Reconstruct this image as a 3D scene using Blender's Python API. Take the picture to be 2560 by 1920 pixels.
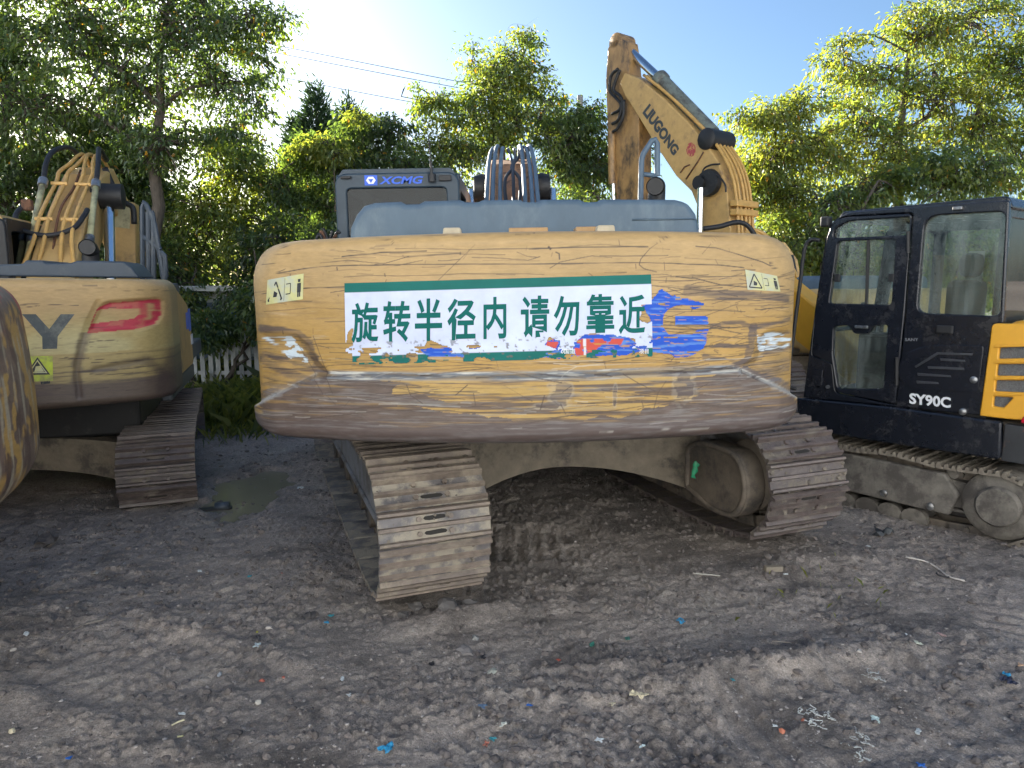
import bpy, math, random
import numpy as np
from mathutils import Vector, Matrix, Euler

for _o in list(bpy.data.objects):
    bpy.data.objects.remove(_o)
R = math.radians
scene = bpy.context.scene
col = scene.collection

# ---------------------------------------------------------------- camera
FPX = 1778.0                    # focal length in pixels of the 2560 px wide photograph
CAM_H = 1.80
PITCH = R(8.3)
cam_d = bpy.data.cameras.new('camera')
cam_d.sensor_width = 36.0
cam_d.lens = FPX / 2560.0 * 36.0
cam_d.clip_start = 0.05
cam_d.clip_end = 3000.0
cam = bpy.data.objects.new('camera', cam_d)
cam.location = (0, 0, CAM_H)
cam.rotation_euler = (R(90) - PITCH, 0, 0)
col.objects.link(cam)
scene.camera = cam

# ---------------------------------------------------------------- sky, sun, exposure
DENOISE = True
SKY_STR, SKY_GAM = 0.043, 0.9
SUN_EL, SUN_AZ = R(15.0), R(-35.0)          # azimuth from +Y, negative is towards -X
world = bpy.data.worlds.new('World')
scene.world = world
world.use_nodes = True
wn = world.node_tree
wn.nodes.clear()
sky = wn.nodes.new('ShaderNodeTexSky')
sky.sky_type = 'NISHITA'
sky.sun_disc = False
sky.sun_elevation = SUN_EL
sky.sun_rotation = SUN_AZ
sky.altitude = 0
sky.air_density = 1.0
sky.dust_density = 1.3
sky.ozone_density = 4.5
bg = wn.nodes.new('ShaderNodeBackground')
bg.inputs['Strength'].default_value = SKY_STR
wo = wn.nodes.new('ShaderNodeOutputWorld')
gam = wn.nodes.new('ShaderNodeGamma')          # evens out the glare round the low sun, the whole dome alike
gam.inputs['Gamma'].default_value = SKY_GAM
wn.links.new(sky.outputs[0], gam.inputs['Color'])
wn.links.new(gam.outputs[0], bg.inputs['Color'])
wn.links.new(bg.outputs[0], wo.inputs['Surface'])

sun_d = bpy.data.lights.new('sun', 'SUN')
sun_d.energy = 5.0
sun_d.angle = R(0.55)
sun_d.color = (1.0, 0.92, 0.78)
sun = bpy.data.objects.new('sun', sun_d)
_sv = Vector((math.sin(SUN_AZ) * math.cos(SUN_EL), math.cos(SUN_AZ) * math.cos(SUN_EL), math.sin(SUN_EL)))
sun.rotation_euler = (-_sv).to_track_quat('-Z', 'Y').to_euler()
sun.location = _sv * 60
col.objects.link(sun)

vs = scene.view_settings
vs.view_transform = 'Standard'
vs.look = 'None'
vs.exposure = 2.68
vs.gamma = 1.0
scene.cycles.max_bounces = 8
scene.cycles.transparent_max_bounces = 16
scene.cycles.transmission_bounces = 8
scene.cycles.diffuse_bounces = 4
scene.cycles.glossy_bounces = 3
scene.cycles.use_denoising = DENOISE
scene.cycles.caustics_reflective = False
scene.cycles.caustics_refractive = False

# ---------------------------------------------------------------- measuring
CP, SPI = math.cos(PITCH), math.sin(PITCH)
def ray(u, v):
    a = (u - 1280.0) / FPX
    b = (960.0 - v) / FPX
    return Vector((a, CP + b * SPI, -SPI + b * CP))
def at(u, v, Y):
    d = ray(u, v)
    t = Y / d.y
    return Vector((d.x * t, Y, CAM_H + d.z * t))
def ground_at(u, v, z=0.0):
    d = ray(u, v)
    t = (z - CAM_H) / d.z
    return Vector((d.x * t, d.y * t, z))

# ---------------------------------------------------------------- noise
def _hash(ix, iy, seed):
    h = (ix.astype(np.int64) * 374761393 + iy.astype(np.int64) * 668265263 + seed * 1442695041) & 0xFFFFFFFF
    h = ((h ^ (h >> 13)) * 1274126177) & 0xFFFFFFFF
    h = h ^ (h >> 16)
    return (h & 0xFFFFFF) / float(0xFFFFFF)
def vnoise(x, y, seed=0):
    x = np.asarray(x, float); y = np.asarray(y, float)
    x0 = np.floor(x); y0 = np.floor(y)
    fx = x - x0; fy = y - y0
    fx = fx * fx * (3 - 2 * fx); fy = fy * fy * (3 - 2 * fy)
    a = _hash(x0, y0, seed); b = _hash(x0 + 1, y0, seed)
    c = _hash(x0, y0 + 1, seed); d = _hash(x0 + 1, y0 + 1, seed)
    return (a * (1 - fx) + b * fx) * (1 - fy) + (c * (1 - fx) + d * fx) * fy
def fbm(x, y, octv=4, seed=0, gain=0.5):
    s = 0; a = 1.0; t = 0
    for i in range(octv):
        s = s + a * vnoise(x * 2 ** i + 17.3 * i, y * 2 ** i - 9.1 * i, seed + i)
        t += a; a *= gain
    return s / t
def sstep(a, b, x):
    t = np.clip((x - a) / (b - a), 0, 1)
    return t * t * (3 - 2 * t)
def pip(x, z, poly):
    inside = np.zeros(x.shape, bool)
    n = len(poly)
    for i in range(n):
        x1, z1 = poly[i]; x2, z2 = poly[(i + 1) % n]
        if z1 == z2: continue
        c = ((z1 > z) != (z2 > z)) & (x < (x2 - x1) * (z - z1) / (z2 - z1) + x1)
        inside ^= c
    return inside
def seg_dist(x, z, pts):
    d = np.full(x.shape, 1e9)
    for (x1, z1), (x2, z2) in zip(pts[:-1], pts[1:]):
        vx, vz = x2 - x1, z2 - z1
        L = vx * vx + vz * vz + 1e-12
        t = np.clip(((x - x1) * vx + (z - z1) * vz) / L, 0, 1)
        d = np.minimum(d, np.hypot(x - x1 - t * vx, z - z1 - t * vz))
    return d

# ---------------------------------------------------------------- materials
def _principled(m):
    return next(n for n in m.node_tree.nodes if n.type == 'BSDF_PRINCIPLED')
def mat(name, base, rough=0.6, metal=0.0, dirt=None, dirt_scale=6.0, dirt_lo=0.45, dirt_hi=0.65, var=0.15,
        bump=0.0, bump_scale=40.0, stretch=(1, 1, 1), rough2=None, spec=0.5, attr=None, objrand=0.0, dirt_amt=1.0):
    m = bpy.data.materials.new(name)
    m.use_nodes = True
    nt = m.node_tree; N = nt.nodes; L = nt.links
    p = _principled(m)
    p.inputs['Roughness'].default_value = rough
    p.inputs['Metallic'].default_value = metal
    p.inputs['Specular IOR Level'].default_value = spec
    tc = N.new('ShaderNodeTexCoord')
    mp = N.new('ShaderNodeMapping'); mp.inputs['Scale'].default_value = stretch
    L.new(tc.outputs['Object'], mp.inputs['Vector'])
    if attr:
        a = N.new('ShaderNodeAttribute'); a.attribute_name = attr
        c0 = a.outputs['Color']
    else:
        r = N.new('ShaderNodeRGB'); r.outputs[0].default_value = (*base, 1)
        c0 = r.outputs[0]
    # tonal variation
    n1 = N.new('ShaderNodeTexNoise'); n1.inputs['Scale'].default_value = dirt_scale * 2.3
    n1.inputs['Detail'].default_value = 8; n1.inputs['Roughness'].default_value = 0.65
    L.new(mp.outputs[0], n1.inputs['Vector'])
    mr = N.new('ShaderNodeMapRange'); mr.inputs['From Min'].default_value = 0.3; mr.inputs['From Max'].default_value = 0.7
    mr.inputs['To Min'].default_value = 1 - var; mr.inputs['To Max'].default_value = 1 + var
    L.new(n1.outputs['Fac'], mr.inputs['Value'])
    mx = N.new('ShaderNodeVectorMath'); mx.operation = 'SCALE'
    L.new(c0, mx.inputs[0]); L.new(mr.outputs[0], mx.inputs['Scale'])
    out = mx.outputs[0]
    if objrand:
        oi = N.new('ShaderNodeObjectInfo')
        m2 = N.new('ShaderNodeMapRange'); m2.inputs['To Min'].default_value = 1 - objrand; m2.inputs['To Max'].default_value = 1 + objrand
        L.new(oi.outputs['Random'], m2.inputs['Value'])
        s2 = N.new('ShaderNodeVectorMath'); s2.operation = 'SCALE'
        L.new(out, s2.inputs[0]); L.new(m2.outputs[0], s2.inputs['Scale'])
        out = s2.outputs[0]
    if dirt:
        n2 = N.new('ShaderNodeTexNoise'); n2.inputs['Scale'].default_value = dirt_scale
        n2.inputs['Detail'].default_value = 10; n2.inputs['Roughness'].default_value = 0.7
        if objrand:
            ad = N.new('ShaderNodeVectorMath'); ad.operation = 'ADD'
            cm = N.new('ShaderNodeCombineXYZ'); ml = N.new('ShaderNodeMath'); ml.operation = 'MULTIPLY'; ml.inputs[1].default_value = 50
            L.new(oi.outputs['Random'], ml.inputs[0]); L.new(ml.outputs[0], cm.inputs[0]); L.new(ml.outputs[0], cm.inputs[1])
            L.new(mp.outputs[0], ad.inputs[0]); L.new(cm.outputs[0], ad.inputs[1]); L.new(ad.outputs[0], n2.inputs['Vector'])
        else:
            L.new(mp.outputs[0], n2.inputs['Vector'])
        rm = N.new('ShaderNodeMapRange'); rm.interpolation_type = 'SMOOTHSTEP'
        rm.inputs['From Min'].default_value = dirt_lo; rm.inputs['From Max'].default_value = dirt_hi
        rm.inputs['To Max'].default_value = dirt_amt
        L.new(n2.outputs['Fac'], rm.inputs['Value'])
        mc = N.new('ShaderNodeMix'); mc.data_type = 'RGBA'
        L.new(rm.outputs[0], mc.inputs['Factor']); L.new(out, mc.inputs['A'])
        mc.inputs['B'].default_value = (*dirt, 1)
        out = mc.outputs['Result']
        if rough2 is not None:
            r2 = N.new('ShaderNodeMapRange'); r2.inputs['To Min'].default_value = rough; r2.inputs['To Max'].default_value = rough2
            L.new(rm.outputs[0], r2.inputs['Value']); L.new(r2.outputs[0], p.inputs['Roughness'])
    L.new(out, p.inputs['Base Color'])
    if bump:
        n3 = N.new('ShaderNodeTexNoise'); n3.inputs['Scale'].default_value = bump_scale
        n3.inputs['Detail'].default_value = 6; n3.inputs['Roughness'].default_value = 0.65
        L.new(mp.outputs[0], n3.inputs['Vector'])
        b = N.new('ShaderNodeBump'); b.inputs['Strength'].default_value = bump; b.inputs['Distance'].default_value = 0.01
        L.new(n3.outputs['Fac'], b.inputs['Height']); L.new(b.outputs[0], p.inputs['Normal'])
    return m
def glass_mat(name, tint=(0.75, 0.82, 0.8), dirt=0.12, dirt_sheen_col=(0.35, 0.34, 0.3), ior=1.75):  # the diffuse dirt layer also carries the sheen painted on the side panes
    m = bpy.data.materials.new(name); m.use_nodes = True
    nt = m.node_tree; N = nt.nodes; L = nt.links
    N.clear()
    o = N.new('ShaderNodeOutputMaterial')
    tr = N.new('ShaderNodeBsdfTransparent'); tr.inputs[0].default_value = (*tint, 1)
    gl = N.new('ShaderNodeBsdfGlossy'); gl.inputs['Roughness'].default_value = 0.03
    fr = N.new('ShaderNodeFresnel'); fr.inputs['IOR'].default_value = ior
    m1 = N.new('ShaderNodeMixShader')
    L.new(fr.outputs[0], m1.inputs[0]); L.new(tr.outputs[0], m1.inputs[1]); L.new(gl.outputs[0], m1.inputs[2])
    df = N.new('ShaderNodeBsdfDiffuse'); df.inputs[0].default_value = (*dirt_sheen_col, 1)
    tc = N.new('ShaderNodeTexCoord'); mp = N.new('ShaderNodeMapping'); mp.inputs['Scale'].default_value = (9, 9, 1.2)
    n = N.new('ShaderNodeTexNoise'); n.inputs['Scale'].default_value = 1.6; n.inputs['Detail'].default_value = 8; n.inputs['Roughness'].default_value = 0.7
    L.new(tc.outputs['Object'], mp.inputs[0]); L.new(mp.outputs[0], n.inputs['Vector'])
    r = N.new('ShaderNodeMapRange'); r.inputs['From Min'].default_value = 0.4; r.inputs['From Max'].default_value = 0.75
    r.inputs['To Min'].default_value = dirt * 0.3; r.inputs['To Max'].default_value = dirt * 2.2
    L.new(n.outputs['Fac'], r.inputs['Value'])
    m2 = N.new('ShaderNodeMixShader')
    L.new(r.outputs[0], m2.inputs[0]); L.new(m1.outputs[0], m2.inputs[1]); L.new(df.outputs[0], m2.inputs[2])
    L.new(m2.outputs[0], o.inputs['Surface'])
    return m

MUD = (0.115, 0.098, 0.085)
MUD_L = (0.26, 0.225, 0.18)
M = {}
M['paint'] = mat('worn_yellow_paint', (0.5, 0.3, 0.06), 0.5, attr='paint', var=0.13, dirt_scale=14, bump=0.18, bump_scale=30, stretch=(0.5, 1, 2.2))
M['yellow'] = mat('dusty_yellow_paint', (0.52, 0.33, 0.12), 0.5, dirt=(0.22, 0.14, 0.08), dirt_scale=3.5, dirt_lo=0.52, dirt_hi=0.75, var=0.12, bump=0.06)
M['yellow_new'] = mat('clean_yellow_paint', (0.72, 0.36, 0.03), 0.38, dirt=(0.3, 0.2, 0.1), dirt_scale=4, dirt_lo=0.6, dirt_hi=0.9, var=0.06)
M['pipe_yellow'] = mat('pipe_yellow_paint', (0.55, 0.325, 0.095), 0.45, dirt=(0.25, 0.15, 0.07), dirt_scale=5, dirt_lo=0.55, dirt_hi=0.8)
M['boom_rust'] = mat('sun_faded_orange_boom', (0.42, 0.22, 0.12), 0.7, dirt=(0.10, 0.06, 0.045), dirt_scale=4, dirt_lo=0.5, dirt_hi=0.68, var=0.2, bump=0.1, stretch=(2, 2, 0.6))
M['oily'] = mat('oily_stained_paint', (0.36, 0.21, 0.08), 0.45, dirt=(0.06, 0.042, 0.03), dirt_scale=3.0, dirt_lo=0.45, dirt_hi=0.68, var=0.25, bump=0.1, stretch=(1.2, 1.2, 0.7))
M['cab_grey'] = mat('dark_slate_cab_paint', (0.022, 0.040, 0.058), 0.5, dirt=(0.05, 0.072, 0.09), dirt_scale=4, dirt_lo=0.5, dirt_hi=0.8, var=0.1)
M['grey_blue'] = mat('weathered_grey_blue_paint', (0.072, 0.112, 0.155), 0.55, dirt=(0.15, 0.20, 0.235), dirt_scale=3.0, dirt_lo=0.48, dirt_hi=0.72, var=0.12, bump=0.05, stretch=(1, 1, 0.45), dirt_amt=0.7)
M['dark_blue'] = mat('dark_slate_plastic', (0.045, 0.06, 0.08), 0.5, dirt=(0.12, 0.125, 0.12), dirt_scale=5, dirt_lo=0.5, dirt_hi=0.8, var=0.1)
M['black_paint'] = mat('glossy_black_paint', (0.010, 0.012, 0.018), 0.24, dirt=(0.085, 0.08, 0.075), dirt_scale=7, dirt_lo=0.50, dirt_hi=0.85, rough2=0.6, var=0.1, dirt_amt=0.6)
M['black'] = mat('black_rubber', (0.014, 0.014, 0.015), 0.55, dirt=(0.07, 0.062, 0.055), dirt_scale=9, dirt_lo=0.55, dirt_hi=0.8)
M['chrome'] = mat('chromed_rod', (0.62, 0.64, 0.66), 0.16, metal=1.0, var=0.05)
M['steel'] = mat('dull_steel', (0.30, 0.31, 0.32), 0.4, metal=0.8, dirt=(0.12, 0.10, 0.085), dirt_scale=8)
M['rust'] = mat('brown_rust', (0.16, 0.075, 0.04), 0.85, dirt=(0.06, 0.035, 0.025), dirt_scale=9, var=0.3, bump=0.3)
M['shoe'] = mat('muddy_track_steel', (0.115, 0.105, 0.105), 0.5, dirt=(0.29, 0.255, 0.20), dirt_scale=5.5, dirt_lo=0.43, dirt_hi=0.58, var=0.3, bump=0.5, bump_scale=35, objrand=0.18, rough2=0.9)
M['shoe_edge'] = mat('worn_rusty_grouser', (0.155, 0.122, 0.098), 0.6, dirt=(0.27, 0.225, 0.17), dirt_scale=7, dirt_lo=0.45, dirt_hi=0.7, var=0.3, bump=0.3, objrand=0.18, rough2=0.9)
M['shoe_wet'] = mat('wet_muddy_track_steel', (0.085, 0.07, 0.066), 0.45, dirt=(0.17, 0.145, 0.115), dirt_scale=6, dirt_lo=0.47, dirt_hi=0.62, var=0.35, bump=0.9, bump_scale=45, objrand=0.2, rough2=0.85)
M['shoe_wet_edge'] = mat('wet_grouser_edge', (0.10, 0.078, 0.07), 0.38, dirt=(0.17, 0.145, 0.12), dirt_scale=7, dirt_lo=0.5, dirt_hi=0.7, var=0.3, bump=0.4, objrand=0.2, rough2=0.85)
M['frame_mud'] = mat('muddy_grey_frame', (0.15, 0.135, 0.115), 0.8, dirt=(0.075, 0.066, 0.058), dirt_scale=5, dirt_lo=0.45, dirt_hi=0.6, var=0.3, bump=0.6, bump_scale=28)
M['frame_dust'] = mat('dusty_brown_frame', (0.21, 0.175, 0.13), 0.85, dirt=(0.09, 0.078, 0.064), dirt_scale=3.5, dirt_lo=0.47, dirt_hi=0.62, var=0.25, bump=0.5, bump_scale=25)
M['frame'] = mat('mud_caked_frame', (0.13, 0.105, 0.08), 0.75, dirt=(0.055, 0.048, 0.043), dirt_scale=3, dirt_lo=0.46, dirt_hi=0.62, var=0.25, bump=0.4, bump_scale=25)
M['frame_grey'] = mat('grey_track_frame', (0.21, 0.21, 0.215), 0.6, dirt=(0.11, 0.094, 0.08), dirt_scale=3.2, dirt_lo=0.45, dirt_hi=0.62, var=0.15, bump=0.25)
M['mud'] = mat('dried_mud', (0.18, 0.155, 0.125), 0.95, dirt=(0.09, 0.077, 0.066), dirt_scale=9, var=0.25, bump=0.8, bump_scale=30)
M['hole'] = mat('dark_slot', (0.02, 0.018, 0.016), 0.9)
M['glass'] = glass_mat('cab_glass', (0.90, 0.95, 0.92), 0.05)
M['glass_dark'] = glass_mat('dark_cab_glass', (0.22, 0.29, 0.31), 0.006, ior=1.35)
M['glass_sheen'] = glass_mat('painted_sheen_cab_glass', (0.88, 0.94, 0.91), 0.15, (.42, .48, .46))  # pale teal reflection painted in as a streaky diffuse film
M['white_txt'] = mat('white_lettering', (0.75, 0.76, 0.78), 0.5, var=0.05)
M['blue_txt'] = mat('blue_lettering', (0.015, 0.10, 0.60), 0.45, var=0.1)
M['dark_txt'] = mat('charcoal_lettering', (0.045, 0.055, 0.06), 0.5, dirt=(0.2, 0.14, 0.06), dirt_scale=10, dirt_lo=0.6, dirt_hi=0.8)
M['green_txt'] = mat('green_banner_ink', (0.0, 0.105, 0.092), 0.6, var=0.06, spec=0.2)
M['red_txt'] = mat('red_decal', (0.42, 0.02, 0.03), 0.5, var=0.1)

# ---------------------------------------------------------------- mesh building
class MB:
    def __init__(s):
        s.v = []; s.f = []; s.m = []; s.cur = 0
    def add(s, verts, faces):
        b = len(s.v)
        s.v.extend([tuple(p) for p in verts])
        for f in faces:
            s.f.append(tuple(b + i for i in f)); s.m.append(s.cur)
    def box(s, lo, hi, M4=None):
        x0, y0, z0 = lo; x1, y1, z1 = hi
        P = [Vector(p) for p in ((x0, y0, z0), (x1, y0, z0), (x1, y1, z0), (x0, y1, z0), (x0, y0, z1), (x1, y0, z1), (x1, y1, z1), (x0, y1, z1))]
        if M4 is not None: P = [M4 @ p for p in P]
        s.add(P, [(0, 3, 2, 1), (4, 5, 6, 7), (0, 1, 5, 4), (1, 2, 6, 5), (2, 3, 7, 6), (3, 0, 4, 7)])
    def tube(s, pts, r, n=8, cap=True, rs=None):
        pts = [Vector(p) for p in pts]
        rings = []
        prev = None
        for i, p in enumerate(pts):
            if i == 0: d = pts[1] - p
            elif i == len(pts) - 1: d = p - pts[i - 1]
            else: d = (pts[i + 1] - p).normalized() + (p - pts[i - 1]).normalized()
            d = d.normalized() if d.length > 1e-9 else Vector((0, 0, 1))
            if prev is None:
                a = d.orthogonal().normalized()
            else:
                a = (prev - d * prev.dot(d))
                a = a.normalized() if a.length > 1e-6 else d.orthogonal().normalized()
            prev = a
            b = d.cross(a)
            rr = rs[i] if rs else r
            rings.append([p + (a * math.cos(2 * math.pi * k / n) + b * math.sin(2 * math.pi * k / n)) * rr for k in range(n)])
        V = [q for rg in rings for q in rg]
        F = []
        for i in range(len(rings) - 1):
            for k in range(n):
                k2 = (k + 1) % n
                F.append((i * n + k, i * n + k2, (i + 1) * n + k2, (i + 1) * n + k))
        if cap:
            F.append(tuple(range(n - 1, -1, -1)))
            F.append(tuple((len(rings) - 1) * n + k for k in range(n)))
        s.add(V, F)
    def prism(s, poly, fn, lo, hi):
        """poly: 2-D outline; fn(a, b, t) -> 3-D; extruded from t=lo to t=hi"""
        n = len(poly)
        V = [fn(a, b, lo) for a, b in poly] + [fn(a, b, hi) for a, b in poly]
        F = [tuple(range(n - 1, -1, -1)), tuple(range(n, 2 * n))]
        for i in range(n):
            j = (i + 1) % n
            F.append((i, j, n + j, n + i))
        s.add(V, F)
    def lathe(s, prof, c, axis, n=24):
        """prof: (radius, offset along axis) pairs"""
        ax = Vector(axis).normalized(); a = ax.orthogonal().normalized(); b = ax.cross(a); c = Vector(c)
        V = []; F = []
        for r, o in prof:
            for k in range(n):
                t = 2 * math.pi * k / n
                V.append(c + ax * o + (a * math.cos(t) + b * math.sin(t)) * r)
        for i in range(len(prof) - 1):
            for k in range(n):
                k2 = (k + 1) % n
                F.append((i * n + k, i * n + k2, (i + 1) * n + k2, (i + 1) * n + k))
        F.append(tuple(range(n - 1, -1, -1))); F.append(tuple((len(prof) - 1) * n + k for k in range(n)))
        s.add(V, F)
    def build(s, name, mats, parent=None, smooth=False, bevel=0.0, seg=2, kind=None, fix=True):
        me = bpy.data.meshes.new(name)
        me.from_pydata(s.v, [], s.f)
        if not isinstance(mats, (list, tuple)): mats = [mats]
        for m_ in mats: me.materials.append(m_)
        if len(mats) > 1:
            me.polygons.foreach_set('material_index', s.m)
        if fix:
            import bmesh
            bm = bmesh.new(); bm.from_mesh(me)
            bmesh.ops.recalc_face_normals(bm, faces=bm.faces)
            bm.to_mesh(me); bm.free()
        return link(name, me, parent, smooth, bevel, seg, kind)
def link(name, me, parent=None, smooth=False, bevel=0.0, seg=2, kind=None):
    o = bpy.data.objects.new(name, me)
    col.objects.link(o)
    if parent is not None: o.parent = parent
    if smooth:
        me.polygons.foreach_set('use_smooth', [True] * len(me.polygons))
        if smooth == 'angle':
            me.set_sharp_from_angle(angle=R(38))
    if bevel:
        b = o.modifiers.new('bevel', 'BEVEL'); b.width = bevel; b.segments = seg; b.limit_method = 'ANGLE'; b.angle_limit = R(35)
        b.harden_normals = False
    if kind: o['kind'] = kind
    return o
def tag(o, label, cat, group=None):
    o['label'] = label; o['category'] = cat
    if group: o['group'] = group
    return o
def empty(name, loc, rot=(0, 0, 0)):
    o = bpy.data.objects.new(name, None)
    o.empty_display_size = 0.3
    col.objects.link(o)
    o.location = loc; o.rotation_euler = rot
    return o
def np_mesh(name, V, F, mats, attrs=None, smooth=True, tri=False):
    """V (n,3), F (m,k) arrays of one polygon size; attrs {name: (n,3) colours or (n,) floats}"""
    me = bpy.data.meshes.new(name)
    n, m_ = len(V), len(F); k = F.shape[1]
    me.vertices.add(n); me.vertices.foreach_set('co', np.ascontiguousarray(V, np.float32).ravel())
    me.loops.add(m_ * k); me.loops.foreach_set('vertex_index', np.ascontiguousarray(F, np.int32).ravel())
    me.polygons.add(m_)
    me.polygons.foreach_set('loop_start', np.arange(0, m_ * k, k, dtype=np.int32))
    me.polygons.foreach_set('loop_total', np.full(m_, k, np.int32))
    me.polygons.foreach_set('use_smooth', np.full(m_, smooth, bool))
    for a, d in (attrs or {}).items():
        d = np.asarray(d, np.float32)
        if d.ndim == 1:
            at_ = me.attributes.new(a, 'FLOAT', 'POINT'); at_.data.foreach_set('value', d)
        else:
            c4 = np.ones((n, 4), np.float32); c4[:, :3] = d
            at_ = me.attributes.new(a, 'FLOAT_COLOR', 'POINT'); at_.data.foreach_set('color', c4.ravel())
    for mm in (mats if isinstance(mats, (list, tuple)) else [mats]): me.materials.append(mm)
    me.update(calc_edges=True); me.validate()
    return me
def grid_faces(nr, nc):
    i = np.arange((nr - 1) * (nc - 1)); r = i // (nc - 1); c = i % (nc - 1)
    a = r * nc + c
    return np.stack([a, a + 1, a + nc + 1, a + nc], 1)
def rounded(pts, rad, n=5):
    """2-D polygon with rounded corners; rad a number or one per corner"""
    out = []; k = len(pts)
    for i in range(k):
        p = Vector(pts[i]).to_2d(); a = Vector(pts[i - 1]).to_2d(); b = Vector(pts[(i + 1) % k]).to_2d()
        r = rad[i] if isinstance(rad, (list, tuple)) else rad
        if r <= 0: out.append((p.x, p.y)); continue
        da = (a - p); db = (b - p); r1 = min(r, da.length * 0.48, db.length * 0.48)
        s_, e_ = p + da.normalized() * r1, p + db.normalized() * r1
        for j in range(n + 1):
            t = j / n
            q = s_ * (1 - t) ** 2 + p * 2 * t * (1 - t) + e_ * t * t
            out.append((q.x, q.y))
    return out
def panel_mesh(name, outer, holes, thick, bev=0.0):
    """flat plate with holes in the (x, y) plane, z = -thick/2..thick/2"""
    cu = bpy.data.curves.new(name, 'CURVE'); cu.dimensions = '2D'; cu.fill_mode = 'BOTH'
    cu.extrude = max(thick / 2 - bev, 1e-4); cu.bevel_depth = bev; cu.bevel_resolution = 1
    if bev: cu.offset = -bev
    for poly in [outer] + list(holes):
        sp = cu.splines.new('POLY'); sp.points.add(len(poly) - 1); sp.use_cyclic_u = True
        for i, (a, b) in enumerate(poly): sp.points[i].co = (a, b, 0, 1)
    ob = bpy.data.objects.new(name, cu); col.objects.link(ob)
    dg = bpy.context.evaluated_depsgraph_get()
    me = bpy.data.meshes.new_from_object(ob.evaluated_get(dg))
    bpy.data.objects.remove(ob); bpy.data.curves.remove(cu)
    return me
def panel(name, outer, holes, thick, fn, m, parent, bev=0.004):
    """fn(a, b, t) -> 3-D local point"""
    me = panel_mesh(name, outer, holes, thick, bev)
    for v in me.vertices: v.co = fn(v.co.x, v.co.y, v.co.z)
    me.materials.clear(); me.materials.append(m)
    me.update()
    return link(name, me, parent)
_txt = {}
def text_verts(s, off=0.0, res=3, shear=0.0):
    key = (s, off, res, shear)
    if key in _txt: return _txt[key]
    cu = bpy.data.curves.new('t', 'FONT'); cu.body = s; cu.offset = off; cu.resolution_u = res; cu.shear = shear
    ob = bpy.data.objects.new('t', cu); col.objects.link(ob)
    dg = bpy.context.evaluated_depsgraph_get()
    me = bpy.data.meshes.new_from_object(ob.evaluated_get(dg))
    V = np.array([tuple(v.co)[:2] for v in me.vertices]); F = [tuple(p.vertices) for p in me.polygons]
    bpy.data.objects.remove(ob); bpy.data.curves.remove(cu); bpy.data.meshes.remove(me)
    lo, hi = V.min(0), V.max(0)
    _txt[key] = ((V - lo) / (hi - lo), F)
    return _txt[key]
def lettering(name, s, fn, m, parent, off=0.02, shear=0.0):
    """fn(a, b) with a, b in 0..1 over the text's box -> 3-D local point"""
    V, F = text_verts(s, off, 3, shear)
    b = MB(); b.add([fn(p[0], p[1]) for p in V], F)
    return b.build(name, m, parent, fix=False)
def bez(pts, n=6):
    """smooth curve through points (Catmull-Rom)"""
    P = [Vector(p) for p in pts]; P = [P[0] * 2 - P[1]] + P + [P[-1] * 2 - P[-2]]
    out = []
    for i in range(1, len(P) - 2):
        for k in range(n):
            t = k / n
            a, b, c, d = P[i - 1], P[i], P[i + 1], P[i + 2]
            out.append(0.5 * ((2 * b) + (c - a) * t + (2 * a - 5 * b + 4 * c - d) * t * t + (3 * b - a - 3 * c + d) * t ** 3))
    out.append(P[-2])
    return out

# ================================================================ ground
def _g(x, y, cx, cy, sx, sy, rot=0.0):
    c, s = math.cos(rot), math.sin(rot)
    a = (x - cx) * c + (y - cy) * s; b = -(x - cx) * s + (y - cy) * c
    return np.exp(-(a / sx) ** 2 - (b / sy) ** 2)
def clod_mask(x, y):
    m = 0.95 * _g(x, y, -1.35, 3.75, 0.42, 0.45, 0.4)
    m += 0.8 * _g(x, y, -0.95, 4.6, 0.35, 0.5)
    m += 0.9 * _g(x, y, -2.6, 3.7, 0.55, 0.6)
    m += 0.8 * _g(x, y, -3.1, 4.8, 0.9, 0.5)
    m += 1.0 * _g(x, y, 1.25, 3.12, 0.62, 0.20, 0.28)
    m += 0.8 * _g(x, y, 1.75, 3.9, 0.30, 0.35)
    m += 0.7 * _g(x, y, 0.35, 3.85, 0.55, 0.22)
    m += 0.55 * _g(x, y, -0.1, 2.95, 0.9, 0.16, 0.15)
    m += 0.5 * _g(x, y, -0.6, 2.65, 0.6, 0.14, 0.3)
    m += 0.6 * _g(x, y, 2.0, 2.9, 0.7, 0.25, 0.2)
    m += 0.6 * _g(x, y, 2.6, 4.6, 0.8, 0.4, 0.2)
    m += 0.7 * _g(x, y, 0.3, 6.0, 1.5, 1.6)
    m += 0.6 * _g(x, y, -1.8, 7.3, 1.0, 1.2)
    n = fbm(x * 1.7 + 5, y * 1.7, 4, 11)
    m += 0.8 * sstep(0.60, 0.72, n)
    return np.clip(m, 0, 1.15)
def puddle_mask(x, y):
    wob = 0.35 * (fbm(x * 2.1, y * 2.1, 4, 71) - 0.5)
    a = np.sqrt(((x + 2.28 + 0.10 * (y - 6)) / 0.34) ** 2 + ((y - 6.05) / 0.85) ** 2) + wob * 3.2 + 0.8 * (fbm(x * 6, y * 5, 3, 73) - 0.5)
    b = np.sqrt(((x - 3.55) / 0.55) ** 2 + ((y - 3.75) / 0.22) ** 2) + wob * 2
    return np.clip(sstep(1.1, 0.75, a), 0, 1), np.clip(sstep(1.1, 0.75, b), 0, 1)
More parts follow.
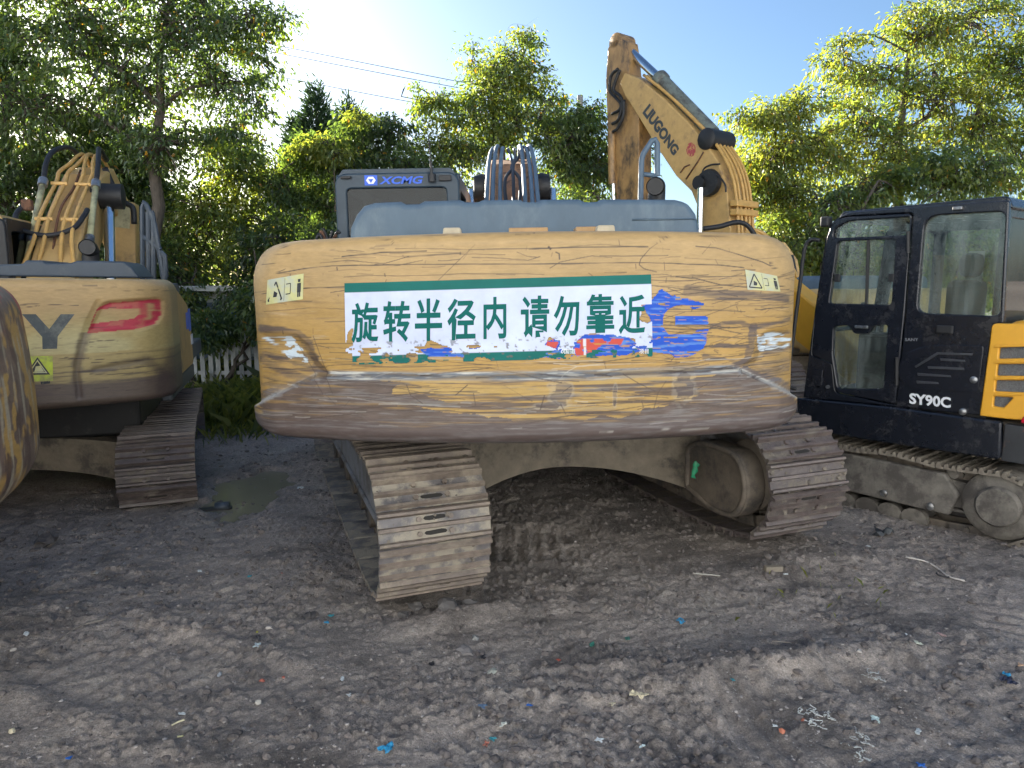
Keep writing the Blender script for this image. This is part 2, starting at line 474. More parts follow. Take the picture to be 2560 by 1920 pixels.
def gh(x, y):
    x = np.asarray(x, float); y = np.asarray(y, float)
    near = sstep(60, 14, np.hypot(x, y))
    h = 0.05 * (fbm(x * 0.5, y * 0.5, 3, 3) - 0.5) + 0.05 * (fbm(x * 1.6, y * 1.6, 3, 4) - 0.5)
    cm = clod_mask(x, y)
    wx = x + 0.03 * (vnoise(x * 9, y * 9, 31) - 0.5); wy = y + 0.03 * (vnoise(x * 9, y * 9, 32) - 0.5)
    bil = 0
    for k, (f, a) in enumerate(((8, 0.6), (17, 0.42), (34, 0.26), (60, 0.13))):
        bil = bil + a * (1 - np.abs(2 * vnoise(wx * f, wy * f, 40 + k) - 1))
    h = h + cm * (0.042 * (bil - 0.75) + 0.008)
    # crawler scrape marks, running towards the camera-left
    ca, sa = math.cos(R(16)), math.sin(R(16))
    p = x * ca + y * sa; q = -x * sa + y * ca
    sc = fbm(p * 2.2, q * 13, 3, 55)
    h = h + 0.018 * (sc - 0.5) * (1 - 0.5 * np.clip(cm, 0, 1))
    # grouser prints left by crawlers
    for (x0, y0, an, ln, dp) in ((1.30, 2.75, 14, 2.2, .016), (-1.55, 3.0, -24, 1.7, .009), (0.25, 2.55, 30, 1.6, .010), (2.55, 3.1, 62, 1.6, .016), (-0.3, 4.7, 0, 1.8, .018)):
        an = R(an); s_ = (x - x0) * math.cos(an) + (y - y0) * math.sin(an); t_ = -(x - x0) * math.sin(an) + (y - y0) * math.cos(an)
        mk = sstep(.32, .24, np.abs(t_ + .05 * (fbm(s_ * 2, t_ * 2, 2, 9) - .5))) * sstep(ln / 2, ln / 2 - .4, np.abs(s_)) * sstep(.3, .55, fbm(x * 2.2, y * 2.2, 3, 66))
        tr = np.abs(((s_ + .02 * vnoise(t_ * 6, s_ * 3, 12)) / .105) % 1.0 - .5) * 2
        h = h + mk * (dp * (sstep(.25, .75, tr) - .7) - .012) + .022 * sstep(.10, .0, np.abs(np.abs(t_) - .36)) * sstep(ln / 2, ln / 2 - .4, np.abs(s_)) * fbm(x * 9, y * 9, 3, 67)
    # fine crumbs
    cr = fbm(x * 42, y * 42, 2, 61)
    h = h + 0.017 * sstep(0.45, 0.85, cr) * (0.45 + 0.75 * sstep(0.35, 0.6, fbm(x * 3, y * 3, 3, 62)))
    # banks thrown up beside the crawlers
    h = h + 0.06 * _g(x, y, -0.28, 3.62, 0.42, 0.10, 0.3) + 0.05 * _g(x, y, 1.85, 4.30, 0.5, 0.13, 0.3)
    h = h + 0.05 * _g(x, y, 1.25, 3.12, 0.7, 0.16, 0.28) + 0.07 * _g(x, y, -2.75, 3.6, 0.5, 0.7) + 0.10 * _g(x, y, 0.35, 7.4, 1.2, 0.9)
    h = h - 0.065 * _g(x, y, -1.12, 4.9, .26, 1.1, .36)
    pa, pb = puddle_mask(x, y)
    h = h * (1 - 0.75 * pa) - 0.036 * pa
    h = h * (1 - 0.85 * pb) - 0.035 * pb
    return h * near
def gz(x, y): return float(gh(np.array([x]), np.array([y]))[0])

def axis_pts(a, b, d0, grow, lo, hi):
    pts = [a]
    while pts[-1] < b: pts.append(pts[-1] + max(d0, grow * pts[-1]))
    pts = list(lo) + pts + list(hi)
    return np.array(pts)
gy = axis_pts(2.0, 14.0, 0.010, 0.0046, [-400, -120, -40, -14, -5, 0, 1, 1.6, 1.85], [15, 17, 20, 26, 40, 80, 200, 500, 1200])
gxp = [0.0]
while gxp[-1] < 8.0:
    xx = gxp[-1]; gxp.append(xx + (0.0115 if xx < 1.9 else 0.017 if xx < 3 else 0.030 if xx < 5 else 0.06))
gxp = np.array(gxp)
gx = np.concatenate([[-1200, -300, -90, -40, -20, -12], -gxp[:0:-1], gxp, [12, 20, 40, 90, 300, 1200]])
GX, GY = np.meshgrid(gx, gy)
GH = gh(GX.ravel(), GY.ravel())
_x, _y = GX.ravel(), GY.ravel()
_cm = clod_mask(_x, _y); _pa, _pb = puddle_mask(_x, _y)
_t = np.clip(0.40 + 1.2 * (fbm(_x * 1.1, _y * 1.1, 4, 81) - 0.5) + 0.9 * (fbm(_x * 7, _y * 7, 3, 82) - 0.5), 0, 1)
_dark = np.array((0.165, 0.142, 0.125)); _mid = np.array((0.320, 0.274, 0.238)); _lite = np.array((0.41, 0.357, 0.302))
_c = _dark + (_mid - _dark) * sstep(0.0, 0.5, _t)[:, None]
_c = _c + (_lite - _c) * (sstep(0.55, 1.0, _t) * 0.8)[:, None]
_c = _c * (1 - 0.18 * np.clip(_cm, 0, 1) * sstep(0.3, 0.7, fbm(_x * 5, _y * 5, 3, 83)))[:, None]
_wet = np.clip(sstep(0.55, 0.74, fbm(_x * 0.9 + 3, _y * 0.9, 4, 84)) * (1 - np.clip(_cm, 0, 1)) + _pa + _pb + 0.5 * _g(_x, _y, -1.0, 3.2, 0.5, 0.9), 0, 1)
_wet = _wet * (0.5 + 0.5 * sstep(0.35, 0.55, fbm(_x * 6, _y * 6, 3, 85)))
_c = _c * (1 - 0.28 * _wet)[:, None]
gm = bpy.data.materials.new('churned_mud'); gm.use_nodes = True
def _ground_nodes(m):
    N = m.node_tree.nodes; L = m.node_tree.links; p = _principled(m)
    tc = N.new('ShaderNodeTexCoord'); at_ = N.new('ShaderNodeAttribute'); at_.attribute_name = 'soil'; aw = N.new('ShaderNodeAttribute'); aw.attribute_name = 'wet'
    def noise(sc, det, rg=.65):
        n = N.new('ShaderNodeTexNoise'); n.inputs['Scale'].default_value = sc; n.inputs['Detail'].default_value = det; n.inputs['Roughness'].default_value = rg
        L.new(tc.outputs['Object'], n.inputs['Vector']); return n.outputs['Fac']
    def rng(src, a, b, c, d):
        r = N.new('ShaderNodeMapRange'); r.inputs['From Min'].default_value = a; r.inputs['From Max'].default_value = b; r.inputs['To Min'].default_value = c; r.inputs['To Max'].default_value = d
        L.new(src, r.inputs['Value']); return r.outputs[0]
    def scale(c, f):
        v = N.new('ShaderNodeVectorMath'); v.operation = 'SCALE'; L.new(c, v.inputs[0]); L.new(f, v.inputs['Scale']); return v.outputs[0]
    c = scale(at_.outputs['Color'], rng(noise(38, 10, .78), .3, .7, .50, 1.50))
    c = scale(c, rng(noise(130, 6, .75), .3, .7, .58, 1.42))
    vo = N.new('ShaderNodeTexVoronoi'); vo.inputs['Scale'].default_value = 75; L.new(tc.outputs['Object'], vo.inputs['Vector'])
    sp = N.new('ShaderNodeMath'); sp.operation = 'MULTIPLY'; L.new(rng(vo.outputs['Distance'], .16, .24, 1, 0), sp.inputs[0])
    vc = N.new('ShaderNodeSeparateColor'); L.new(vo.outputs['Color'], vc.inputs[0]); L.new(rng(vc.outputs[0], .70, .74, 0, 1), sp.inputs[1])
    mx = N.new('ShaderNodeMix'); mx.data_type = 'RGBA'; mx.inputs['B'].default_value = (.40, .38, .36, 1); L.new(sp.outputs[0], mx.inputs['Factor']); L.new(c, mx.inputs['A'])
    L.new(mx.outputs['Result'], p.inputs['Base Color']); L.new(rng(aw.outputs['Fac'], 0, 1, .80, .34), p.inputs['Roughness'])
    b1 = N.new('ShaderNodeBump'); b1.inputs['Strength'].default_value = .9; b1.inputs['Distance'].default_value = .016; L.new(noise(48, 8, .7), b1.inputs['Height'])
    b2 = N.new('ShaderNodeBump'); b2.inputs['Strength'].default_value = .8; b2.inputs['Distance'].default_value = .005; L.new(noise(170, 5, .7), b2.inputs['Height']); L.new(b1.outputs[0], b2.inputs['Normal'])
    L.new(b2.outputs[0], p.inputs['Normal'])
_ground_nodes(gm)
ground = link('ground', np_mesh('ground', np.stack([_x, _y, GH], 1), grid_faces(len(gy), len(gx)), gm, {'soil': _c, 'wet': _wet}), kind='structure')

wm = bpy.data.materials.new('muddy_water'); wm.use_nodes = True
_p = _principled(wm); _p.inputs['Base Color'].default_value = (0.27, 0.24, 0.17, 1); _p.inputs['Roughness'].default_value = 0.06
_n = wm.node_tree.nodes.new('ShaderNodeTexNoise'); _n.inputs['Scale'].default_value = 9; _b = wm.node_tree.nodes.new('ShaderNodeBump'); _b.inputs['Strength'].default_value = 0.05
wm.node_tree.links.new(_n.outputs['Fac'], _b.inputs['Height']); wm.node_tree.links.new(_b.outputs[0], _p.inputs['Normal'])
def puddle(cx, cy, rx, ry, z):
    b = MB(); n = 40
    b.add([(cx + rx * math.cos(6.2832 * k / n), cy + ry * math.sin(6.2832 * k / n), z) for k in range(n)], [tuple(range(n))])
    return b.build('puddle', wm, kind='structure')
puddle(-2.28, 6.05, 0.62, 1.2, -0.026)
puddle(3.55, 3.75, 0.8, 0.36, -0.017)

# crumbs and small clods lying loose on the mud, far too many to count
def lump(seed, n_sub=1, squash=0.65):
    import bmesh
    bm = bmesh.new(); bmesh.ops.create_icosphere(bm, subdivisions=n_sub, radius=1.0)
    rg = random.Random(seed)
    for v in bm.verts:
        v.co *= rg.uniform(0.65, 1.2); v.co.z *= squash
    V = np.array([tuple(v.co) for v in bm.verts]); F = np.array([[v.index for v in f.verts] for f in bm.faces])
    bm.free()
    return V, F
def scatter(name, n, seed, size, mats, where):
    rg = np.random.default_rng(seed)
    ls = [lump(seed * 7 + k) for k in range(6)]
    Vs = []; Fs = []; b = 0
    px, py = where(rg, n)
    pz = gh(px, py)
    for i in range(len(px)):
        V, F = ls[i % 6]
        s = size(rg); a = rg.uniform(0, 6.28); c, sn = math.cos(a), math.sin(a)
        W = V * s * np.array([1, rg.uniform(0.6, 1), rg.uniform(0.6, 1)])
        W = np.stack([W[:, 0] * c - W[:, 1] * sn + px[i], W[:, 0] * sn + W[:, 1] * c + py[i], W[:, 2] + pz[i] + s * 0.1], 1)
        Vs.append(W); Fs.append(F + b); b += len(V)
    return link(name, np_mesh(name, np.concatenate(Vs), np.concatenate(Fs), mats, smooth=False))
def _where_clods(rg, n):
    xs = rg.uniform(-3.6, 3.6, n * 8); ys = 2.2 + 5.5 * rg.random(n * 8) ** 1.5
    k = rg.random(n * 8) < clod_mask(xs, ys) * 0.9 + 0.12
    return xs[k][:n], ys[k][:n]
def _where_all(rg, n):
    ys = 2.2 + 4.5 * rg.random(n) ** 1.4
    return rg.uniform(-0.85, 0.85, n) * ys, ys
mud_clods = scatter('mud_clods', 14000, 5, lambda g: 0.0035 + 0.024 * g.random() ** 4.5, mat('dark_clod', (0.135, 0.115, 0.105), 0.9, var=0.4, dirt_scale=3, bump=0.6), _where_clods)
mud_clods['kind'] = 'stuff'; tag(mud_clods, 'loose dark mud clods strewn over the churned ground', 'mud clods')
gravel = scatter('gravel', 7000, 9, lambda g: 0.0022 + 0.009 * g.random() ** 3.5, mat('pale_grit', (0.30, 0.27, 0.25), 0.85, var=0.5, dirt_scale=4, dirt=(0.50, 0.49, 0.47), dirt_lo=0.6, dirt_hi=0.7), _where_all)
gravel['kind'] = 'stuff'; tag(gravel, 'pale grit and small pebbles sprinkled over the mud', 'gravel')

# ================================================================ excavators: shared builders
YEL = np.array((0.375, 0.225, 0.060)); TAN = np.array((0.400, 0.268, 0.118)); BRN = np.array((0.082, 0.060, 0.055))
GRY = np.array((0.20, 0.185, 0.18)); PALE = np.array((0.46, 0.44, 0.39)); DRK = np.array((0.055, 0.038, 0.032)); RSTC = np.array((0.17, 0.085, 0.05))

class CW:
    """counterweight: rear arc about the slew axis, rounded in plan and in elevation"""
    def __init__(s, Rr, W, zb, zt, rc, rt, rb, et, eb, depth, crown=0.0, yo=0.0):
        s.yo = yo
        s.R, s.W, s.zb, s.zt, s.rc, s.rt, s.rb, s.et, s.eb, s.depth, s.crown = Rr, W, zb, zt, rc, rt, rb, et, eb, depth, crown
    def inset(s, z):
        a = np.clip((z - (s.zt - s.et)) / s.et, 0, 1); b = np.clip(((s.zb + s.eb) - z) / s.eb, 0, 1)
        return s.et * (1 - np.sqrt(1 - a * a)) + s.eb * 1.25 * (1 - np.sqrt(1 - b * b))
    def half(s, z):
        a = np.clip((z - (s.zt - s.rt)) / s.rt, 0, 1); b = np.clip(((s.zb + s.rb) - z) / s.rb, 0, 1)
        return s.W - s.rt * (1 - np.sqrt(1 - a * a)) * 0.9 - s.rb * (1 - np.sqrt(1 - b * b)) * 0.9
    def rear_y(s, x, z):
        o = s.inset(z); w = s.half(z)
        e = np.clip((np.abs(x) - (w - s.rc)) / s.rc, 0, 1)
        return s.yo - np.sqrt(np.maximum((s.R - o) ** 2 - x * x, 0.01)) + s.rc * (1 - np.sqrt(1 - e * e))
    def on(s, x, z, off=0.003):
        """point on the rear face, off metres proud of it"""
        x = float(x); z = float(z)
        return Vector((x, float(s.rear_y(np.array(x), np.array(z))), z)) + Vector((x, -math.sqrt(max(s.R ** 2 - x * x, 0.1)), 0)).normalized() * off
    def grid(s, nx, nz, disp=None):
        zc = np.linspace(0, 1, nz)
        zs = s.zb + (s.zt - s.zb) * (zc + 0.0) 
        # denser rows at the rolled edges
        ang = np.linspace(-math.pi / 2, 0, 12)[1:]
        top = s.zt - s.et + s.et * np.sin(np.linspace(0, math.pi / 2, 10))
        bot = s.zb + s.eb + s.eb * np.sin(np.linspace(-math.pi / 2, 0, 12))
        mid = np.linspace(s.zb + s.eb, s.zt - s.et, nz)[1:-1]
        zs = np.concatenate([bot, mid, top])
        core = np.linspace(-1, 1, nx); al = np.linspace(0, math.pi / 2, 14)[1:]
        rows_x = []; rows_y = []; rows_z = []; mask = []
        side = np.concatenate([[0.03, 0.08], np.linspace(0.16, s.depth, 7)])
        for z in zs:
            w = float(s.half(z)); rc = min(s.rc, w * 0.8)
            xc = core * (w - rc); yc = s.yo - np.sqrt((s.R - float(s.inset(z))) ** 2 - xc * xc)
            xe = w - rc + rc * np.sin(al); ye = s.yo - np.sqrt((s.R - float(s.inset(z))) ** 2 - xe * xe) + rc * (1 - np.cos(al))
            xs_ = np.full(len(side), w); ys_ = ye[-1] + side
            rows_x.append(np.concatenate([-xs_[::-1], -xe[::-1], xc, xe, xs_]))
            rows_y.append(np.concatenate([ys_[::-1], ye[::-1], yc, ye, ys_]))
            rows_z.append(np.full(len(rows_x[-1]), z))
        X, Y, Z = np.array(rows_x), np.array(rows_y), np.array(rows_z)
        if s.crown: Z = Z - s.crown * (X / s.W) ** 2 * ((Z - s.zb) / (s.zt - s.zb))
        if disp is not None:
            D = disp(X, Z)
            Y = Y - D
            X = X * (1 + 0.35 * np.clip(D, 0, 1) * (np.abs(X) > s.W - s.rc))
        s.shape = X.shape
        return X, Y, Z
    def close(s, X, Y, Z):
        """vertices and quads, with top and bottom strips running to the front"""
        nr, nc = X.shape
        yf = float(Y[nr // 2, 0]) 
        V = np.stack([X, Y, Z], 2)
        bot = V[0].copy(); bot[:, 1] = np.maximum(bot[:, 1], yf); 
        top = V[-1].copy(); top[:, 1] = np.maximum(top[:, 1], yf)
        A = np.concatenate([bot[None], V, top[None]], 0)
        return A.reshape(-1, 3), grid_faces(nr + 2, nc)

def streaks(x, z, seed, fx=2.2, fz=60):
    return fbm(x * fx + 0.4 * vnoise(x * 1.3, z * 4, seed + 9), z * fz + 2.0 * (fbm(x * 1.1, z * 3, 3, seed + 7) - 0.5), 4, seed, 0.6)
def mixc(c, to, f): return c + (to - c) * np.clip(f, 0, 1)[:, None]
def draw_lines(x, z, lines, c, dark=DRK):
    for pts, w, a in lines:
        P = np.array(pts); lo = P.min(0) - w * 4; hi = P.max(0) + w * 4
        k = (x > lo[0]) & (x < hi[0]) & (z > lo[1]) & (z < hi[1])
        if not k.any(): continue
        xx, zz = x[k], z[k]
        d = seg_dist(xx, zz + 0.005 * (fbm(xx * 7, zz * 2, 3, 3) - 0.5), pts)
        br = sstep(0.12, 0.4, vnoise(xx * 8 + 3, zz * 3, 5))
        f = a * sstep(max(w, .0024) * 1.25, max(w, .0024) * 0.3, d) * (0.45 + 0.55 * br)
        c[k] = mixc(c[k], dark, f)
    return c
def random_scratches(rg, n, x0, x1, z0, z1, wmin=0.0015, wmax=0.0032, slope=0.05, lmin=0.08, lmax=0.8):
    out = []
    for i in range(n):
        x = rg.uniform(x0, x1); z = z0 + (z1 - z0) * rg.random(); L = lmin + (lmax - lmin) * rg.random() ** 2.2
        s = rg.normal(0, slope) if rg.random() < 0.88 else rg.normal(0, 0.9)
        if abs(s) > 0.3: L *= 0.3
        b = rg.normal(0, 0.025) * L
        out.append(([(x - L / 2, z - s * L / 2), (x, z + b), (x + L / 2, z + s * L / 2)], rg.uniform(wmin, wmax), rg.uniform(0.35, 0.95)))
    return out

# ---- crawler undercarriage
def shoe_mesh(name, w, pitch, mats, slots=(-0.040, 0.036), bolts=True):
    """triple-grouser shoe: x along the width, y along the chain, z outwards"""
    p = pitch / 2
    prof = [(-p + .002, 0), (-p + .002, .014), (-p + .010, .040), (-p + .024, .040), (-p + .036, .010), (-.014, .010), (-.009, .032), (.009, .032), (.014, .010),
            (p - .034, .010), (p - .026, .032), (p - .012, .032), (p - .006, .008), (p - .003, .004), (p - .003, -.006), (-p + .02, -.006)]
    b = MB()
    n = len(prof)
    ch = 0.012
    V = [(-w / 2, y, z) for y, z in prof] + [(w / 2, y, z) for y, z in prof]
    F = []; Mi = []
    for i in range(n):
        j = (i + 1) % n
        F.append((i, j, n + j, n + i)); Mi.append(1 if max(prof[i][1], prof[j][1]) > 0.02 else 0)
    F += [tuple(range(n - 1, -1, -1)), tuple(range(n, 2 * n))]; Mi += [0, 0]
    b.add(V, F); b.m = Mi
    # bolt heads and the two mud-relief slots
    for sx in (-0.085, 0.085) if bolts else ():
        for sy in (-0.038, 0.038):
            b.cur = 1
            b.add([(sx + .015 * math.cos(k * 1.0472), sy + .015 * math.sin(k * 1.0472), zz) for zz in (.006, .024) for k in range(6)],
                  [(k, (k + 1) % 6, 6 + (k + 1) % 6, 6 + k) for k in range(6)] + [(6, 7, 8, 9, 10, 11)])
    b.cur = 2
    for sy in slots:
        b.add([(.032 * math.cos(k * .785) + (.03 if math.cos(k * .785) > 0 else -.03), sy + .013 * math.sin(k * .785), .0115) for k in range(8)], [tuple(range(8))])
    me = bpy.data.meshes.new(name)
    me.from_pydata(b.v, [], b.f)
    for m_ in mats: me.materials.append(m_)
    me.polygons.foreach_set('material_index', b.m)
    import bmesh
    bm = bmesh.new(); bm.from_mesh(me); bmesh.ops.recalc_face_normals(bm, faces=bm.faces); bm.to_mesh(me); bm.free()
    return me
def shoe_set(w, pitch, mats):
    return [shoe_mesh('track_shoe', w, pitch, mats, sl, bo) for sl, bo in (((-.040, .036), True), ((-.040,), True), ((.036,), True), ((), True), ((), False))]
def track_path(L, r1, r2, sag, zc1, zc2):
    """closed chain path in (y, z): wheel r1 at y=-L/2 (rear), r2 at +L/2"""
    pts = []
    for k in range(17):          # rear wheel from top over the back to the bottom
        a = R(90) + R(180) * k / 16
        pts.append((-L / 2 + r1 * math.cos(a), zc1 + r1 * math.sin(a)))
    g = 0.0
    zlow = min(zc1 - r1, zc2 - r2) 
    for k in range(1, 12):
        t = k / 12
        y = -L / 2 + L * t
        zz = (zc1 - r1) * (1 - t) + (zc2 - r2) * t
        flat = sstep(0, 0.13, t) * sstep(1, 0.87, t)
        pts.append((y, zz * (1 - flat) + (zlow - 0.045) * flat))
    for k in range(17):
        a = R(-90) + R(180) * k / 16
        pts.append((L / 2 + r2 * math.cos(a), zc2 + r2 * math.sin(a)))
    for k in range(1, 16):
        t = k / 16
        y = L / 2 - L * t
        zz = (zc2 + r2) * (1 - t) + (zc1 + r1) * t
        pts.append((y, zz - sag * abs(math.sin(t * math.pi * 3)) ** 1.5 * 0.8))
    return np.array(pts)
def resample(P, n):
    Q = np.vstack([P, P[:1]]); d = np.hypot(*np.diff(Q, axis=0).T); s = np.concatenate([[0], np.cumsum(d)])
    t = np.linspace(0, s[-1], n, endpoint=False)
    return np.stack([np.interp(t, s, Q[:, 0]), np.interp(t, s, Q[:, 1])], 1), s[-1]
def make_track(parent, xf, cx, w, pitch, path, mats, seed, lumps=0):
    """one crawler chain: link chain part with its shoes as pieces"""
    rg = random.Random(seed)
    _, tot = resample(path, 10)
    n = max(10, round(tot / pitch)); Q, _ = resample(path, n)
    mes = shoe_set(w, tot / n, mats)
    lk = MB()
    mats4 = []
    for i in range(n):
        a = Q[i]; b = Q[(i + 1) % n]
        mid = (a + b) / 2; d = b - a; ang = math.atan2(d[1], d[0])
        tx, ty = math.cos(ang), math.sin(ang)
        nx, ny = ty, -tx                     # outward normal for this winding
        Mt = Matrix(((-1, 0, 0, cx), (0, tx, nx, mid[0]), (0, ty, ny, mid[1]), (0, 0, 0, 1)))
        mats4.append(Mt)
        for sx in (-0.085, 0.085):
            lk.box((sx - .022, -tot / n * .56, -.085), (sx + .022, tot / n * .56, -.006 + .0001 * (i % 2)), Mt)
        if i % 2 == 0:
            lk.tube([Mt @ Vector((-.13, tot / n * .5, -.05)), Mt @ Vector((.13, tot / n * .5, -.05))], .022, 6)
    tr = lk.build('track_chain', M['frame'], parent)
    tr.matrix_local = xf
    for Mt in mats4:
        o = bpy.data.objects.new('track_shoe', rg.choice(mes)); col.objects.link(o); o.parent = tr
        o.matrix_local = Mt @ Matrix.Rotation(rg.gauss(0, 0.012), 4, 'X') @ Matrix.Translation((rg.gauss(0, 0.002), 0, rg.gauss(0, 0.002)))
    if lumps:
        rn = np.random.default_rng(seed + 50); ls = [lump(seed + k) for k in range(4)]; Vs = []; Fs = []; nb_ = 0
        for Mt in mats4:
            if (Mt.translation.z < .30 and Mt.translation.y > -1.2) or Mt.translation.y > .6: continue
            A = np.array(Mt)
            for q in range(lumps):
                V_, F_ = ls[q % 4]; s_ = .004 + .016 * rn.random() ** 3
                c_ = np.array([rn.uniform(-w / 2, w / 2), rn.choice((-.048, .045)) + rn.normal(0, .02), .012])
                W_ = np.c_[V_ * s_ + c_, np.ones(len(V_))] @ A.T
                Vs.append(W_[:, :3]); Fs.append(F_ + nb_); nb_ += len(V_)
        o = link('caked_mud', np_mesh('caked_mud', np.concatenate(Vs), np.concatenate(Fs), M['mud'], smooth=False), parent, kind='stuff'); o.matrix_local = xf
    return tr
def rot_z(a): return Matrix.Rotation(a, 4, 'Z')
def undercarriage(parent, yaw, L=3.6, gauge=2.44, w=0.6, pitch=0.19, r=0.385, zc=0.43, mats=None, guards=True, seed=1, frame_mat='frame', oy=0.0, off=(0, 0), lumps=(0, 0)):
    xf = Matrix.Translation((off[0], off[1], 0)) @ rot_z(yaw) @ Matrix.Translation((0, oy, 0)); fm = M[frame_mat]
    path = track_path(L, r * .94, r * 0.97, 0.03, zc - .025, zc - 0.01)
    trs = []
    for s in (-1, 1):
        cx = s * gauge / 2
        trs.append(make_track(parent, xf, cx, w, pitch, path, mats, seed + s, lumps[(s + 1) // 2]))
        # track frame: box beam with sloped top, rollers, wheels
        b = MB()
        k0 = r / .385; fw = min(.17, w * .3)
        prof = [(-L / 2 + .05, zc - .13 * k0), (-L / 2 + .45, zc - .15 * k0), (L / 2 - .45, zc - .15 * k0), (L / 2 - .1, zc - .10 * k0), (L / 2 - .1, zc + .10 * k0), (L / 2 - .55, zc + .20 * k0), (0, zc + .24 * k0), (-L / 2 + .6, zc + .20 * k0), (-L / 2 + .05, zc + .12 * k0)]
        b.prism(prof, lambda a, c, t: Vector((t, a, c)), cx - fw, cx + fw)
        b.prism([(-L / 2 + .15, zc - .19 * k0), (L / 2 - .5, zc - .19 * k0), (L / 2 - .5, zc - .15 * k0), (-L / 2 + .15, zc - .155 * k0)], lambda a, c, t: Vector((t, a, c)), cx - fw - .015, cx + fw + .015)
        o = b.build('track_frame', M['frame_grey'] if frame_mat == 'frame' else fm, parent, bevel=.015); o.matrix_local = xf
        nroll = 7
        for k in range(nroll):
            y = -L / 2 + .55 + (L - 1.1) * k / (nroll - 1)
            b = MB(); b.lathe([(.10, -.16), (.10, -.10), (.075, -.09), (.075, .09), (.10, .10), (.10, .16)], (cx, y, zc - .265), (1, 0, 0), 14)
            o = b.build('track_roller', fm, parent, smooth='angle'); o.matrix_local = xf
        # sprocket at the rear, idler at the front
        b = MB(); teeth = 21; out = []
        for k in range(teeth * 4):
            a = 2 * math.pi * k / (teeth * 4); rr = (r - .06) if k % 4 in (0, 1) else (r - .105)
            out.append((-L / 2 + rr * math.cos(a), zc - .025 + rr * math.sin(a)))
        b.prism(out, lambda a, c, t: Vector((t, a, c)), cx - .035, cx + .035)
        b.lathe([(.10, -.21), (.20, -.20), (.24, -.17), (.26, -.04), (.26, .04), (.24, .17), (.20, .20), (.1, .21)], (cx, -L / 2, zc), (1, 0, 0), 28)
        o = b.build('sprocket', fm, parent, smooth='angle'); o.matrix_local = xf
        b = MB(); b.lathe([(.09, -.13), (.12, -.10), (r - .10, -.09), (r - .095, -.05), (r - .06, -.04), (r - .06, .04), (r - .095, .05), (r - .10, .09), (.12, .10), (.09, .13)], (cx, L / 2, zc - .01), (1, 0, 0), 28)
        o = b.build('idler_wheel', fm, parent, smooth='angle'); o.matrix_local = xf
        for y in (-.75, .75):
            b = MB(); b.lathe([(.05 * k0, -.14), (.07 * k0, -.13), (.07 * k0, .13), (.05 * k0, .14)], (cx, y, zc + .60 * r), (1, 0, 0), 12)
            o = b.build('carrier_roller', fm, parent, smooth='angle'); o.matrix_local = xf
        if guards:
            # rounded final-drive guard on the inner side, with a raised rim
            ins = -s
            x0, x1 = cx + ins * .19, cx + ins * .345
            pr = rounded([(-L / 2 + .50, zc - .20), (-L / 2 + .50, zc + .12), (-L / 2 + .32, zc + .19), (-L / 2 - .12, zc + .19), (-L / 2 - .22, zc - .06), (-L / 2 - .10, zc - .27), (-L / 2 + .16, zc - .29)], [.02, .08, .12, .18, .18, .14, .1], 6)
            b = MB(); b.prism(pr, lambda a, c, t: Vector((t, a, c)), min(x0, x1), max(x0, x1))
            o = b.build('drive_guard', M['frame'], parent, smooth='angle', bevel=.02); o.matrix_local = xf
            cyc = sum(p[0] for p in pr) / len(pr); czc = sum(p[1] for p in pr) / len(pr)
            ring = [Vector((x1, cyc + (a - cyc) * .93, czc + (c - czc) * .93)) for a, c in pr]
            b = MB(); b.tube(ring + ring[:1], .021, 8, cap=False)
            o2 = b.build('guard_rim', M['frame'], o, smooth=True)
    # arched car body between the tracks
    b = MB(); n = 24; half = gauge / 2 - .16; k0 = r / .385
    for sgn in (-1, 1):
        V = []; F = []
        for k in range(n + 1):
            t = -1 + 2 * k / n; x = t * half
            zb = zc - .30 * k0 + .215 * k0 * (1 - abs(t) ** 2.2)
            zt = zc + (.27 - .10 * abs(t) ** 2.5) * k0
            y = sgn * (.85 + .42 * abs(t) ** 1.5) * k0
            V += [(x, y, zb), (x, y, zt), (x, y - sgn * .6 * k0, zt), (x, y - sgn * .6 * k0, zb)]
        for k in range(n):
            for q in range(4):
                q2 = (q + 1) % 4
                F.append((4 * k + q, 4 * k + q2, 4 * k + 4 + q2, 4 * k + 4 + q))
        F += [(0, 1, 2, 3), (4 * n, 4 * n + 3, 4 * n + 2, 4 * n + 1)]
        b.add(V, F)
    b.lathe([(.72 * k0, zc + .2 * k0), (.70 * k0, zc + .40 * k0), (.60 * k0, zc + .45 * k0)], (0, 0, 0), (0, 0, 1), 32)
    o = b.build('car_body', M['frame_dust'], parent, smooth='angle'); o.matrix_local = xf
    b = MB(); b.lathe([(.58 * k0, zc + .44 * k0), (.58 * k0, zc + .68 * k0)], (0, 0, 0), (0, 0, 1), 32)
    b.build('slew_ring', M['black'], parent, smooth='angle')
    return trs

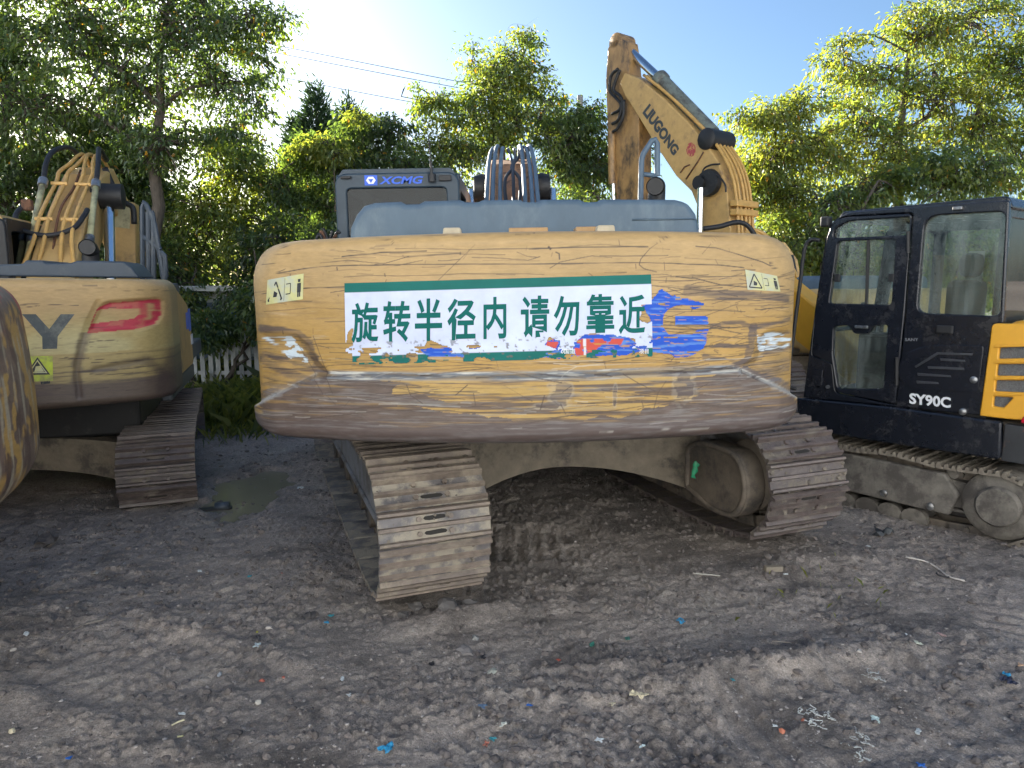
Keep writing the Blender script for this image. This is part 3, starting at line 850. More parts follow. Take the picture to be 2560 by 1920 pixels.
# ---- cab: panels with real openings
def cab(parent, x0, x1, y0, y1, z0, z1, m, rear_win, side_win=None, roof_m=None, glass='glass', roof_round=.10, rear_round=.09):
    """rear_win: (x0, z0, x1, z1) opening in the rear face"""
    t = .05
    def R_(a0, b0, a1, b1): return [(a0, b0), (a1, b0), (a1, b1), (a0, b1)]
    xf = lambda yy: (lambda a, b, t_: Vector((a, yy + t_, b)))
    yf = lambda xx: (lambda a, b, t_: Vector((xx + t_, a, b)))
    root = panel('cab', rounded(R_(x0, z0, x1, z1), [0.01, 0.01, rear_round, rear_round]), [rounded(R_(*rear_win), .04)], t, xf(y0 + t / 2), m, parent, .012)
    def glz(name, lo, hi):
        b = MB(); b.box(lo, hi); return b.build(name, M[glass], root)
    rx0, rz0, rx1, rz1 = rear_win
    glz('rear_window', (rx0 - .01, y0 + .022, rz0 - .01), (rx1 + .01, y0 + .028, rz1 + .01))
    zs = z0 + (z1 - z0) * .42
    for nm, xx in (('side_panel', x0 + t / 2), ('side_panel', x1 - t / 2)):
        o = rounded(R_(y0 + .055, z0, y1, z1), [.01, .01, .28, .03])
        h = [rounded(R_(y0 + .16, zs, y0 + (y1 - y0) * .48, z1 - .12), .05), rounded(R_(y0 + (y1 - y0) * .48 + .08, z0 + .25, y1 - .10, z1 - .12), .06)]
        panel(nm, o, h, t, yf(xx), m, root, .006)
        glz('side_window', (xx - .003, y0 + .12, zs - .02), (xx + .003, y1 - .06, z1 - .08))
    panel('front_frame', rounded(R_(x0 + .052, z0, x1 - .052, z1), .05), [rounded(R_(x0 + .11, z0 + .15, x1 - .11, z1 - .1), .05)], t, xf(y1 - t), m, root, .006)
    glz('windscreen', (x0 + .1, y1 - .052, z0 + .12), (x1 - .1, y1 - .046, z1 - .08))
    b = MB(); b.prism(rounded([(x0 + .02, z1 - .02), (x1 - .02, z1 - .02), (x1 - .06, z1 + .035), (x0 + .06, z1 + .035)], .02), lambda a, c, t_: Vector((a, t_, c)), y0 + .03, y1 - .15)
    b.build('roof', roof_m or m, root, smooth='angle', bevel=.015)
    b = MB(); b.box((x0 + .06, y0 + .06, z0), (x1 - .06, y1 - .06, z0 + .05)); b.build('cab_floor', M['black'], root)
    b = MB(); sx = (x0 + x1) / 2
    b.box((sx - .25, y0 + .35, z0 + .35), (sx + .25, y0 + .85, z0 + .50)); b.box((sx - .24, y0 + .28, z0 + .45), (sx + .24, y0 + .42, z0 + 1.05)); b.box((sx - .13, y0 + .28, z0 + 1.07), (sx + .13, y0 + .38, z0 + 1.25))
    b.build('seat', M['black'], root, bevel=.05)
    return root
def hose(name, pts, r, m, parent, n=8, sub=6):
    b = MB(); b.tube(bez(pts, sub), r, n); return b.build(name, m, parent, smooth=True)
def boom_plate(name, prof, width, m, parent, fn, bevel=.03):
    b = MB(); b.prism(prof, fn, -width / 2, width / 2); return b.build(name, m, parent, bevel=bevel)

# ================================================================ main excavator, seen from behind
big = empty('excavator', (0.09, 6.12, 0.045), (0, R(-0.9), 0))
tag(big, 'large yellow excavator seen from behind with a green and white banner on its scraped counterweight', 'excavator', 'parked excavators')
bpy.context.view_layer.update()
BI = big.matrix_world.inverted()
cw = CW(3.6, 1.435, .975, 1.98, 0.22, 0.21, 0.11, 0.06, 0.07, 0.75, 0.022, .82)
def on_cyl(u, v, Rr=3.6, yo=.82):
    """photograph pixel -> (x, z) on the counterweight's rear cylinder"""
    o = BI @ Vector((0, 0, CAM_H)) - Vector((0, yo, 0)); d = (BI.to_3x3() @ ray(u, v))
    a = d.x ** 2 + d.y ** 2; b = 2 * (o.x * d.x + o.y * d.y); c = o.x ** 2 + o.y ** 2 - Rr * Rr
    t = (-b - math.sqrt(max(b * b - 4 * a * c, 0))) / (2 * a)
    p = o + d * t
    return (p.x, p.z)
def L_(pts): return [on_cyl(u, v) for u, v in pts]

def soft_mask(x, z, poly, wob, seed, fz=1.0):
    wx = wob * 2.2 * (fbm(x * 5, z * 18 * fz, 4, seed) - 0.5) * 2; wz = wob * (fbm(x * 6, z * 14 * fz, 4, seed + 5) - 0.5) * 2
    return pip(x + wx, z + wz, poly).astype(float)
pocket_l = L_([(640, 826), (740, 830), (772, 858), (800, 900), (838, 938), (800, 948), (700, 985), (640, 1000)])
pocket_r = L_([(1992, 812), (1915, 820), (1888, 850), (1880, 890), (1850, 915), (1880, 930), (1985, 985), (1995, 985)])
def ridge(x): return 1.315 - 0.47 * np.clip(np.abs(x) - 1.03, 0, 1)
def edge_soft(x, z, poly, w):
    d = seg_dist(x, z, list(poly) + [poly[0]])
    ins = pip(x, z, poly)
    return np.where(ins, sstep(0, w, d), 0)
def big_disp(X, Z):
    x, z = X.ravel(), Z.ravel()
    D = 0.045 * sstep(0.004, -0.016, z - ridge(x))
    D -= 0.028 * edge_soft(x, z, pocket_l, 0.05) + 0.026 * edge_soft(x, z, pocket_r, 0.05)
    # dents
    rg = np.random.default_rng(4)
    for i in range(46):
        cx, cz = rg.uniform(-1.35, 1.35), rg.uniform(1.08, 1.95)
        D -= rg.uniform(0.0008, 0.0035) * np.exp(-((x - cx) / rg.uniform(.03, .2)) ** 2 - ((z - cz) / rg.uniform(.015, .05)) ** 2)
    return D.reshape(X.shape)
X, Y, Z = cw.grid(680, 285, big_disp)
V, F = cw.close(X, Y, Z)
x, z = V[:, 0], V[:, 2]
st = streaks(x, z, 21); st2 = streaks(x, z, 22, 5, 110); n1 = fbm(x * 3, z * 5, 4, 23); n2 = fbm(x * 16, z * 22, 3, 24)
c = YEL + (TAN - YEL) * (np.clip(sstep(1.47, 1.77, z + 0.12 * (n1 - .5)), 0, 1) * 0.85)[:, None]
c = c * (0.86 + 0.28 * n1)[:, None]
# faint horizontal wear streaks
c = mixc(c, BRN, 0.30 * sstep(0.62, 0.78, st) * sstep(1.95, 1.5, z))
c = mixc(c, PALE, 0.25 * sstep(0.66, 0.8, st2) * sstep(1.9, 1.4, z))
low = z < ridge(x) + 0.004
rl = [(640, 992), (805, 940), (1010, 946), (985, 975), (1120, 1000), (1000, 1012), (1180, 1040), (1340, 1052), (1500, 1060), (1500, 1120), (640, 1120)]
rr = [(2000, 985), (1860, 915), (1730, 938), (1690, 960), (1760, 985), (1620, 1010), (1540, 1040), (1400, 1056), (1300, 1064), (1300, 1120), (2000, 1120)]
ml = np.maximum(soft_mask(x, z, L_(rl), .035, 31), soft_mask(x, z, L_(rr), .035, 32))
c = mixc(c, BRN * (0.75 + 0.7 * n2[:, None]), ml * (0.93 - 0.35 * sstep(.60, .74, st)))
c = mixc(c, GRY, ml * 0.55 * sstep(0.50, 0.68, st2))
c = mixc(c, YEL * 0.9, ml * 0.45 * sstep(0.69, 0.76, st) )
midl = low & (ml < 0.5)
c = mixc(c, BRN, midl * 0.85 * sstep(0.52, 0.62, st))
c = mixc(c, GRY * 0.8, midl * 0.6 * sstep(0.56, 0.66, st2))
c = mixc(c, np.array((0.50, 0.36, 0.13)), midl * 0.35 * sstep(0.6, 0.4, st))
bot = sstep(1.115, 1.07, z + 0.05 * (st - .5))
c = mixc(c, BRN * 1.05, 0.88 * bot); c = mixc(c, GRY, bot * 0.4 * sstep(.45, .7, st2))
# grey-blue band scraped along the ridge
bd = sstep(.030, .010, np.abs(z - ridge(x) + 0.004 + 0.012 * (st - .5))) * (np.abs(x) < 1.06)
c = mixc(c, np.array((0.17, 0.185, 0.20)), bd * (0.55 + 0.45 * sstep(.4, .6, st2)))
c = mixc(c, PALE, bd * sstep(.60, .70, st2))
dg = sstep(.016, .004, np.abs(z - ridge(x))) * (np.abs(x) > 1.03)
c = mixc(c, PALE * 0.9, 0.8 * dg)
# brown rubbed bands
for pts, w, sd in (([(640, 826), (700, 824), (748, 834), (776, 868), (792, 915), (812, 940)], .024, 41), ([(650, 885), (720, 905), (790, 925), (820, 945)], .012, 42),
                   ([(640, 900), (700, 930), (790, 955)], .022, 46),
                   ([(1720, 728), (1800, 736), (1880, 738), (1975, 748)], .024, 43), ([(1780, 815), (1850, 808), (1885, 820), (1985, 800)], .013, 44),
                   ([(1884, 820), (1876, 870), (1866, 905), (1840, 915)], .018, 45), ([(1560, 805), (1700, 815), (1800, 812)], .008, 47), ([(1760, 890), (1850, 905), (1990, 870)], .012, 48),
                   ([(1640, 870), (1800, 865), (1870, 868)], .007, 49), ([(1880, 935), (1985, 920)], .018, 50)):
    P = L_(pts); d = seg_dist(x, z, P)
    f = sstep(w * 1.2, w * 0.75, d + 0.034 * (fbm(x * 7, z * 40, 4, sd) - 0.5)) * (0.55 + 0.45 * sstep(.35, .6, streaks(x, z, sd, 3, 90)))
    c = mixc(c, BRN, 0.9 * f)
pk = np.maximum(edge_soft(x, z, pocket_l, .02), edge_soft(x, z, pocket_r, .02))
c = mixc(c, BRN, pk * .75 * sstep(.50, .62, st)); c = mixc(c, TAN * .9, pk * .5 * sstep(.62, .5, st2))
# peeled pale reflector film in the end pockets
for poly, sd in (([(648, 842), (725, 838), (758, 880), (765, 905), (722, 900), (690, 868), (650, 852)], 51), ([(1893, 838), (1945, 830), (1990, 850), (1985, 872), (1905, 880), (1888, 862)], 52)):
    mk = soft_mask(x, z, L_(poly), .012, sd) * (fbm(x * 22, z * 60, 3, sd) > .46)
    c = mixc(c, np.array((0.52, 0.60, 0.66)), mk * .95)
# bare rust spots in the lower face
for (u, v, ru, rv, sd) in ((1400, 980, 22, 26, 61), (1706, 968, 22, 34, 62), (1534, 985, 5, 22, 64), (1370, 1010, 30, 8, 65)):
    cx, cz = on_cyl(u, v); sx, sz = ru * .0021, rv * .0021
    d = np.sqrt(((x - cx) / sx) ** 2 + ((z - cz) / sz) ** 2) + 1.1 * (fbm(x * 30, z * 30, 3, sd) - .5)
    c = mixc(c, PALE * .8, .25 * sstep(1.5, 1.1, d)); c = mixc(c, BRN, .85 * sstep(1.05, .9, d) * (.5 + .5 * sstep(.4, .55, streaks(x, z, sd, 6, 80))))
rg = np.random.default_rng(77)
lines = [(L_(p), w, a) for p, w, a in (
    ([(690, 684), (760, 672), (830, 665), (1020, 661), (1300, 660), (1480, 658), (1620, 657), (1800, 663), (1860, 670)], .0030, 1),
    ([(855, 642), (900, 637), (955, 631), (1010, 630), (1066, 627)], .0034, 1), ([(800, 658), (870, 651), (960, 659), (1022, 641)], .0024, .8),
    ([(1172, 624), (1300, 621), (1420, 619), (1620, 617)], .0032, 1), ([(1095, 651), (1110, 652), (1150, 648)], .0024, .8), ([(1180, 644), (1240, 645), (1320, 650), (1350, 641)], .0024, .9),
    ([(652, 735), (700, 727), (760, 721), (868, 717)], .0030, 1), ([(655, 756), (720, 752), (780, 754)], .0020, .8), ([(860, 693), (930, 688), (1010, 690), (1150, 685), (1300, 684), (1360, 686)], .0020, .7),
    ([(1740, 616), (1790, 620), (1850, 638), (1905, 655), (1940, 672)], .0032, 1), ([(1690, 692), (1740, 696), (1800, 712), (1860, 718), (1960, 716)], .0032, 1),
    ([(1673, 590), (1650, 604), (1625, 622), (1602, 648), (1598, 662), (1610, 672), (1642, 680)], .0026, 1), ([(1500, 640), (1560, 641), (1670, 639)], .0028, .9), ([(1375, 670), (1400, 655), (1480, 640), (1530, 645)], .0018, .8),
    ([(1390, 630), (1398, 634), (1399, 648)], .0034, 1), ([(1372, 617), (1376, 622)], .006, 1), ([(1660, 656), (1662, 675)], .0024, .8), ([(1640, 860), (1700, 862), (1780, 868), (1880, 862)], .0024, .9),
    ([(1600, 800), (1620, 820), (1720, 824), (1850, 818)], .0030, .9), ([(1860, 690), (1905, 700), (1960, 690)], .0022, .8), ([(1780, 760), (1830, 745), (1900, 752)], .0018, .7),
    ([(880, 915), (1000, 918), (1200, 912), (1420, 906), (1700, 905)], .0020, .8), ([(1080, 925), (1190, 918), (1300, 921)], .0018, .7), ([(1240, 900), (1246, 922)], .0018, .7), ([(1510, 905), (1515, 920)], .0018, .7),
    ([(1020, 960), (1030, 985), (1060, 1005)], .0024, .9), ([(1170, 960), (1140, 985)], .003, .9), ([(1185, 980), (1190, 1010)], .003, .7), ([(1350, 1020), (1360, 985)], .0035, .8), ([(1400, 1005), (1412, 1030)], .0026, .8), ([(1630, 1020), (1640, 980), (1660, 950)], .0035, .8), ([(1600, 1000), (1605, 1015), (1590, 1020)], .003, .8),
    ([(990, 985), (1080, 975), (1200, 978)], .0022, .7), ([(1260, 960), (1330, 1000)], .0022, .7))]
lines += random_scratches(rg, 90, -1.3, 1.3, 1.5, 1.97, .0012, .0022)
lines += random_scratches(rg, 150, -1.35, 1.35, 1.1, 1.5, .0012, .0030, .07)
lines += random_scratches(rg, 90, 0.55, 1.38, 1.3, 1.8, .0012, .0028, .25, .06, .4)
for i in range(60):      # impact nicks with short rust runs
    a, b = rg.uniform(-1.3, 1.3), rg.uniform(1.4, 1.97)
    lines.append(([(a, b), (a + rg.normal(0, .004), b - rg.uniform(.004, .03))], rg.uniform(.0015, .004), rg.uniform(.4, .9)))
c = draw_lines(x, z, lines, c)
lt = random_scratches(rg, 45, -1.35, 1.35, 1.03, 1.40, .0010, .0020, .05, .05, .4)
c = draw_lines(x, z, [(p_, w_, a_ * .6) for p_, w_, a_ in lt], c, PALE)
counterweight = link('counterweight', np_mesh('counterweight', V, F, M['paint'], {'paint': np.clip(c, 0.01, 1)}), big)
counterweight['label'] = 'scratched tan and yellow counterweight rubbed bare along its lower edge'

# ---- banner, torn along its foot
def sheet(name, corners, nu, nv, off, colour, keep, parent, m):
    (TL, TR, BR, BL) = corners
    s, t = np.meshgrid(np.linspace(0, 1, nu), np.linspace(0, 1, nv))
    U = (TL[0] * (1 - s) + TR[0] * s) * (1 - t) + (BL[0] * (1 - s) + BR[0] * s) * t
    W = (TL[1] * (1 - s) + TR[1] * s) * (1 - t) + (BL[1] * (1 - s) + BR[1] * s) * t
    P = np.array([on_cyl(a, b) for a, b in zip(U.ravel(), W.ravel())])
    yy = cw.rear_y(P[:, 0], P[:, 1])
    nr = np.stack([P[:, 0], -np.sqrt(cw.R ** 2 - P[:, 0] ** 2), 0 * P[:, 0]], 1) / cw.R
    wr = off + 0.0006 * (fbm(P[:, 0] * 20, P[:, 1] * 20, 3, 8) - .5)
    V_ = np.stack([P[:, 0], yy, P[:, 1]], 1) + nr * wr[:, None]
    Fq = grid_faces(nv, nu)
    k = keep(U.ravel(), W.ravel(), s.ravel(), t.ravel())
    Fq = Fq[k[Fq].all(1)]
    used = np.unique(Fq); remap = -np.ones(len(V_), int); remap[used] = np.arange(len(used))
    cc = colour(U.ravel(), W.ravel(), s.ravel(), t.ravel(), P)
    return link(name, np_mesh(name, V_[used], remap[Fq], m, {'paint': cc[used]}, smooth=True), parent)
M['vinyl'] = mat('printed_vinyl', (0.7, 0.7, 0.7), 0.5, spec=0.25, attr='paint', var=0.05, dirt_scale=8, bump=0.04)
TEAL = np.array((0.0, 0.115, 0.10)); WHT = np.array((0.54, 0.59, 0.76)); BLU = np.array((0.012, 0.075, 0.46))
def ban_keep(U, W, s, t):
    n = fbm(U * .035, W * .09, 4, 91) ; n2 = fbm(U * .012, W * .02, 3, 92)
    foot = (t > .80) & (n + .55 * (t - .86) + .25 * (n2 - .5) > .60)
    bite = pip(U + 14 * (fbm(U * .05, W * .05, 3, 93) - .5), W + 12 * (fbm(U * .06, W * .06, 3, 94) - .5), [(1365, 862), (1378, 842), (1400, 856), (1395, 872)])
    for poly in ([(1462, 834), (1530, 838), (1585, 848), (1590, 866), (1520, 872), (1440, 878), (1440, 852)], [(1602, 762), (1640, 758), (1640, 800), (1622, 808), (1586, 800), (1604, 792)], [(1052, 872), (1075, 850), (1100, 860), (1120, 880), (1080, 890)], [(1435, 868), (1470, 850), (1470, 900), (1430, 900)], [(1545, 862), (1585, 862), (1580, 895), (1540, 895)], [(868, 830), (886, 822), (880, 862), (866, 872)]):
        bite |= pip(U + 16 * (fbm(U * .06, W * .06, 3, 95) - .5), W + 10 * (fbm(U * .07, W * .12, 3, 96) - .5), poly)
    crn = (t > .86) & (s < .02)
    return ~(foot | bite | crn)
def ban_col(U, W, s, t, P):
    c_ = np.where(((t < .118) | (t > .895))[:, None], TEAL, WHT)
    g = fbm(U * .02, W * .03, 4, 97)
    c_ = c_ * (0.90 + 0.2 * g)[:, None]
    spot = sstep(.66, .74, fbm(U * .1, W * .12, 3, 98)) * sstep(.35, .95, t)
    c_ = mixc(c_, np.array((.12, .11, .10)), .75 * spot * (t > .72) + .12 * spot)
    return c_
BC = ((862, 708), (1627, 686), (1631, 891), (866, 912))
ban = sheet('warning_banner', BC, 380, 100, .0045, ban_col, ban_keep, big, M['vinyl'])
ban['label'] = 'white vinyl banner with green edges and green lettering, torn along its foot'
def on_cw(u, v, off):
    a, b = on_cyl(u, v); return cw.on(a, b, off)
for ch, (u0, u1, v0, v1) in zip('旋转半径内请勿靠近', ((880, 947, 756, 857), (959, 1027, 752, 855), (1038, 1106, 746, 852), (1119, 1190, 746, 850), (1209, 1266, 742, 847), (1302, 1373, 739, 843), (1384, 1448, 739, 840), (1465, 1535, 735, 832), (1546, 1612, 737, 835))):
    sl = -0.026 * (u1 - u0)
    lettering('banner_character', ch, lambda a, b, u0=u0, u1=u1, v0=v0, v1=v1, sl=sl: on_cw(u0 + (u1 - u0) * a, v1 + (v0 - v1) * b + sl * (a - .5), .0062), M['green_txt'], ban, off=.022)
for tx, u0, u1, v0, v1 in (('0国道', 1402, 1438, 872, 884), ('项目', 1597, 1620, 872, 884)):
    lettering('banner_small_print', tx, lambda a, b, u0=u0, u1=u1, v0=v0, v1=v1: on_cw(u0 + (u1 - u0) * a, v1 + (v0 - v1) * b, .0062), M['white_txt'], ban, off=.005)
# ---- torn blue decal under the banner, with the letter left out of it
def blue_keep(U, W, s, t):
    wu = U + 14 * (fbm(U * .02, W * .08, 4, 101) - .5); wv = W + 10 * (fbm(U * .05, W * .08, 3, 102) - .5)
    body = pip(wu, wv, [(1605, 765), (1640, 740), (1655, 722), (1680, 738), (1758, 756), (1765, 764), (1735, 775), (1720, 785), (1700, 778), (1772, 790), (1770, 845), (1760, 870), (1735, 888), (1690, 895), (1650, 880), (1600, 880), (1560, 890), (1340, 895), (1290, 890), (1220, 890), (1060, 895), (1050, 870), (1300, 868), (1440, 830), (1560, 835), (1600, 860), (1598, 812), (1625, 800)])
    a = (U - 1702) / 45; b = (W - 804) / 40
    G = (a * a + b * b < 1) & ~((U > 1687) & (W > 789) & (W < 814)) & (W < 836)
    G |= pip(U, W, [(1700, 766), (1722, 778), (1768, 772), (1778, 788), (1690, 790)]) | pip(U, W, [(1690, 813), (1775, 811), (1775, 822), (1722, 824), (1700, 836)])
    tear = fbm(U * .012, W * .20, 4, 103) > np.where(U > 1600, .77, .68)
    return body & ~G & ~tear
def blue_col(U, W, s, t, P):
    c_ = np.tile(BLU, (len(U), 1))
    c_ = mixc(c_, np.array((.12, .26, .55)), .7 * sstep(.5, .7, fbm(U * .02, W * .25, 4, 104)))
    red = pip(U, W, [(1362, 868), (1375, 838), (1396, 856), (1390, 872)]) | pip(U, W, [(1436, 870), (1446, 848), (1470, 846), (1560, 846), (1552, 862), (1510, 858), (1470, 890), (1440, 888)])
    c_ = mixc(c_, np.array((.50, .07, .05)), red * (fbm(U * .05, W * .08, 3, 105) > .42))
    c_ = mixc(c_, np.array((.6, .6, .62)), pip(U, W, [(1458, 846), (1466, 846), (1466, 896), (1459, 896)]) * 1.0)
    c_ = mixc(c_, np.array((.45, .25, .05)), .8 * sstep(.68, .73, fbm(U * .03, W * .3, 4, 106)))
    return c_
dec = sheet('torn_blue_decal', ((1040, 700), (1790, 700), (1790, 905), (1040, 905)), 390, 108, .0022, blue_col, blue_keep, big, M['vinyl'])
dec['label'] = 'shredded bright blue decal with a large letter G left out of it'

# ---- yellow warning stickers at both ends
def warn_sticker(c4, name):
    TL, TR, BR, BL = c4
    def q(a, b, off=.003):
        u = (BL[0] * (1 - a) + BR[0] * a) * (1 - b) + (TL[0] * (1 - a) + TR[0] * a) * b
        v = (BL[1] * (1 - a) + BR[1] * a) * (1 - b) + (TL[1] * (1 - a) + TR[1] * a) * b
        return on_cw(u, v, off)
    def flat(pts_list, m, nm, par, off):
        b = MB()
        for pts in pts_list: b.add([q(a_, b_, off) for a_, b_ in pts], [tuple(range(len(pts)))])
        return b.build(nm, m, par, fix=False)
    b = MB(); n = 10
    b.add([q(i / n, j / n) for j in range(n + 1) for i in range(n + 1)], [(j * (n + 1) + i, j * (n + 1) + i + 1, (j + 1) * (n + 1) + i + 1, (j + 1) * (n + 1) + i) for j in range(n) for i in range(n)])
    s = b.build('warning_sticker', M['sticker'], big, smooth=True, fix=False)
    def stroke(p0, p1, w):
        d = Vector((p1[0] - p0[0], p1[1] - p0[1])); nrm = Vector((-d.y, d.x)).normalized() * w
        return [(p0[0] + nrm.x * .5, p0[1] + nrm.y), (p0[0] - nrm.x * .5, p0[1] - nrm.y), (p1[0] - nrm.x * .5, p1[1] - nrm.y), (p1[0] + nrm.x * .5, p1[1] + nrm.y)]
    tri = [(.06, .13), (.44, .13), (.26, .86)]
    flat([stroke(tri[i], tri[(i + 1) % 3], .035) for i in range(3)] + [stroke((.5, .05), (.5, .95), .008), [(.2, .25), (.3, .25), (.32, .4), (.22, .5)], stroke((.54, .3), (.66, .3), .02), stroke((.54, .7), (.66, .7), .02), stroke((.66, .3), (.66, .7), .02)], M['ink'], 'warning_symbol', s, .0042)
    flat([[(.84, .3), (.94, .3), (.94, .66), (.84, .66)], [(.86, .7), (.92, .7), (.93, .82), (.85, .82)], [(.85, .12), (.885, .12), (.885, .3), (.85, .3)], [(.895, .12), (.93, .12), (.93, .3), (.895, .3)]], M['ink'], 'figure_symbol', s, .0043)
    return s
M['sticker'] = mat('faded_yellow_sticker', (0.52, 0.50, 0.22), 0.5, dirt=(0.42, 0.44, 0.36), dirt_scale=6, var=0.15)
M['ink'] = mat('black_print', (0.02, 0.022, 0.03), 0.5, dirt=(.3, .27, .12), dirt_scale=20, dirt_lo=.55, dirt_hi=.65)
warn_sticker(((668, 700), (760, 684), (758, 748), (663, 762)), 'l')
warn_sticker(((1862, 674), (1942, 690), (1952, 729), (1868, 724)), 'r')

# ---- things on the counterweight's top
for u, wd in ((1131, .045), (1513, .045)):
    p = BI @ at(u, 588, 3.50)
    b = MB(); b.prism(rounded([(-wd, 0), (wd, 0), (wd * .9, .035), (-wd * .9, .035)], .01), lambda a, c_, t: Vector((p.x + a, t, 1.975 + c_)), p.y - .03, p.y + .05)
    b.build('lifting_lug', mat('pale_dusty_lug', (.42, .36, .26), .8), big, bevel=.006)
for u0, u1 in ((1272, 1370), (1440, 1492)):
    a0 = BI @ at(u0, 580, 3.62); a1 = BI @ at(u1, 580, 3.62)
    b = MB(); b.box((a0.x, a0.y, 1.982), (a1.x, a0.y + .14, 2.015))
    b.build('steel_shim', M['oily'], big, bevel=.004)
b = MB()
for k, (u, v) in enumerate(((1196, 1105), (1560, 1100))):
    p = BI @ at(u, v, 3.95); b = MB(); b.lathe([(.028, -.05), (.04, -.03), (.04, .05)], (p.x, p.y, .965), (0, 0, 1), 10)
    b.build('anchor_bolt', mat('chalky_bolt', (.3, .28, .25), .8), big, smooth='angle')

# ---- revolving deck, engine hood, cab
b = MB(); b.box((-1.28, -1.95, 1.06), (1.28, 1.55, 1.20)); b.box((-1.30, -1.95, 1.2), (-.95, .0, 1.93)); b.box((.45, -1.9, 1.2), (1.30, 1.35, 1.93)); b.box((-.95, -1.9, 1.2), (.45, -1.0, 1.93))
b.build('house', M['dark_blue'], big, bevel=.02)
def hx(u, v): p = BI @ at(u, v, 4.32); return (p.x, p.z)
hp = [hx(872, 640), hx(874, 570), hx(890, 535), hx(908, 514), hx(935, 506), hx(1000, 503), hx(1014, 510), hx(1046, 509), hx(1060, 502), hx(1150, 499), hx(1162, 504), hx(1196, 504), hx(1206, 499), hx(1300, 498), hx(1311, 504), hx(1345, 504), hx(1354, 498), hx(1450, 497), hx(1461, 504), hx(1494, 503), hx(1503, 497), hx(1690, 498), hx(1722, 506), hx(1742, 535), hx(1750, 570), hx(1752, 640)]
hy = (BI @ at(1280, 520, 4.32)).y
b = MB(); b.prism(hp, lambda a, c_, t: Vector((a, t, c_)), hy, hy + .95)
hood = b.build('engine_hood', M['grey_blue'], big, smooth='angle', bevel=.035, seg=3)
b = MB(); p0 = hx(1580, 549); p1 = hx(1738, 547); b.tube([(p0[0], hy - .004, p0[1]), (p1[0], hy - .004, p1[1])], .006, 6); b.build('hood_seam', M['grey_blue'], hood, smooth=True)
cy = 5.72
def cx_(u, v): p = BI @ at(u, v, cy); return (p.x, p.z, p.y)
a0 = cx_(835, 434); a1 = cx_(1147, 434); w0 = cx_(866, 472); w1 = cx_(1116, 471)
xc = cab(big, a0[0], a1[0], a0[2], a0[2] + 1.75, 1.25, a0[1], M['cab_grey'], (w0[0], 1.75, w1[0], w0[1]), glass='glass_dark', rear_round=.10)
yb = a0[2]
def cabtxt(u0, u1, v0, v1, off): 
    q0 = cx_(u0, v1); q1 = cx_(u1, v0)
    return lambda a, b_: Vector((q0[0] + (q1[0] - q0[0]) * a, yb - off, q0[1] + (q1[1] - q0[1]) * b_))
lettering('cab_lettering', 'XCMG', cabtxt(948, 1058, 440, 461, .004), M['blue_txt'], xc, off=.03, shear=.25)
f = cabtxt(912, 943, 438, 464, .004); b = MB(); b.add([f(0, 0), f(1, 0), f(1, 1), f(0, 1)], [(0, 1, 2, 3)]); lg = b.build('logo_plate', M['blue_txt'], xc, fix=False)
f = cabtxt(912, 943, 438, 464, .006); b = MB()
hexo = [(.5 + .38 * math.cos(R(60 * k)), .5 + .40 * math.sin(R(60 * k))) for k in range(6)]; hexi = [(.5, .22), (.30, .62), (.70, .62)]
b.add([f(*p) for p in hexo], [tuple(range(6))]); b.build('logo_hexagon', M['white_txt'], xc, fix=False)
f = cabtxt(912, 943, 438, 464, .007); b = MB(); b.add([f(*p) for p in hexi], [(0, 1, 2)]); b.build('logo_triangle', M['blue_txt'], xc, fix=False)
for u0, u1, v0, v1 in ((853, 878, 441, 448), (1098, 1128, 438, 453)):
    f = cabtxt(u0, u1, v0, v1, .0); f2 = cabtxt(u0, u1, v0, v1, .025); b = MB()
    q = [f(0, 0), f(1, 0), f(1, 1), f(0, 1), f2(0, 0), f2(1, 0), f2(1, 1), f2(0, 1)]
    b.add(q, [(0, 1, 2, 3), (7, 6, 5, 4), (0, 4, 5, 1), (1, 5, 6, 2), (2, 6, 7, 3), (3, 7, 4, 0)]); b.build('cab_lamp', M['black'], xc, bevel=.004)
an = BI @ at(1080, 445, cy - .03); an2 = BI @ at(1071, 338, cy - .03)
b = MB(); b.tube([an, an + (an2 - an) * .4], .011, 8); b.tube([an + (an2 - an) * .38, an2], .005, 6); b.lathe([(.03, -.03), (.03, .03)], an, (0, 0, 1), 10)
b.build('antenna', M['black'], xc, smooth='angle')

# ---- exhaust and grab rail behind the hood
e0 = BI @ at(1640, 520, 4.75); e1 = BI @ at(1642, 472, 4.75); e2 = BI @ at(1638, 466, 4.52)
b = MB(); b.tube(bez([e0, e1, (e1 + e2) / 2 + Vector((0, 0, .01)), e2], 5), .056, 18, cap=False); b.tube(bez([e2 + Vector((0, .0, 0)), (e1 + e2) / 2 + Vector((0, .02, .01)), e1], 5), .051, 18, cap=True)
b.build('exhaust_pipe', M['black'], big, smooth='angle', fix=False)
def rail(name, pts, Yd, r, m):
    return hose(name, [BI @ at(u, v, Yd) for u, v in pts], r, m, big)
b = MB(); b.tube([BI @ at(u, v, 5.0) for u, v in ((1601, 515), (1604, 400), (1608, 385), (1630, 352), (1638, 349), (1643, 360), (1643, 440))], .020, 10)
b.build('grab_rail', M['grey_blue'], big, smooth='angle')
b = MB(); b.tube([BI @ at(u, v, 5.0) for u, v in ((1604, 435), (1643, 440))], .016, 8); b.build('grab_rail', M['grey_blue'], big, smooth=True)
# ---- rusty hoses heaped left of the cab
for k in range(5):
    pts = [BI @ at(790 + 9 * k + q * 6, 600 - 14 * math.sin(q * 1.2 + k) - 8 * (k % 3), 5.2 + .05 * k) for q in range(5)]
    hose('coiled_hose', pts, .012, M['rust'] if k % 2 else M['black'], big, 6, 4)
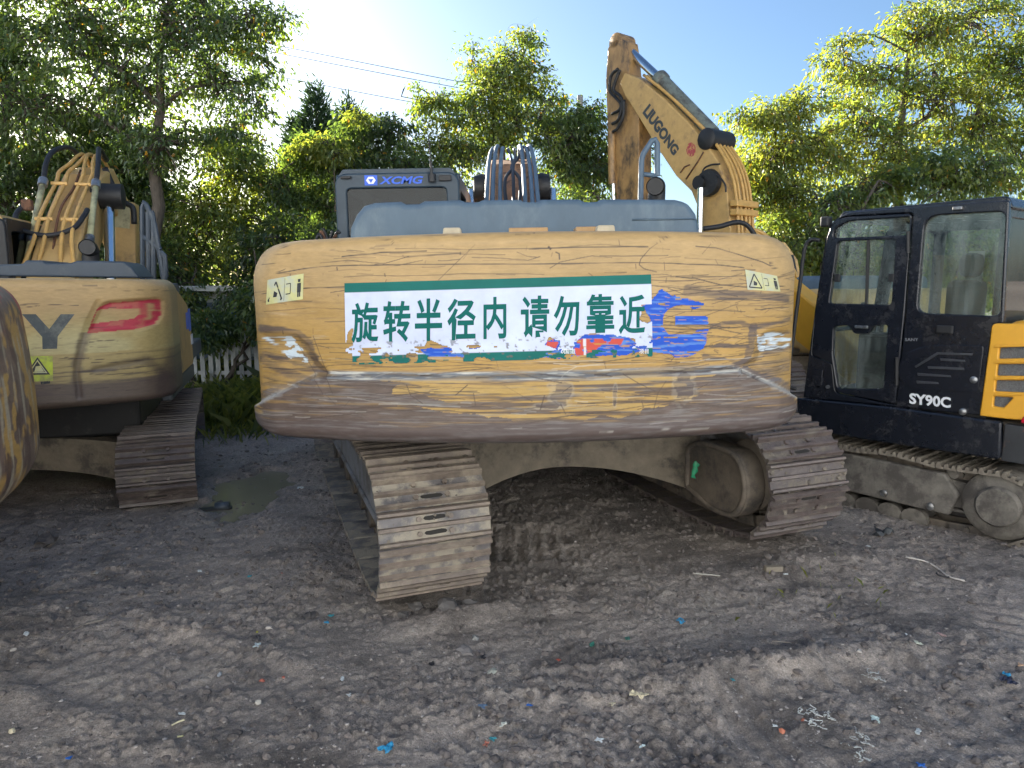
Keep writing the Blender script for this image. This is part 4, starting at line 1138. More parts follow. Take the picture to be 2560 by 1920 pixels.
# ---- boom with its pipes
bprof = [(-.15, 1.45), (.25, 1.55), (1.2, 2.15), (2.2, 2.62), (3.4, 2.45), (5.5, 1.75), (5.65, 1.95), (3.6, 2.85), (2.35, 3.13), (1.7, 2.98), (.5, 2.35), (-.2, 1.8)]
bx = (BI @ at(1280, 450, 8.0)).x
boom = boom_plate('boom', bprof, .50, M['boom_rust'], big, lambda a, c_, t: Vector((bx + t, a, c_)))
for k, (u, top) in enumerate(((1219, 392), (1233, 396), (1251, 390), (1310, 391), (1327, 388), (1340, 392))):
    q = BI @ at(u, 450, 7.2)
    ox = q.x; o2 = (ox - bx) * .78 + bx
    pts = [(ox * 1.08, .15, 1.95 + .02 * k), (ox, .62, 2.48), (ox, 1.45, 2.92), (ox * .5 + o2 * .5, 1.95, 3.17 + .02 * (k % 2)), (o2, 2.35, 3.20 + .02 * (k % 2)), (o2, 3.4, 2.94)]
    hose('boom_pipe', pts, .022, M['grey_blue'], big, 10)
for u in (1204, 1356):
    p = BI @ at(u, 472, 7.6); b = MB(); b.lathe([(.02, -.09), (.13, -.08), (.15, 0), (.13, .08), (.02, .09)], (p.x, 1.6, 2.72), (1, 0, 0), 18); b.build('boom_pin', M['black'], big, smooth='angle')
for k, u in enumerate((1270, 1283, 1292)):
    p = BI @ at(u, 450, 7.3); hose('boom_hose', [(p.x, .3, 2.25), (p.x + .03 * (k - 1), .9, 2.69), (p.x - .05 * (k - 1), 1.3, 2.88), (p.x + .03, 1.75, 3.06), (p.x + .02 * k, 2.2, 3.22)], .017, M['black'], big, 8)
for s in (-1, 1):
    b = MB(); b.tube([(bx + s * .42, 1.15, 1.35), (bx + s * .42, 1.5, 2.35)], .075, 14); cyl = b.build('boom_cylinder', M['grey_blue'], big, smooth='angle')
    b = MB(); b.tube([(bx + s * .42, 1.5, 2.35), (bx + s * .42, 1.6, 2.70)], .045, 12); b.build('cylinder_rod', M['chrome'], cyl, smooth='angle')
sprof = [(5.2, 2.3), (5.6, 2.35), (6.0, 1.9), (6.35, .6), (6.2, .55), (5.55, 1.6), (5.1, 2.05)]
boom_plate('stick', sprof, .36, M['boom_rust'], big, lambda a, c_, t: Vector((bx + t, a, c_)))
b = MB(); b.prism([(6.1, .75), (6.4, .7), (6.75, .35), (6.6, .02), (6.0, .0), (5.75, .25), (5.8, .3), (6.05, .12), (6.5, .15), (6.55, .35)], lambda a, c_, t: Vector((bx + t, a, c_)), -.55, .55); b.build('bucket', M['steel'], big, bevel=.01)

tl, trr = undercarriage(big, R(20), L=3.68, mats=[M['shoe'], M['shoe_edge'], M['hole']], seed=3, off=(-.085, -.07), lumps=(7, 34))
wet_set = shoe_set(.6, .19, [M['shoe_wet'], M['shoe_wet_edge'], M['hole']])
for k, ch in enumerate(trr.children): ch.data = wet_set[(k * 7) % 5]

# ================================================================ the other machines
def local_of(root):
    bpy.context.view_layer.update()
    return root.matrix_world.inverted()
def plane_pt(I, u, v, x0):
    """photograph pixel -> local (y, z) in the machine's plane x = x0"""
    o = I @ Vector((0, 0, CAM_H)); d = I.to_3x3() @ ray(u, v)
    t = (x0 - o.x) / d.x; p = o + d * t
    return (p.y, p.z)
def cyl_pt(I, u, v, Rr):
    o = I @ Vector((0, 0, CAM_H)); d = I.to_3x3() @ ray(u, v)
    a = d.x ** 2 + d.y ** 2; b = 2 * (o.x * d.x + o.y * d.y); c_ = o.x ** 2 + o.y ** 2 - Rr * Rr
    t = (-b - math.sqrt(max(b * b - 4 * a * c_, 0))) / (2 * a); p = o + d * t
    return (p.x, p.z)

# ---------------------------------------------------------------- yellow excavator on the left
sn = empty('excavator', (-4.67, 7.32, -0.02), (0, 0, R(18)))
tag(sn, 'yellow excavator with a dark letter Y and a red lamp-shaped decal on its counterweight', 'excavator', 'parked excavators')
SI = local_of(sn)
scw = CW(2.70, 1.36, .90, 1.835, .20, .11, .06, .06, .06, .35, .01)
def C1(pts): return [cyl_pt(SI, cx * .42194, 300 + cy * .42194, 2.70) for cx, cy in pts]
s_pocket = C1([(585, 1085), (640, 1065), (930, 1043), (968, 1070), (970, 1160), (930, 1220), (850, 1250), (500, 1275), (530, 1190)])
s_groove = C1([(585, 1080), (530, 1190), (490, 1300), (450, 1480), (470, 1640)])
s_low = C1([(560, 1480), (880, 1420), (960, 1500), (960, 1640)])
def s_disp(X, Z):
    x, z = X.ravel(), Z.ravel()
    D = -.03 * edge_soft(x, z, s_pocket, .035)
    D -= .010 * sstep(.03, .0, seg_dist(x, z, s_groove)); D -= .006 * sstep(.03, .0, seg_dist(x, z, s_low))
    return D.reshape(X.shape)
X, Y, Z = scw.grid(330, 120, s_disp); V, F = scw.close(X, Y, Z); x, z = V[:, 0], V[:, 2]
st = streaks(x, z, 121); n1 = fbm(x * 3, z * 4, 4, 123); n2 = fbm(x * 16, z * 22, 3, 124)
c = TAN * (.82 + .36 * n1)[:, None]
c = mixc(c, np.array((.40, .32, .13)), .75 * sstep(1.62, 1.40, z + .3 * (n1 - .5)))
c = mixc(c, np.array((.50, .46, .25)), .55 * sstep(.52, .66, fbm(x * 2 + 5, z * 3, 3, 126)) * (z > 1.3))
c = mixc(c, BRN, .8 * sstep(.56, .68, st) * sstep(1.40, 1.15, z))
c = mixc(c, BRN * 1.15, .92 * sstep(1.14, 1.08, z + .10 * (streaks(x, z, 128, 2, 40) - .5)))
c = mixc(c, BRN, .7 * sstep(.05, .015, seg_dist(x, z, s_groove) + .04 * (n2 - .5)) * (z < 1.45))
c = mixc(c, BRN, .6 * sstep(.05, .01, seg_dist(x, z, s_low) + .04 * (n2 - .5)))
c = mixc(c, BRN, .75 * sstep(1.22, 1.32, x + .15 * (n1 - .5)) * sstep(1.35, 1.2, z))
red = pip(x, z, C1([(575, 1115), (640, 1085), (945, 1060), (948, 1150), (905, 1215), (820, 1238), (515, 1264), (540, 1195)])) & ~pip(x, z, C1([(575, 1125), (815, 1120), (828, 1140), (790, 1178), (540, 1208)]))
c = mixc(c, np.array((.42, .035, .06)), red * (.75 + .25 * sstep(.4, .5, n2)))
c = mixc(c, TAN, .9 * sstep(.008, .004, seg_dist(x, z, C1([(640, 1122), (945, 1130)]))) * (n2 > .35) + .9 * sstep(.02, .008, seg_dist(x, z, C1([(885, 1095), (890, 1130), (870, 1180)])) + .02 * (n2 - .5)))
rg = np.random.default_rng(5)
c = draw_lines(x, z, random_scratches(rg, 90, -1, 1.3, .95, 1.5, .002, .004, .06, .06, .4) + random_scratches(rg, 20, -1, 1.3, 1.5, 1.8, .0015, .003), c)
link('counterweight', np_mesh('counterweight', V, F, M['paint'], {'paint': np.clip(c, .01, 1)}), sn)
def s_on(cx, cy, off):
    a, b_ = cyl_pt(SI, cx * .42194, 300 + cy * .42194, 2.70); return scw.on(a, b_, off)
def s_flat(name, polys, m, parent, off):
    b = MB()
    for P in polys: b.add([s_on(p[0], p[1], off) for p in P], [tuple(range(len(P)))])
    return b.build(name, m, parent, fix=False)
M['char'] = mat('recessed_charcoal_letter', (.05, .062, .068), .55, dirt=(.13, .14, .13), dirt_scale=8, var=.15)
s_flat('letter_y', [[(130, 1150), (212, 1150), (292, 1238), (250, 1285)], [(292, 1238), (360, 1150), (442, 1150), (342, 1282), (250, 1285)], [(250, 1285), (342, 1282), (338, 1355), (252, 1357)]], M['char'], sn, .003)
s_flat('letter_n', [[(20, 1150), (102, 1152), (104, 1305), (70, 1310), (20, 1200)]], M['char'], sn, .003)
ws = s_flat('warning_sticker', [[(130, 1400), (312, 1398), (314, 1545), (140, 1552)]], mat('lime_sticker', (.52, .62, .05), .5, dirt=(.3, .3, .1), dirt_scale=7, var=.1), sn, .003)
s_flat('warning_triangle', [[(150, 1510), (222, 1405), (298, 1508)]], M['ink'], ws, .0045)
s_flat('triangle_line', [[(168, 1500), (222, 1420), (228, 1420), (176, 1500)], [(222, 1420), (280, 1498), (274, 1500), (220, 1428)], [(172, 1494), (278, 1492), (280, 1498), (170, 1500)]], M['sticker'], ws, .0058)
s_flat('warning_figure', [[(212, 1460), (240, 1455), (262, 1490), (205, 1492)]], M['sticker'], ws, .006)
s_flat('sticker_text', [[(155, 1555), (180, 1552), (180, 1568), (157, 1572)], [(188, 1552), (206, 1551), (206, 1566), (188, 1568)], [(240, 1550), (296, 1546), (298, 1560), (244, 1566)]], M['ink'], ws, .005)
# side door, skirt, hood
b = MB(); b.prism(rounded([(-2.05, .98), (-2.05, 1.80), (-1.4, 1.74), (-.55, 1.55), (-.5, .98)], [.02, .25, .1, .25, .02]), lambda a, c_, t: Vector((t, a, c_)), 1.22, 1.315)
dr = b.build('side_door', M['yellow'], sn, bevel=.02)
b = MB(); b.box((1.23, -2.06, .84), (1.31, -.45, .975)); b.build('side_skirt', M['dark_blue'], sn, bevel=.015)
for yy, zz, hh in ((-.9, 1.35, .16), (-.62, 1.18, .1), (-.72, 1.32, .22)):
    b = MB(); b.box((1.315, yy, zz), (1.319, yy + .16, zz + hh)); b.build('side_sticker', M['blue_txt'] if hh > .15 else M['white_txt'], dr)
for k in range(5):
    b = MB(); b.box((1.314, -1.75 + .05 * k, 1.2 + .03 * k), (1.33, -1.72 + .05 * k, 1.62)); b.build('door_rib', M['yellow'], dr, bevel=.005)
b = MB(); b.box((-1.25, -2.1, .92), (1.21, 1.4, 1.1)); b.box((-1.25, -2.1, 1.1), (1.2, -.3, 1.79)); b.box((.5, -.3, 1.1), (1.05, .6, 1.6)); b.build('house', M['dark_blue'], sn, bevel=.02)
b = MB(); b.box((-1.0, -1.7, .50), (1.0, 1.0, .90)); b.build('turntable', M['black'], sn, bevel=.03)
def s_at(u, v, Yd): return SI @ at(u, v, Yd)
hpts = [(-60, 690), (-60, 661), (36, 658), (42, 649), (88, 649), (96, 657), (160, 656), (176, 650), (298, 652), (318, 668), (338, 695)]
hl = [plane_pt(SI @ Matrix.Identity(4), 0, 0, 1) for _ in ()]
HQ = [SI @ at(u, v, 6.1 - .00045 * (300 - u) * 2) for u, v in hpts]
b = MB(); b.prism([(p.x, p.z) for p in HQ], lambda a, c_, t: Vector((a, t, c_)), HQ[5].y + .2, HQ[5].y + 1.0)
b.build('engine_hood', M['dark_blue'], sn, smooth='angle', bevel=.03, seg=3)
sc = cab(sn, -1.30, -.30, -.25, 1.6, 1.05, 2.42, M['black'], (-1.20, 1.35, -.40, 2.32), roof_m=M['yellow'], glass='glass_dark')
# boom and its pipes
sx = .0
spf = [(-.2, 1.4), (.3, 1.5), (1.2, 2.2), (2.1, 2.72), (3.2, 2.4), (4.8, 1.6), (4.95, 1.8), (3.4, 2.85), (2.3, 3.26), (1.6, 3.08), (.45, 2.35), (-.25, 1.75)]
boom_plate('boom', spf, .42, M['yellow'], sn, lambda a, c_, t: Vector((sx + t, a, c_)))
for k, ox in enumerate((-.19, -.10, .05, .14)):
    j = .08 if k < 2 else -.06
    pts = [(sx + ox * 1.6, -.05, 1.82), (sx + ox * 1.05, .20, 2.22), (sx + ox, .5, 2.52), (sx + ox, 1.2, 2.94), (sx + ox * 1.05, 1.38, 3.07), (sx + ox * .95 + j * .5, 1.62, 3.20), (sx + ox * .9 + j * .8, 1.9, 3.34), (sx + ox * .9 + j * .8, 2.2, 3.40), (sx + ox * .9 + j * .6, 2.55, 3.30), (sx + ox, 3.2, 2.98)]
    hose('boom_pipe', pts, .021, M['pipe_yellow'], sn, 10, 5)
for yy, zz in ((.42, 2.42), (1.12, 2.87)):
    for ox in (-.145, .095):
        b = MB(); b.box((sx + ox - .085, yy - .02, zz + .02), (sx + ox + .085, yy + .02, zz + .06)); b.build('pipe_clamp', M['pipe_yellow'], sn, bevel=.01)
for ox in (-.29, .26):
    b = MB(); b.tube([(sx + ox, .2, 1.95), (sx + ox * .95, 1.05, 2.95)], .032, 10)
    pp = b.build('outer_pipe', mat('pale_green_pipe', (.48, .45, .24), .5, dirt=(.2, .17, .1)), sn, smooth=True)
    hose('outer_hose', [(sx + ox * .95, 1.05, 2.95), (sx + ox * .95, 1.2, 3.14), (sx + ox * .85, 1.4, 3.30), (sx + ox * .6, 1.8, 3.42), (sx + ox * .5, 2.3, 3.36)], .028, M['black'], sn, 10)
    for q in (.3, .95):
        b = MB(); b.lathe([(.05, -.05), (.05, .05)], (sx + ox * (1 - .05 * q), .2 + .85 * q, 1.95 + 1.0 * q), (0, .85, 1.0), 10); b.build('pipe_union', M['steel'], sn, smooth='angle')
hose('loop_hose', [(sx - .36, .55, 2.60), (sx - .40, .42, 2.48), (sx - .33, .30, 2.34), (sx - .08, .25, 2.28), (sx + .14, .32, 2.36), (sx + .22, .45, 2.50), (sx + .24, .55, 2.58)], .026, M['black'], sn, 10)
b = MB(); b.box((sx - .37, .5, 2.55), (sx - .27, .6, 2.67)); b.build('shutoff_valve', M['rust'], sn, bevel=.02)
hose('centre_cable', [(sx - .03, .1, 2.0), (sx - .04, .6, 2.55), (sx - .02, 1.2, 2.88), (sx - .05, 1.7, 3.14)], .014, M['rust'], sn, 6)
e0 = s_at(228, 680, 6.9); e1 = s_at(226, 628, 6.9); e2 = s_at(218, 618, 6.75)
b = MB(); b.tube(bez([e0, e1, e2], 5), .075, 16, cap=False); b.tube(bez([e2, e1, e0], 5), .068, 16); b.build('exhaust_pipe', M['black'], sn, smooth='angle', fix=False)
ct = s_at(272, 506, 8.7); cb_ = s_at(276, 700, 8.4)
b = MB(); b.tube([cb_, ct], .058, 16); rod = b.build('cylinder_rod', M['chrome'], sn, smooth='angle')
b = MB(); b.lathe([(.06, -.18), (.15, -.16), (.15, .16), (.06, .18)], ct + Vector((0, 0, .07)), (1, 0, 0), 18); b.build('rod_eye', M['black'], rod, smooth='angle')
stx = [s_at(u, v, 9.6) for u, v in ((288, 500), (335, 505), (338, 700), (284, 700))]
b = MB(); b.prism([(p.x, p.z) for p in stx], lambda a, c_, t: Vector((a, t, c_)), stx[0].y, stx[0].y + .3); stk = b.build('stick', M['yellow'], sn, bevel=.02)
pl = [s_at(u, v, 9.5) for u, v in ((283, 506), (320, 508), (319, 570), (280, 566))]
b = MB(); b.add([(p.x, stx[0].y - .004, p.z) for p in pl], [(0, 1, 2, 3)]); b.build('stick_plate', mat('pale_plate', (.50, .45, .25), .5, dirt=(.2, .17, .1)), stk)
hose('stick_hose', [s_at(u, v, 9.3) for u, v in ((262, 420), (285, 470), (310, 505), (332, 520), (335, 560))], .035, M['black'], sn)
for pts in (((357, 708), (356, 520), (360, 506), (366, 512), (386, 560), (400, 640), (412, 720)), ((372, 700), (370, 530)), ((384, 705), (383, 545), (378, 528)), ((356, 590), (402, 625)), ((402, 630), (412, 640), (415, 690), (400, 715))):
    b = MB(); b.tube([s_at(u, v, 8.0) for u, v in pts], .028, 8); b.build('grab_rail', M['dark_blue'], sn, smooth='angle')
undercarriage(sn, R(4), off=(-.07, -1.06), L=2.4, gauge=2.36, r=.285, zc=.325, pitch=.16, w=.56, mats=[M['shoe_wet'], M['shoe_wet_edge'], M['hole']], seed=13, guards=False)

# ---------------------------------------------------------------- rusty machine whose tail pokes in at the left edge
ru = empty('excavator', (-4.745, 2.34, -0.02), (0, 0, R(97)))
tag(ru, 'heavily rusted excavator tail with flaking yellow and red paint at the edge of the view', 'excavator', 'parked excavators')
rcw = CW(2.62, 1.30, .69, 1.84, .25, .2, .2, .16, .30, .5, .02)
X, Y, Z = rcw.grid(260, 150); Y = Y - .10 * np.cos((Z - 1.15) * 1.6) + .10
V, F = rcw.close(X, Y, Z); x, z = V[:, 0], V[:, 2]
n1 = fbm(x * 4, z * 3, 4, 223); n2 = fbm(x * 22, z * 14, 4, 224); n3 = fbm(x * 9, z * 9, 4, 225); sv = fbm(x * 26, z * 4, 4, 226)
c = np.tile(np.array((.175, .12, .09)), (len(x), 1)) * (.6 + .8 * n2)[:, None]
c = mixc(c, np.array((.48, .29, .08)), .9 * sstep(.50, .58, n3 + .10 * (n2 - .5)))
c = mixc(c, np.array((.42, .37, .27)), .8 * sstep(.56, .66, sv))
c = mixc(c, np.array((.42, .06, .06)), .85 * sstep(.56, .64, fbm(x * 9, z * 9, 3, 229)) * sstep(1.55, 1.7, z))
c = mixc(c, np.array((.10, .06, .05)), .8 * sstep(.58, .68, fbm(x * 14, z * 6, 4, 228)))
link('counterweight', np_mesh('counterweight', V, F, M['paint'], {'paint': np.clip(c, .01, 1)}), ru)
b = MB(); b.box((-1.1, -1.85, .85), (1.1, 1.5, 1.75)); b.build('house', M['yellow'], ru, bevel=.05)
b = MB(); b.box((-.9, -1.7, 1.75), (.9, -.4, 2.0)); b.build('engine_hood', M['dark_blue'], ru, bevel=.05)
undercarriage(ru, R(60), L=2.2, gauge=1.9, w=.5, mats=[M['shoe_wet'], M['shoe_wet_edge'], M['hole']], seed=23, guards=False)

# ---------------------------------------------------------------- excavator with raised boom, behind
lg = empty('excavator', (3.95, 11.2, 0), (0, 0, R(38)))
tag(lg, 'yellow excavator standing behind with its boom raised high and oily stick hanging down', 'excavator', 'parked excavators')
LI = local_of(lg)
def lp(u, v, x0=-.25): return plane_pt(LI, u, v, x0)
top_e = [(1561, 182), (1600, 197), (1660, 247), (1717, 303), (1765, 358), (1797, 408), (1813, 455), (1822, 520), (1828, 600), (1836, 690), (1850, 760)]
low_e = [(1790, 770), (1768, 690), (1756, 600), (1745, 520), (1728, 478), (1690, 440), (1640, 365), (1596, 292), (1562, 240), (1549, 208)]
lb = MB(); prof = [lp(u, v) for u, v in top_e + low_e]
lb.prism(prof, lambda a, c_, t: Vector((t, a, c_)), -.25, .25)
lboom = lb.build('boom', M['yellow'], lg, bevel=.02)
lettering('boom_lettering', 'LIUGONG', lambda a, b_: Vector((-.256, *lp(1606 + 78 * a + (19 - 3 * a) * b_, 283 + 108 * a - (25 - 5 * a) * b_))), M['dark_txt'], lboom, off=.05)
b = MB(); b.add([Vector((-.255, *lp(1728 + 12 * math.cos(k * .393), 374 + 18 * math.sin(k * .393)))) for k in range(16)], [tuple(range(16))]); rst = b.build('round_red_stamp', mat('red_stamp', (.40, .06, .07), .6, dirt=(.5, .3, .1), dirt_scale=25, dirt_lo=.5, dirt_hi=.55), lboom, fix=False)
for k, pts in enumerate((((1716, 448), (1745, 405), (1760, 380)), ((1702, 432), (1712, 418), (1725, 412)))):
    b = MB(); b.tube([Vector((-.262, *lp(u, v))) for u, v in pts], .012, 6); b.build('weld_bead', M['rust'], lboom, smooth=True)
# stick, hanging
se = [(1519, 121), (1528, 104), (1541, 97), (1563, 101), (1568, 135), (1572, 180), (1586, 230), (1597, 292), (1597, 520), (1600, 700), (1552, 700), (1537, 520), (1527, 446), (1519, 330), (1514, 200)]
b = MB(); b.prism([lp(u, v, -.2) for u, v in se], lambda a, c_, t: Vector((t, a, c_)), -.2, .14)
stick = b.build('stick', M['oily'], lg, bevel=.02)
tp = lp(1555, 700, -.2); b = MB(); y0, z0 = tp
b.prism([(y0 - .2, z0 + .1), (y0 + .35, z0), (y0 + .75, z0 - .7), (y0 + .5, z0 - 1.2), (y0 - .2, z0 - 1.35), (y0 - .5, z0 - 1.0), (y0 - .4, z0 - .95), (y0 - .1, z0 - 1.2), (y0 + .4, z0 - 1.05), (y0 + .55, z0 - .7)], lambda a, c_, t: Vector((t, a, c_)), -.6, .5); b.build('bucket', M['steel'], lg, bevel=.01)
b = MB(); b.tube([Vector((-.24, *lp(1529, 330, -.24))), Vector((-.24, *lp(1531, 460, -.24)))], .075, 12); bc = b.build('bucket_cylinder', M['oily'], lg, smooth='angle')
b = MB(); b.tube([Vector((-.24, *lp(1533, 460, -.24))), Vector((-.24, *lp(1537, 560, -.24)))], .045, 12); b.build('cylinder_rod', M['chrome'], bc, smooth='angle')
# stick cylinder along the boom's back
b = MB(); p1 = Vector((0, *lp(1652, 200, 0))); p2 = Vector((0, *lp(1782, 335, 0))); b.tube([p1, p2], .125, 16); b.lathe([(.13, -.09), (.15, -.06), (.15, .06), (.13, .09)], p1, p2 - p1, 16)
scy = b.build('stick_cylinder', mat('olive_cylinder', (.16, .18, .15), .5, dirt=(.07, .06, .05), dirt_scale=5), lg, smooth='angle')
b = MB(); b.tube([p1, Vector((0, *lp(1560, 114, 0)))], .075, 14); b.build('cylinder_rod', M['chrome'], scy, smooth='angle')
b = MB(); b.lathe([(.10, -.2), (.16, -.18), (.16, .18), (.1, .2)], Vector((0, *lp(1556, 110, 0))), (1, 0, 0), 16); b.build('cylinder_pin', M['oily'], scy, smooth='angle')
b = MB(); b.lathe([(.14, -.3), (.17, -.28), (.17, .28), (.14, .3)], Vector((0, *lp(1792, 352, 0))), (1, 0, 0), 16); b.build('cylinder_pin', M['black'], scy, smooth='angle')
# pipes and hoses over the boom's back
for k, xo in enumerate((-.19, -.10, .02, .11, .20)):
    off = [(1600, 190), (1662, 240), (1722, 298), (1772, 352), (1806, 405), (1824, 455), (1833, 520), (1838, 600), (1846, 690)]
    if k in (2, 3): off = off[3:]
    hose('boom_pipe', [Vector((xo, lp(u, v)[0] - .03, lp(u, v)[1] + .02)) for u, v in off], .026, M['pipe_yellow'], lg, 8, 5)
hose('outer_pipe', [Vector((.32, *lp(u, v, .32))) for u, v in ((1795, 378), (1830, 392), (1850, 430), (1856, 520), (1860, 640))], .03, M['pipe_yellow'], lg)
for yy in (508, 530):
    q = lp(1834, yy); b = MB(); b.box((-.28, q[0] - .09, q[1] - .05), (.30, q[0] + .05, q[1] + .05)); b.build('pipe_clamp', M['pipe_yellow'], lg, bevel=.015)
for k in range(3):
    hose('boom_hose', [Vector((.05 + .1 * k, *lp(u, v, .05 + .1 * k))) for u, v in ((1780, 355 + 6 * k), (1805, 372 + 4 * k), (1820, 400), (1826, 440), (1832, 475))], .04, M['black'], lg)
for k, pts in enumerate((((1545, 172), (1528, 190), (1524, 225), (1540, 245), (1552, 260), (1548, 275), (1530, 285)), ((1550, 175), (1540, 200), (1534, 225), (1550, 240), (1556, 262), (1545, 300), (1530, 310)), ((1560, 250), (1558, 290), (1545, 320), (1532, 330)))):
    hose('stick_hose', [Vector((-.30, *lp(u, v, -.30))) for u, v in pts], .028, M['black'], lg)
q = lp(1772, 457, -.33); b = MB(); b.lathe([(.05, -.07), (.20, -.06), (.22, .0), (.20, .06), (.05, .07)], Vector((-.33, *q)), (1, 0, 0), 20); b.build('boom_pin', M['black'], lg, smooth='angle')
b = MB(); b.lathe([(.11, -.06), (.11, .06)], Vector((-.40, *lp(1750, 457, -.40))), (1, 0, 0), 14); b.build('pin_cap', M['black'], lg, smooth='angle')
b = MB(); b.tube([Vector((-.42, *lp(1752, 470, -.42))), Vector((-.42, *lp(1748, 640, -.42)))], .055, 14); lrod = b.build('boom_cylinder_rod', M['chrome'], lg, smooth='angle')
b = MB(); b.tube([Vector((-.42, *lp(1748, 640, -.42))), Vector((-.42, *lp(1740, 800, -.42)))], .09, 14); b.build('boom_cylinder', M['yellow'], lg, smooth='angle')
for k in range(2):
    hose('pin_hose', [Vector((-.38, *lp(u, v, -.38))) for u, v in (((1755, 455), (1758, 425), (1775, 413), (1800, 410)), ((1770, 440), (1795, 440), (1812, 460), (1815, 480)))[k]], .015, M['black'], lg, 6)
for k in range(3):
    hose('base_pipe', [LI @ at(u + 9 * k, v - 5 * k, 10.6) for u, v in ((1840, 600), (1868, 585), (1905, 606), (1945, 655), (1985, 725), (2005, 820))], .03, M['pipe_yellow'], lg)
hose('base_hose', [LI @ at(u, v, 10.3) for u, v in ((1758, 572), (1800, 566), (1838, 556), (1866, 562), (1888, 590), (1902, 622))], .035, M['black'], lg)
qq = [LI @ at(u, v, 11.0) for u, v in ((1925, 600), (1965, 606), (1995, 650), (2008, 720), (2010, 820), (1955, 820), (1940, 690))]
pn = LI.to_3x3() @ Vector((0, .16, 0)); b = MB(); n_ = len(qq); b.add(qq + [q_ + pn for q_ in qq], [tuple(range(n_)), tuple(range(2 * n_ - 1, n_ - 1, -1))] + [(i, (i + 1) % n_, n_ + (i + 1) % n_, n_ + i) for i in range(n_)]); b.build('swing_post', M['yellow'], lg, bevel=.02)
b = MB(); b.tube([LI @ at(1972, 640, 10.9), LI @ at(1992, 735, 10.8)], .07, 12); b.build('post_cylinder', M['black'], lg, smooth='angle')
# house
lcw = CW(2.6, 1.32, .85, 1.70, .25, .2, .12, .08, .09, .6, .02)
X, Y, Z = lcw.grid(60, 30); V, F = lcw.close(X, Y, Z)
link('counterweight', np_mesh('counterweight', V, F, M['yellow']), lg)
b = MB(); b.box((-1.25, -2.0, .9), (1.25, 1.5, 1.1)); b.box((.4, -1.9, 1.1), (1.28, 1.2, 1.60)); b.box((-1.28, -1.9, 1.1), (-.9, -.3, 1.60)); b.box((-.9, -1.9, 1.1), (.4, -.9, 1.60)); b.build('house', M['yellow'], lg, bevel=.05)
b = MB(); b.prism(rounded([(-.9, 1.60), (.95, 1.60), (.9, 1.86), (-.85, 1.86)], .1), lambda a, c_, t: Vector((a, t, c_)), -2.0, -1.0); b.build('engine_hood', M['grey_blue'], lg, bevel=.03)
cab(lg, -1.35, -.38, -.05, 1.5, 1.05, 2.30, M['yellow'], (-1.25, 1.5, -.48, 2.2))
undercarriage(lg, R(-20), mats=[M['shoe_wet'], M['shoe_wet_edge'], M['hole']], seed=33, guards=False)

# ---------------------------------------------------------------- small black and yellow excavator at the right
sy = empty('excavator', (3.73, 5.81, -0.015), (0, 0, R(39)))
tag(sy, 'small black excavator with a yellow engine cover, its glazed cab seen from the side', 'excavator', 'parked excavators')
YI = local_of(sy); XL = -1.05
def c7(cx, cy, x0=XL): return plane_pt(YI, 1900 + cx * .5546, 480 + cy * .5546, x0)
def yz(x0): return lambda a, b_, t: Vector((x0 + t, a, b_))
def P7(pts): return [c7(*p) for p in pts]
def shrink(P, d):
    cx = sum(p[0] for p in P) / len(P); cz = sum(p[1] for p in P) / len(P)
    return [(cx + (a - cx) * (1 - d), cz + (b_ - cz) * (1 - d)) for a, b_ in P]
door_o = P7([(300, 205), (318, 150), (352, 118), (400, 108), (688, 92), (655, 545), (612, 962), (338, 906), (324, 772), (232, 738), (250, 540)])
door_o = rounded(door_o, [.02, .08, .05, .03, .03, .01, .02, .04, .03, .03, .02])
quart = rounded(P7([(742, 106), (1106, 86), (1080, 560), (705, 545)]), [.10, .05, .05, .07])
side_o = rounded(P7([(192, 926), (250, 500), (300, 175), (372, 92), (1122, 36), (1095, 592), (1046, 592), (990, 1008), (605, 968)]), [.01, .05, .12, .12, .02, .01, .03, .01, .01])
cabs = panel('cab_side', side_o, [door_o, quart], .05, yz(XL + .03), M['black_paint'], sy, .008)
h1 = rounded(P7([(338, 160), (400, 130), (680, 112), (676, 194), (328, 208)]), .03); h2 = rounded(P7([(352, 222), (612, 212), (592, 508), (312, 502)]), .025)
h3 = rounded(P7([(333, 606), (398, 600), (424, 640), (490, 640), (512, 600), (577, 598), (556, 888), (352, 886), (328, 735)]), .03)
door = panel('door', shrink(door_o, .012), [h1, h2, h3], .045, yz(XL + .018), M['black_paint'], sy, .007)
def glass_of(poly, x0, parent, name='window_pane', m='glass', grow=-.02):
    me = panel_mesh(name, shrink(poly, grow), [], .006)
    for v in me.vertices: v.co = Vector((x0 + v.co.z, v.co.x, v.co.y))
    me.materials.append(M[m]); return link(name, me, parent)
for h in (h1, h2, h3): glass_of(h, XL + .03, door, m='glass_sheen')
glass_of(quart, XL + .04, cabs, m='glass_sheen')
a = c7(484, 214); b_ = c7(474, 508); bb = MB(); bb.tube([(XL + .02, *a), (XL + .02, *b_)], .012, 6); bb.build('window_divider', M['black'], door)
for cx, cy in ((348, 388), (592, 386)):
    q = c7(cx, cy); bb = MB(); bb.box((XL - .01, q[0] - .02, q[1] - .03), (XL + .02, q[0] + .02, q[1] + .03)); bb.build('window_latch', M['black'], door, bevel=.006)
bb = MB(); q = c7(463, 608); bb.box((XL - .03, q[0] - .05, q[1] - .012), (XL - .012, q[0] + .05, q[1] + .012)); bb.build('door_handle', M['steel'], door, bevel=.006)
for cx, cy0, cy1 in ((672, 178, 275), (620, 745, 870)):
    bb = MB(); bb.tube([(XL - .016, *c7(cx, cy0)), (XL - .016, *c7(cx, cy1))], .013, 8); bb.build('hinge', M['black'], door, smooth='angle')
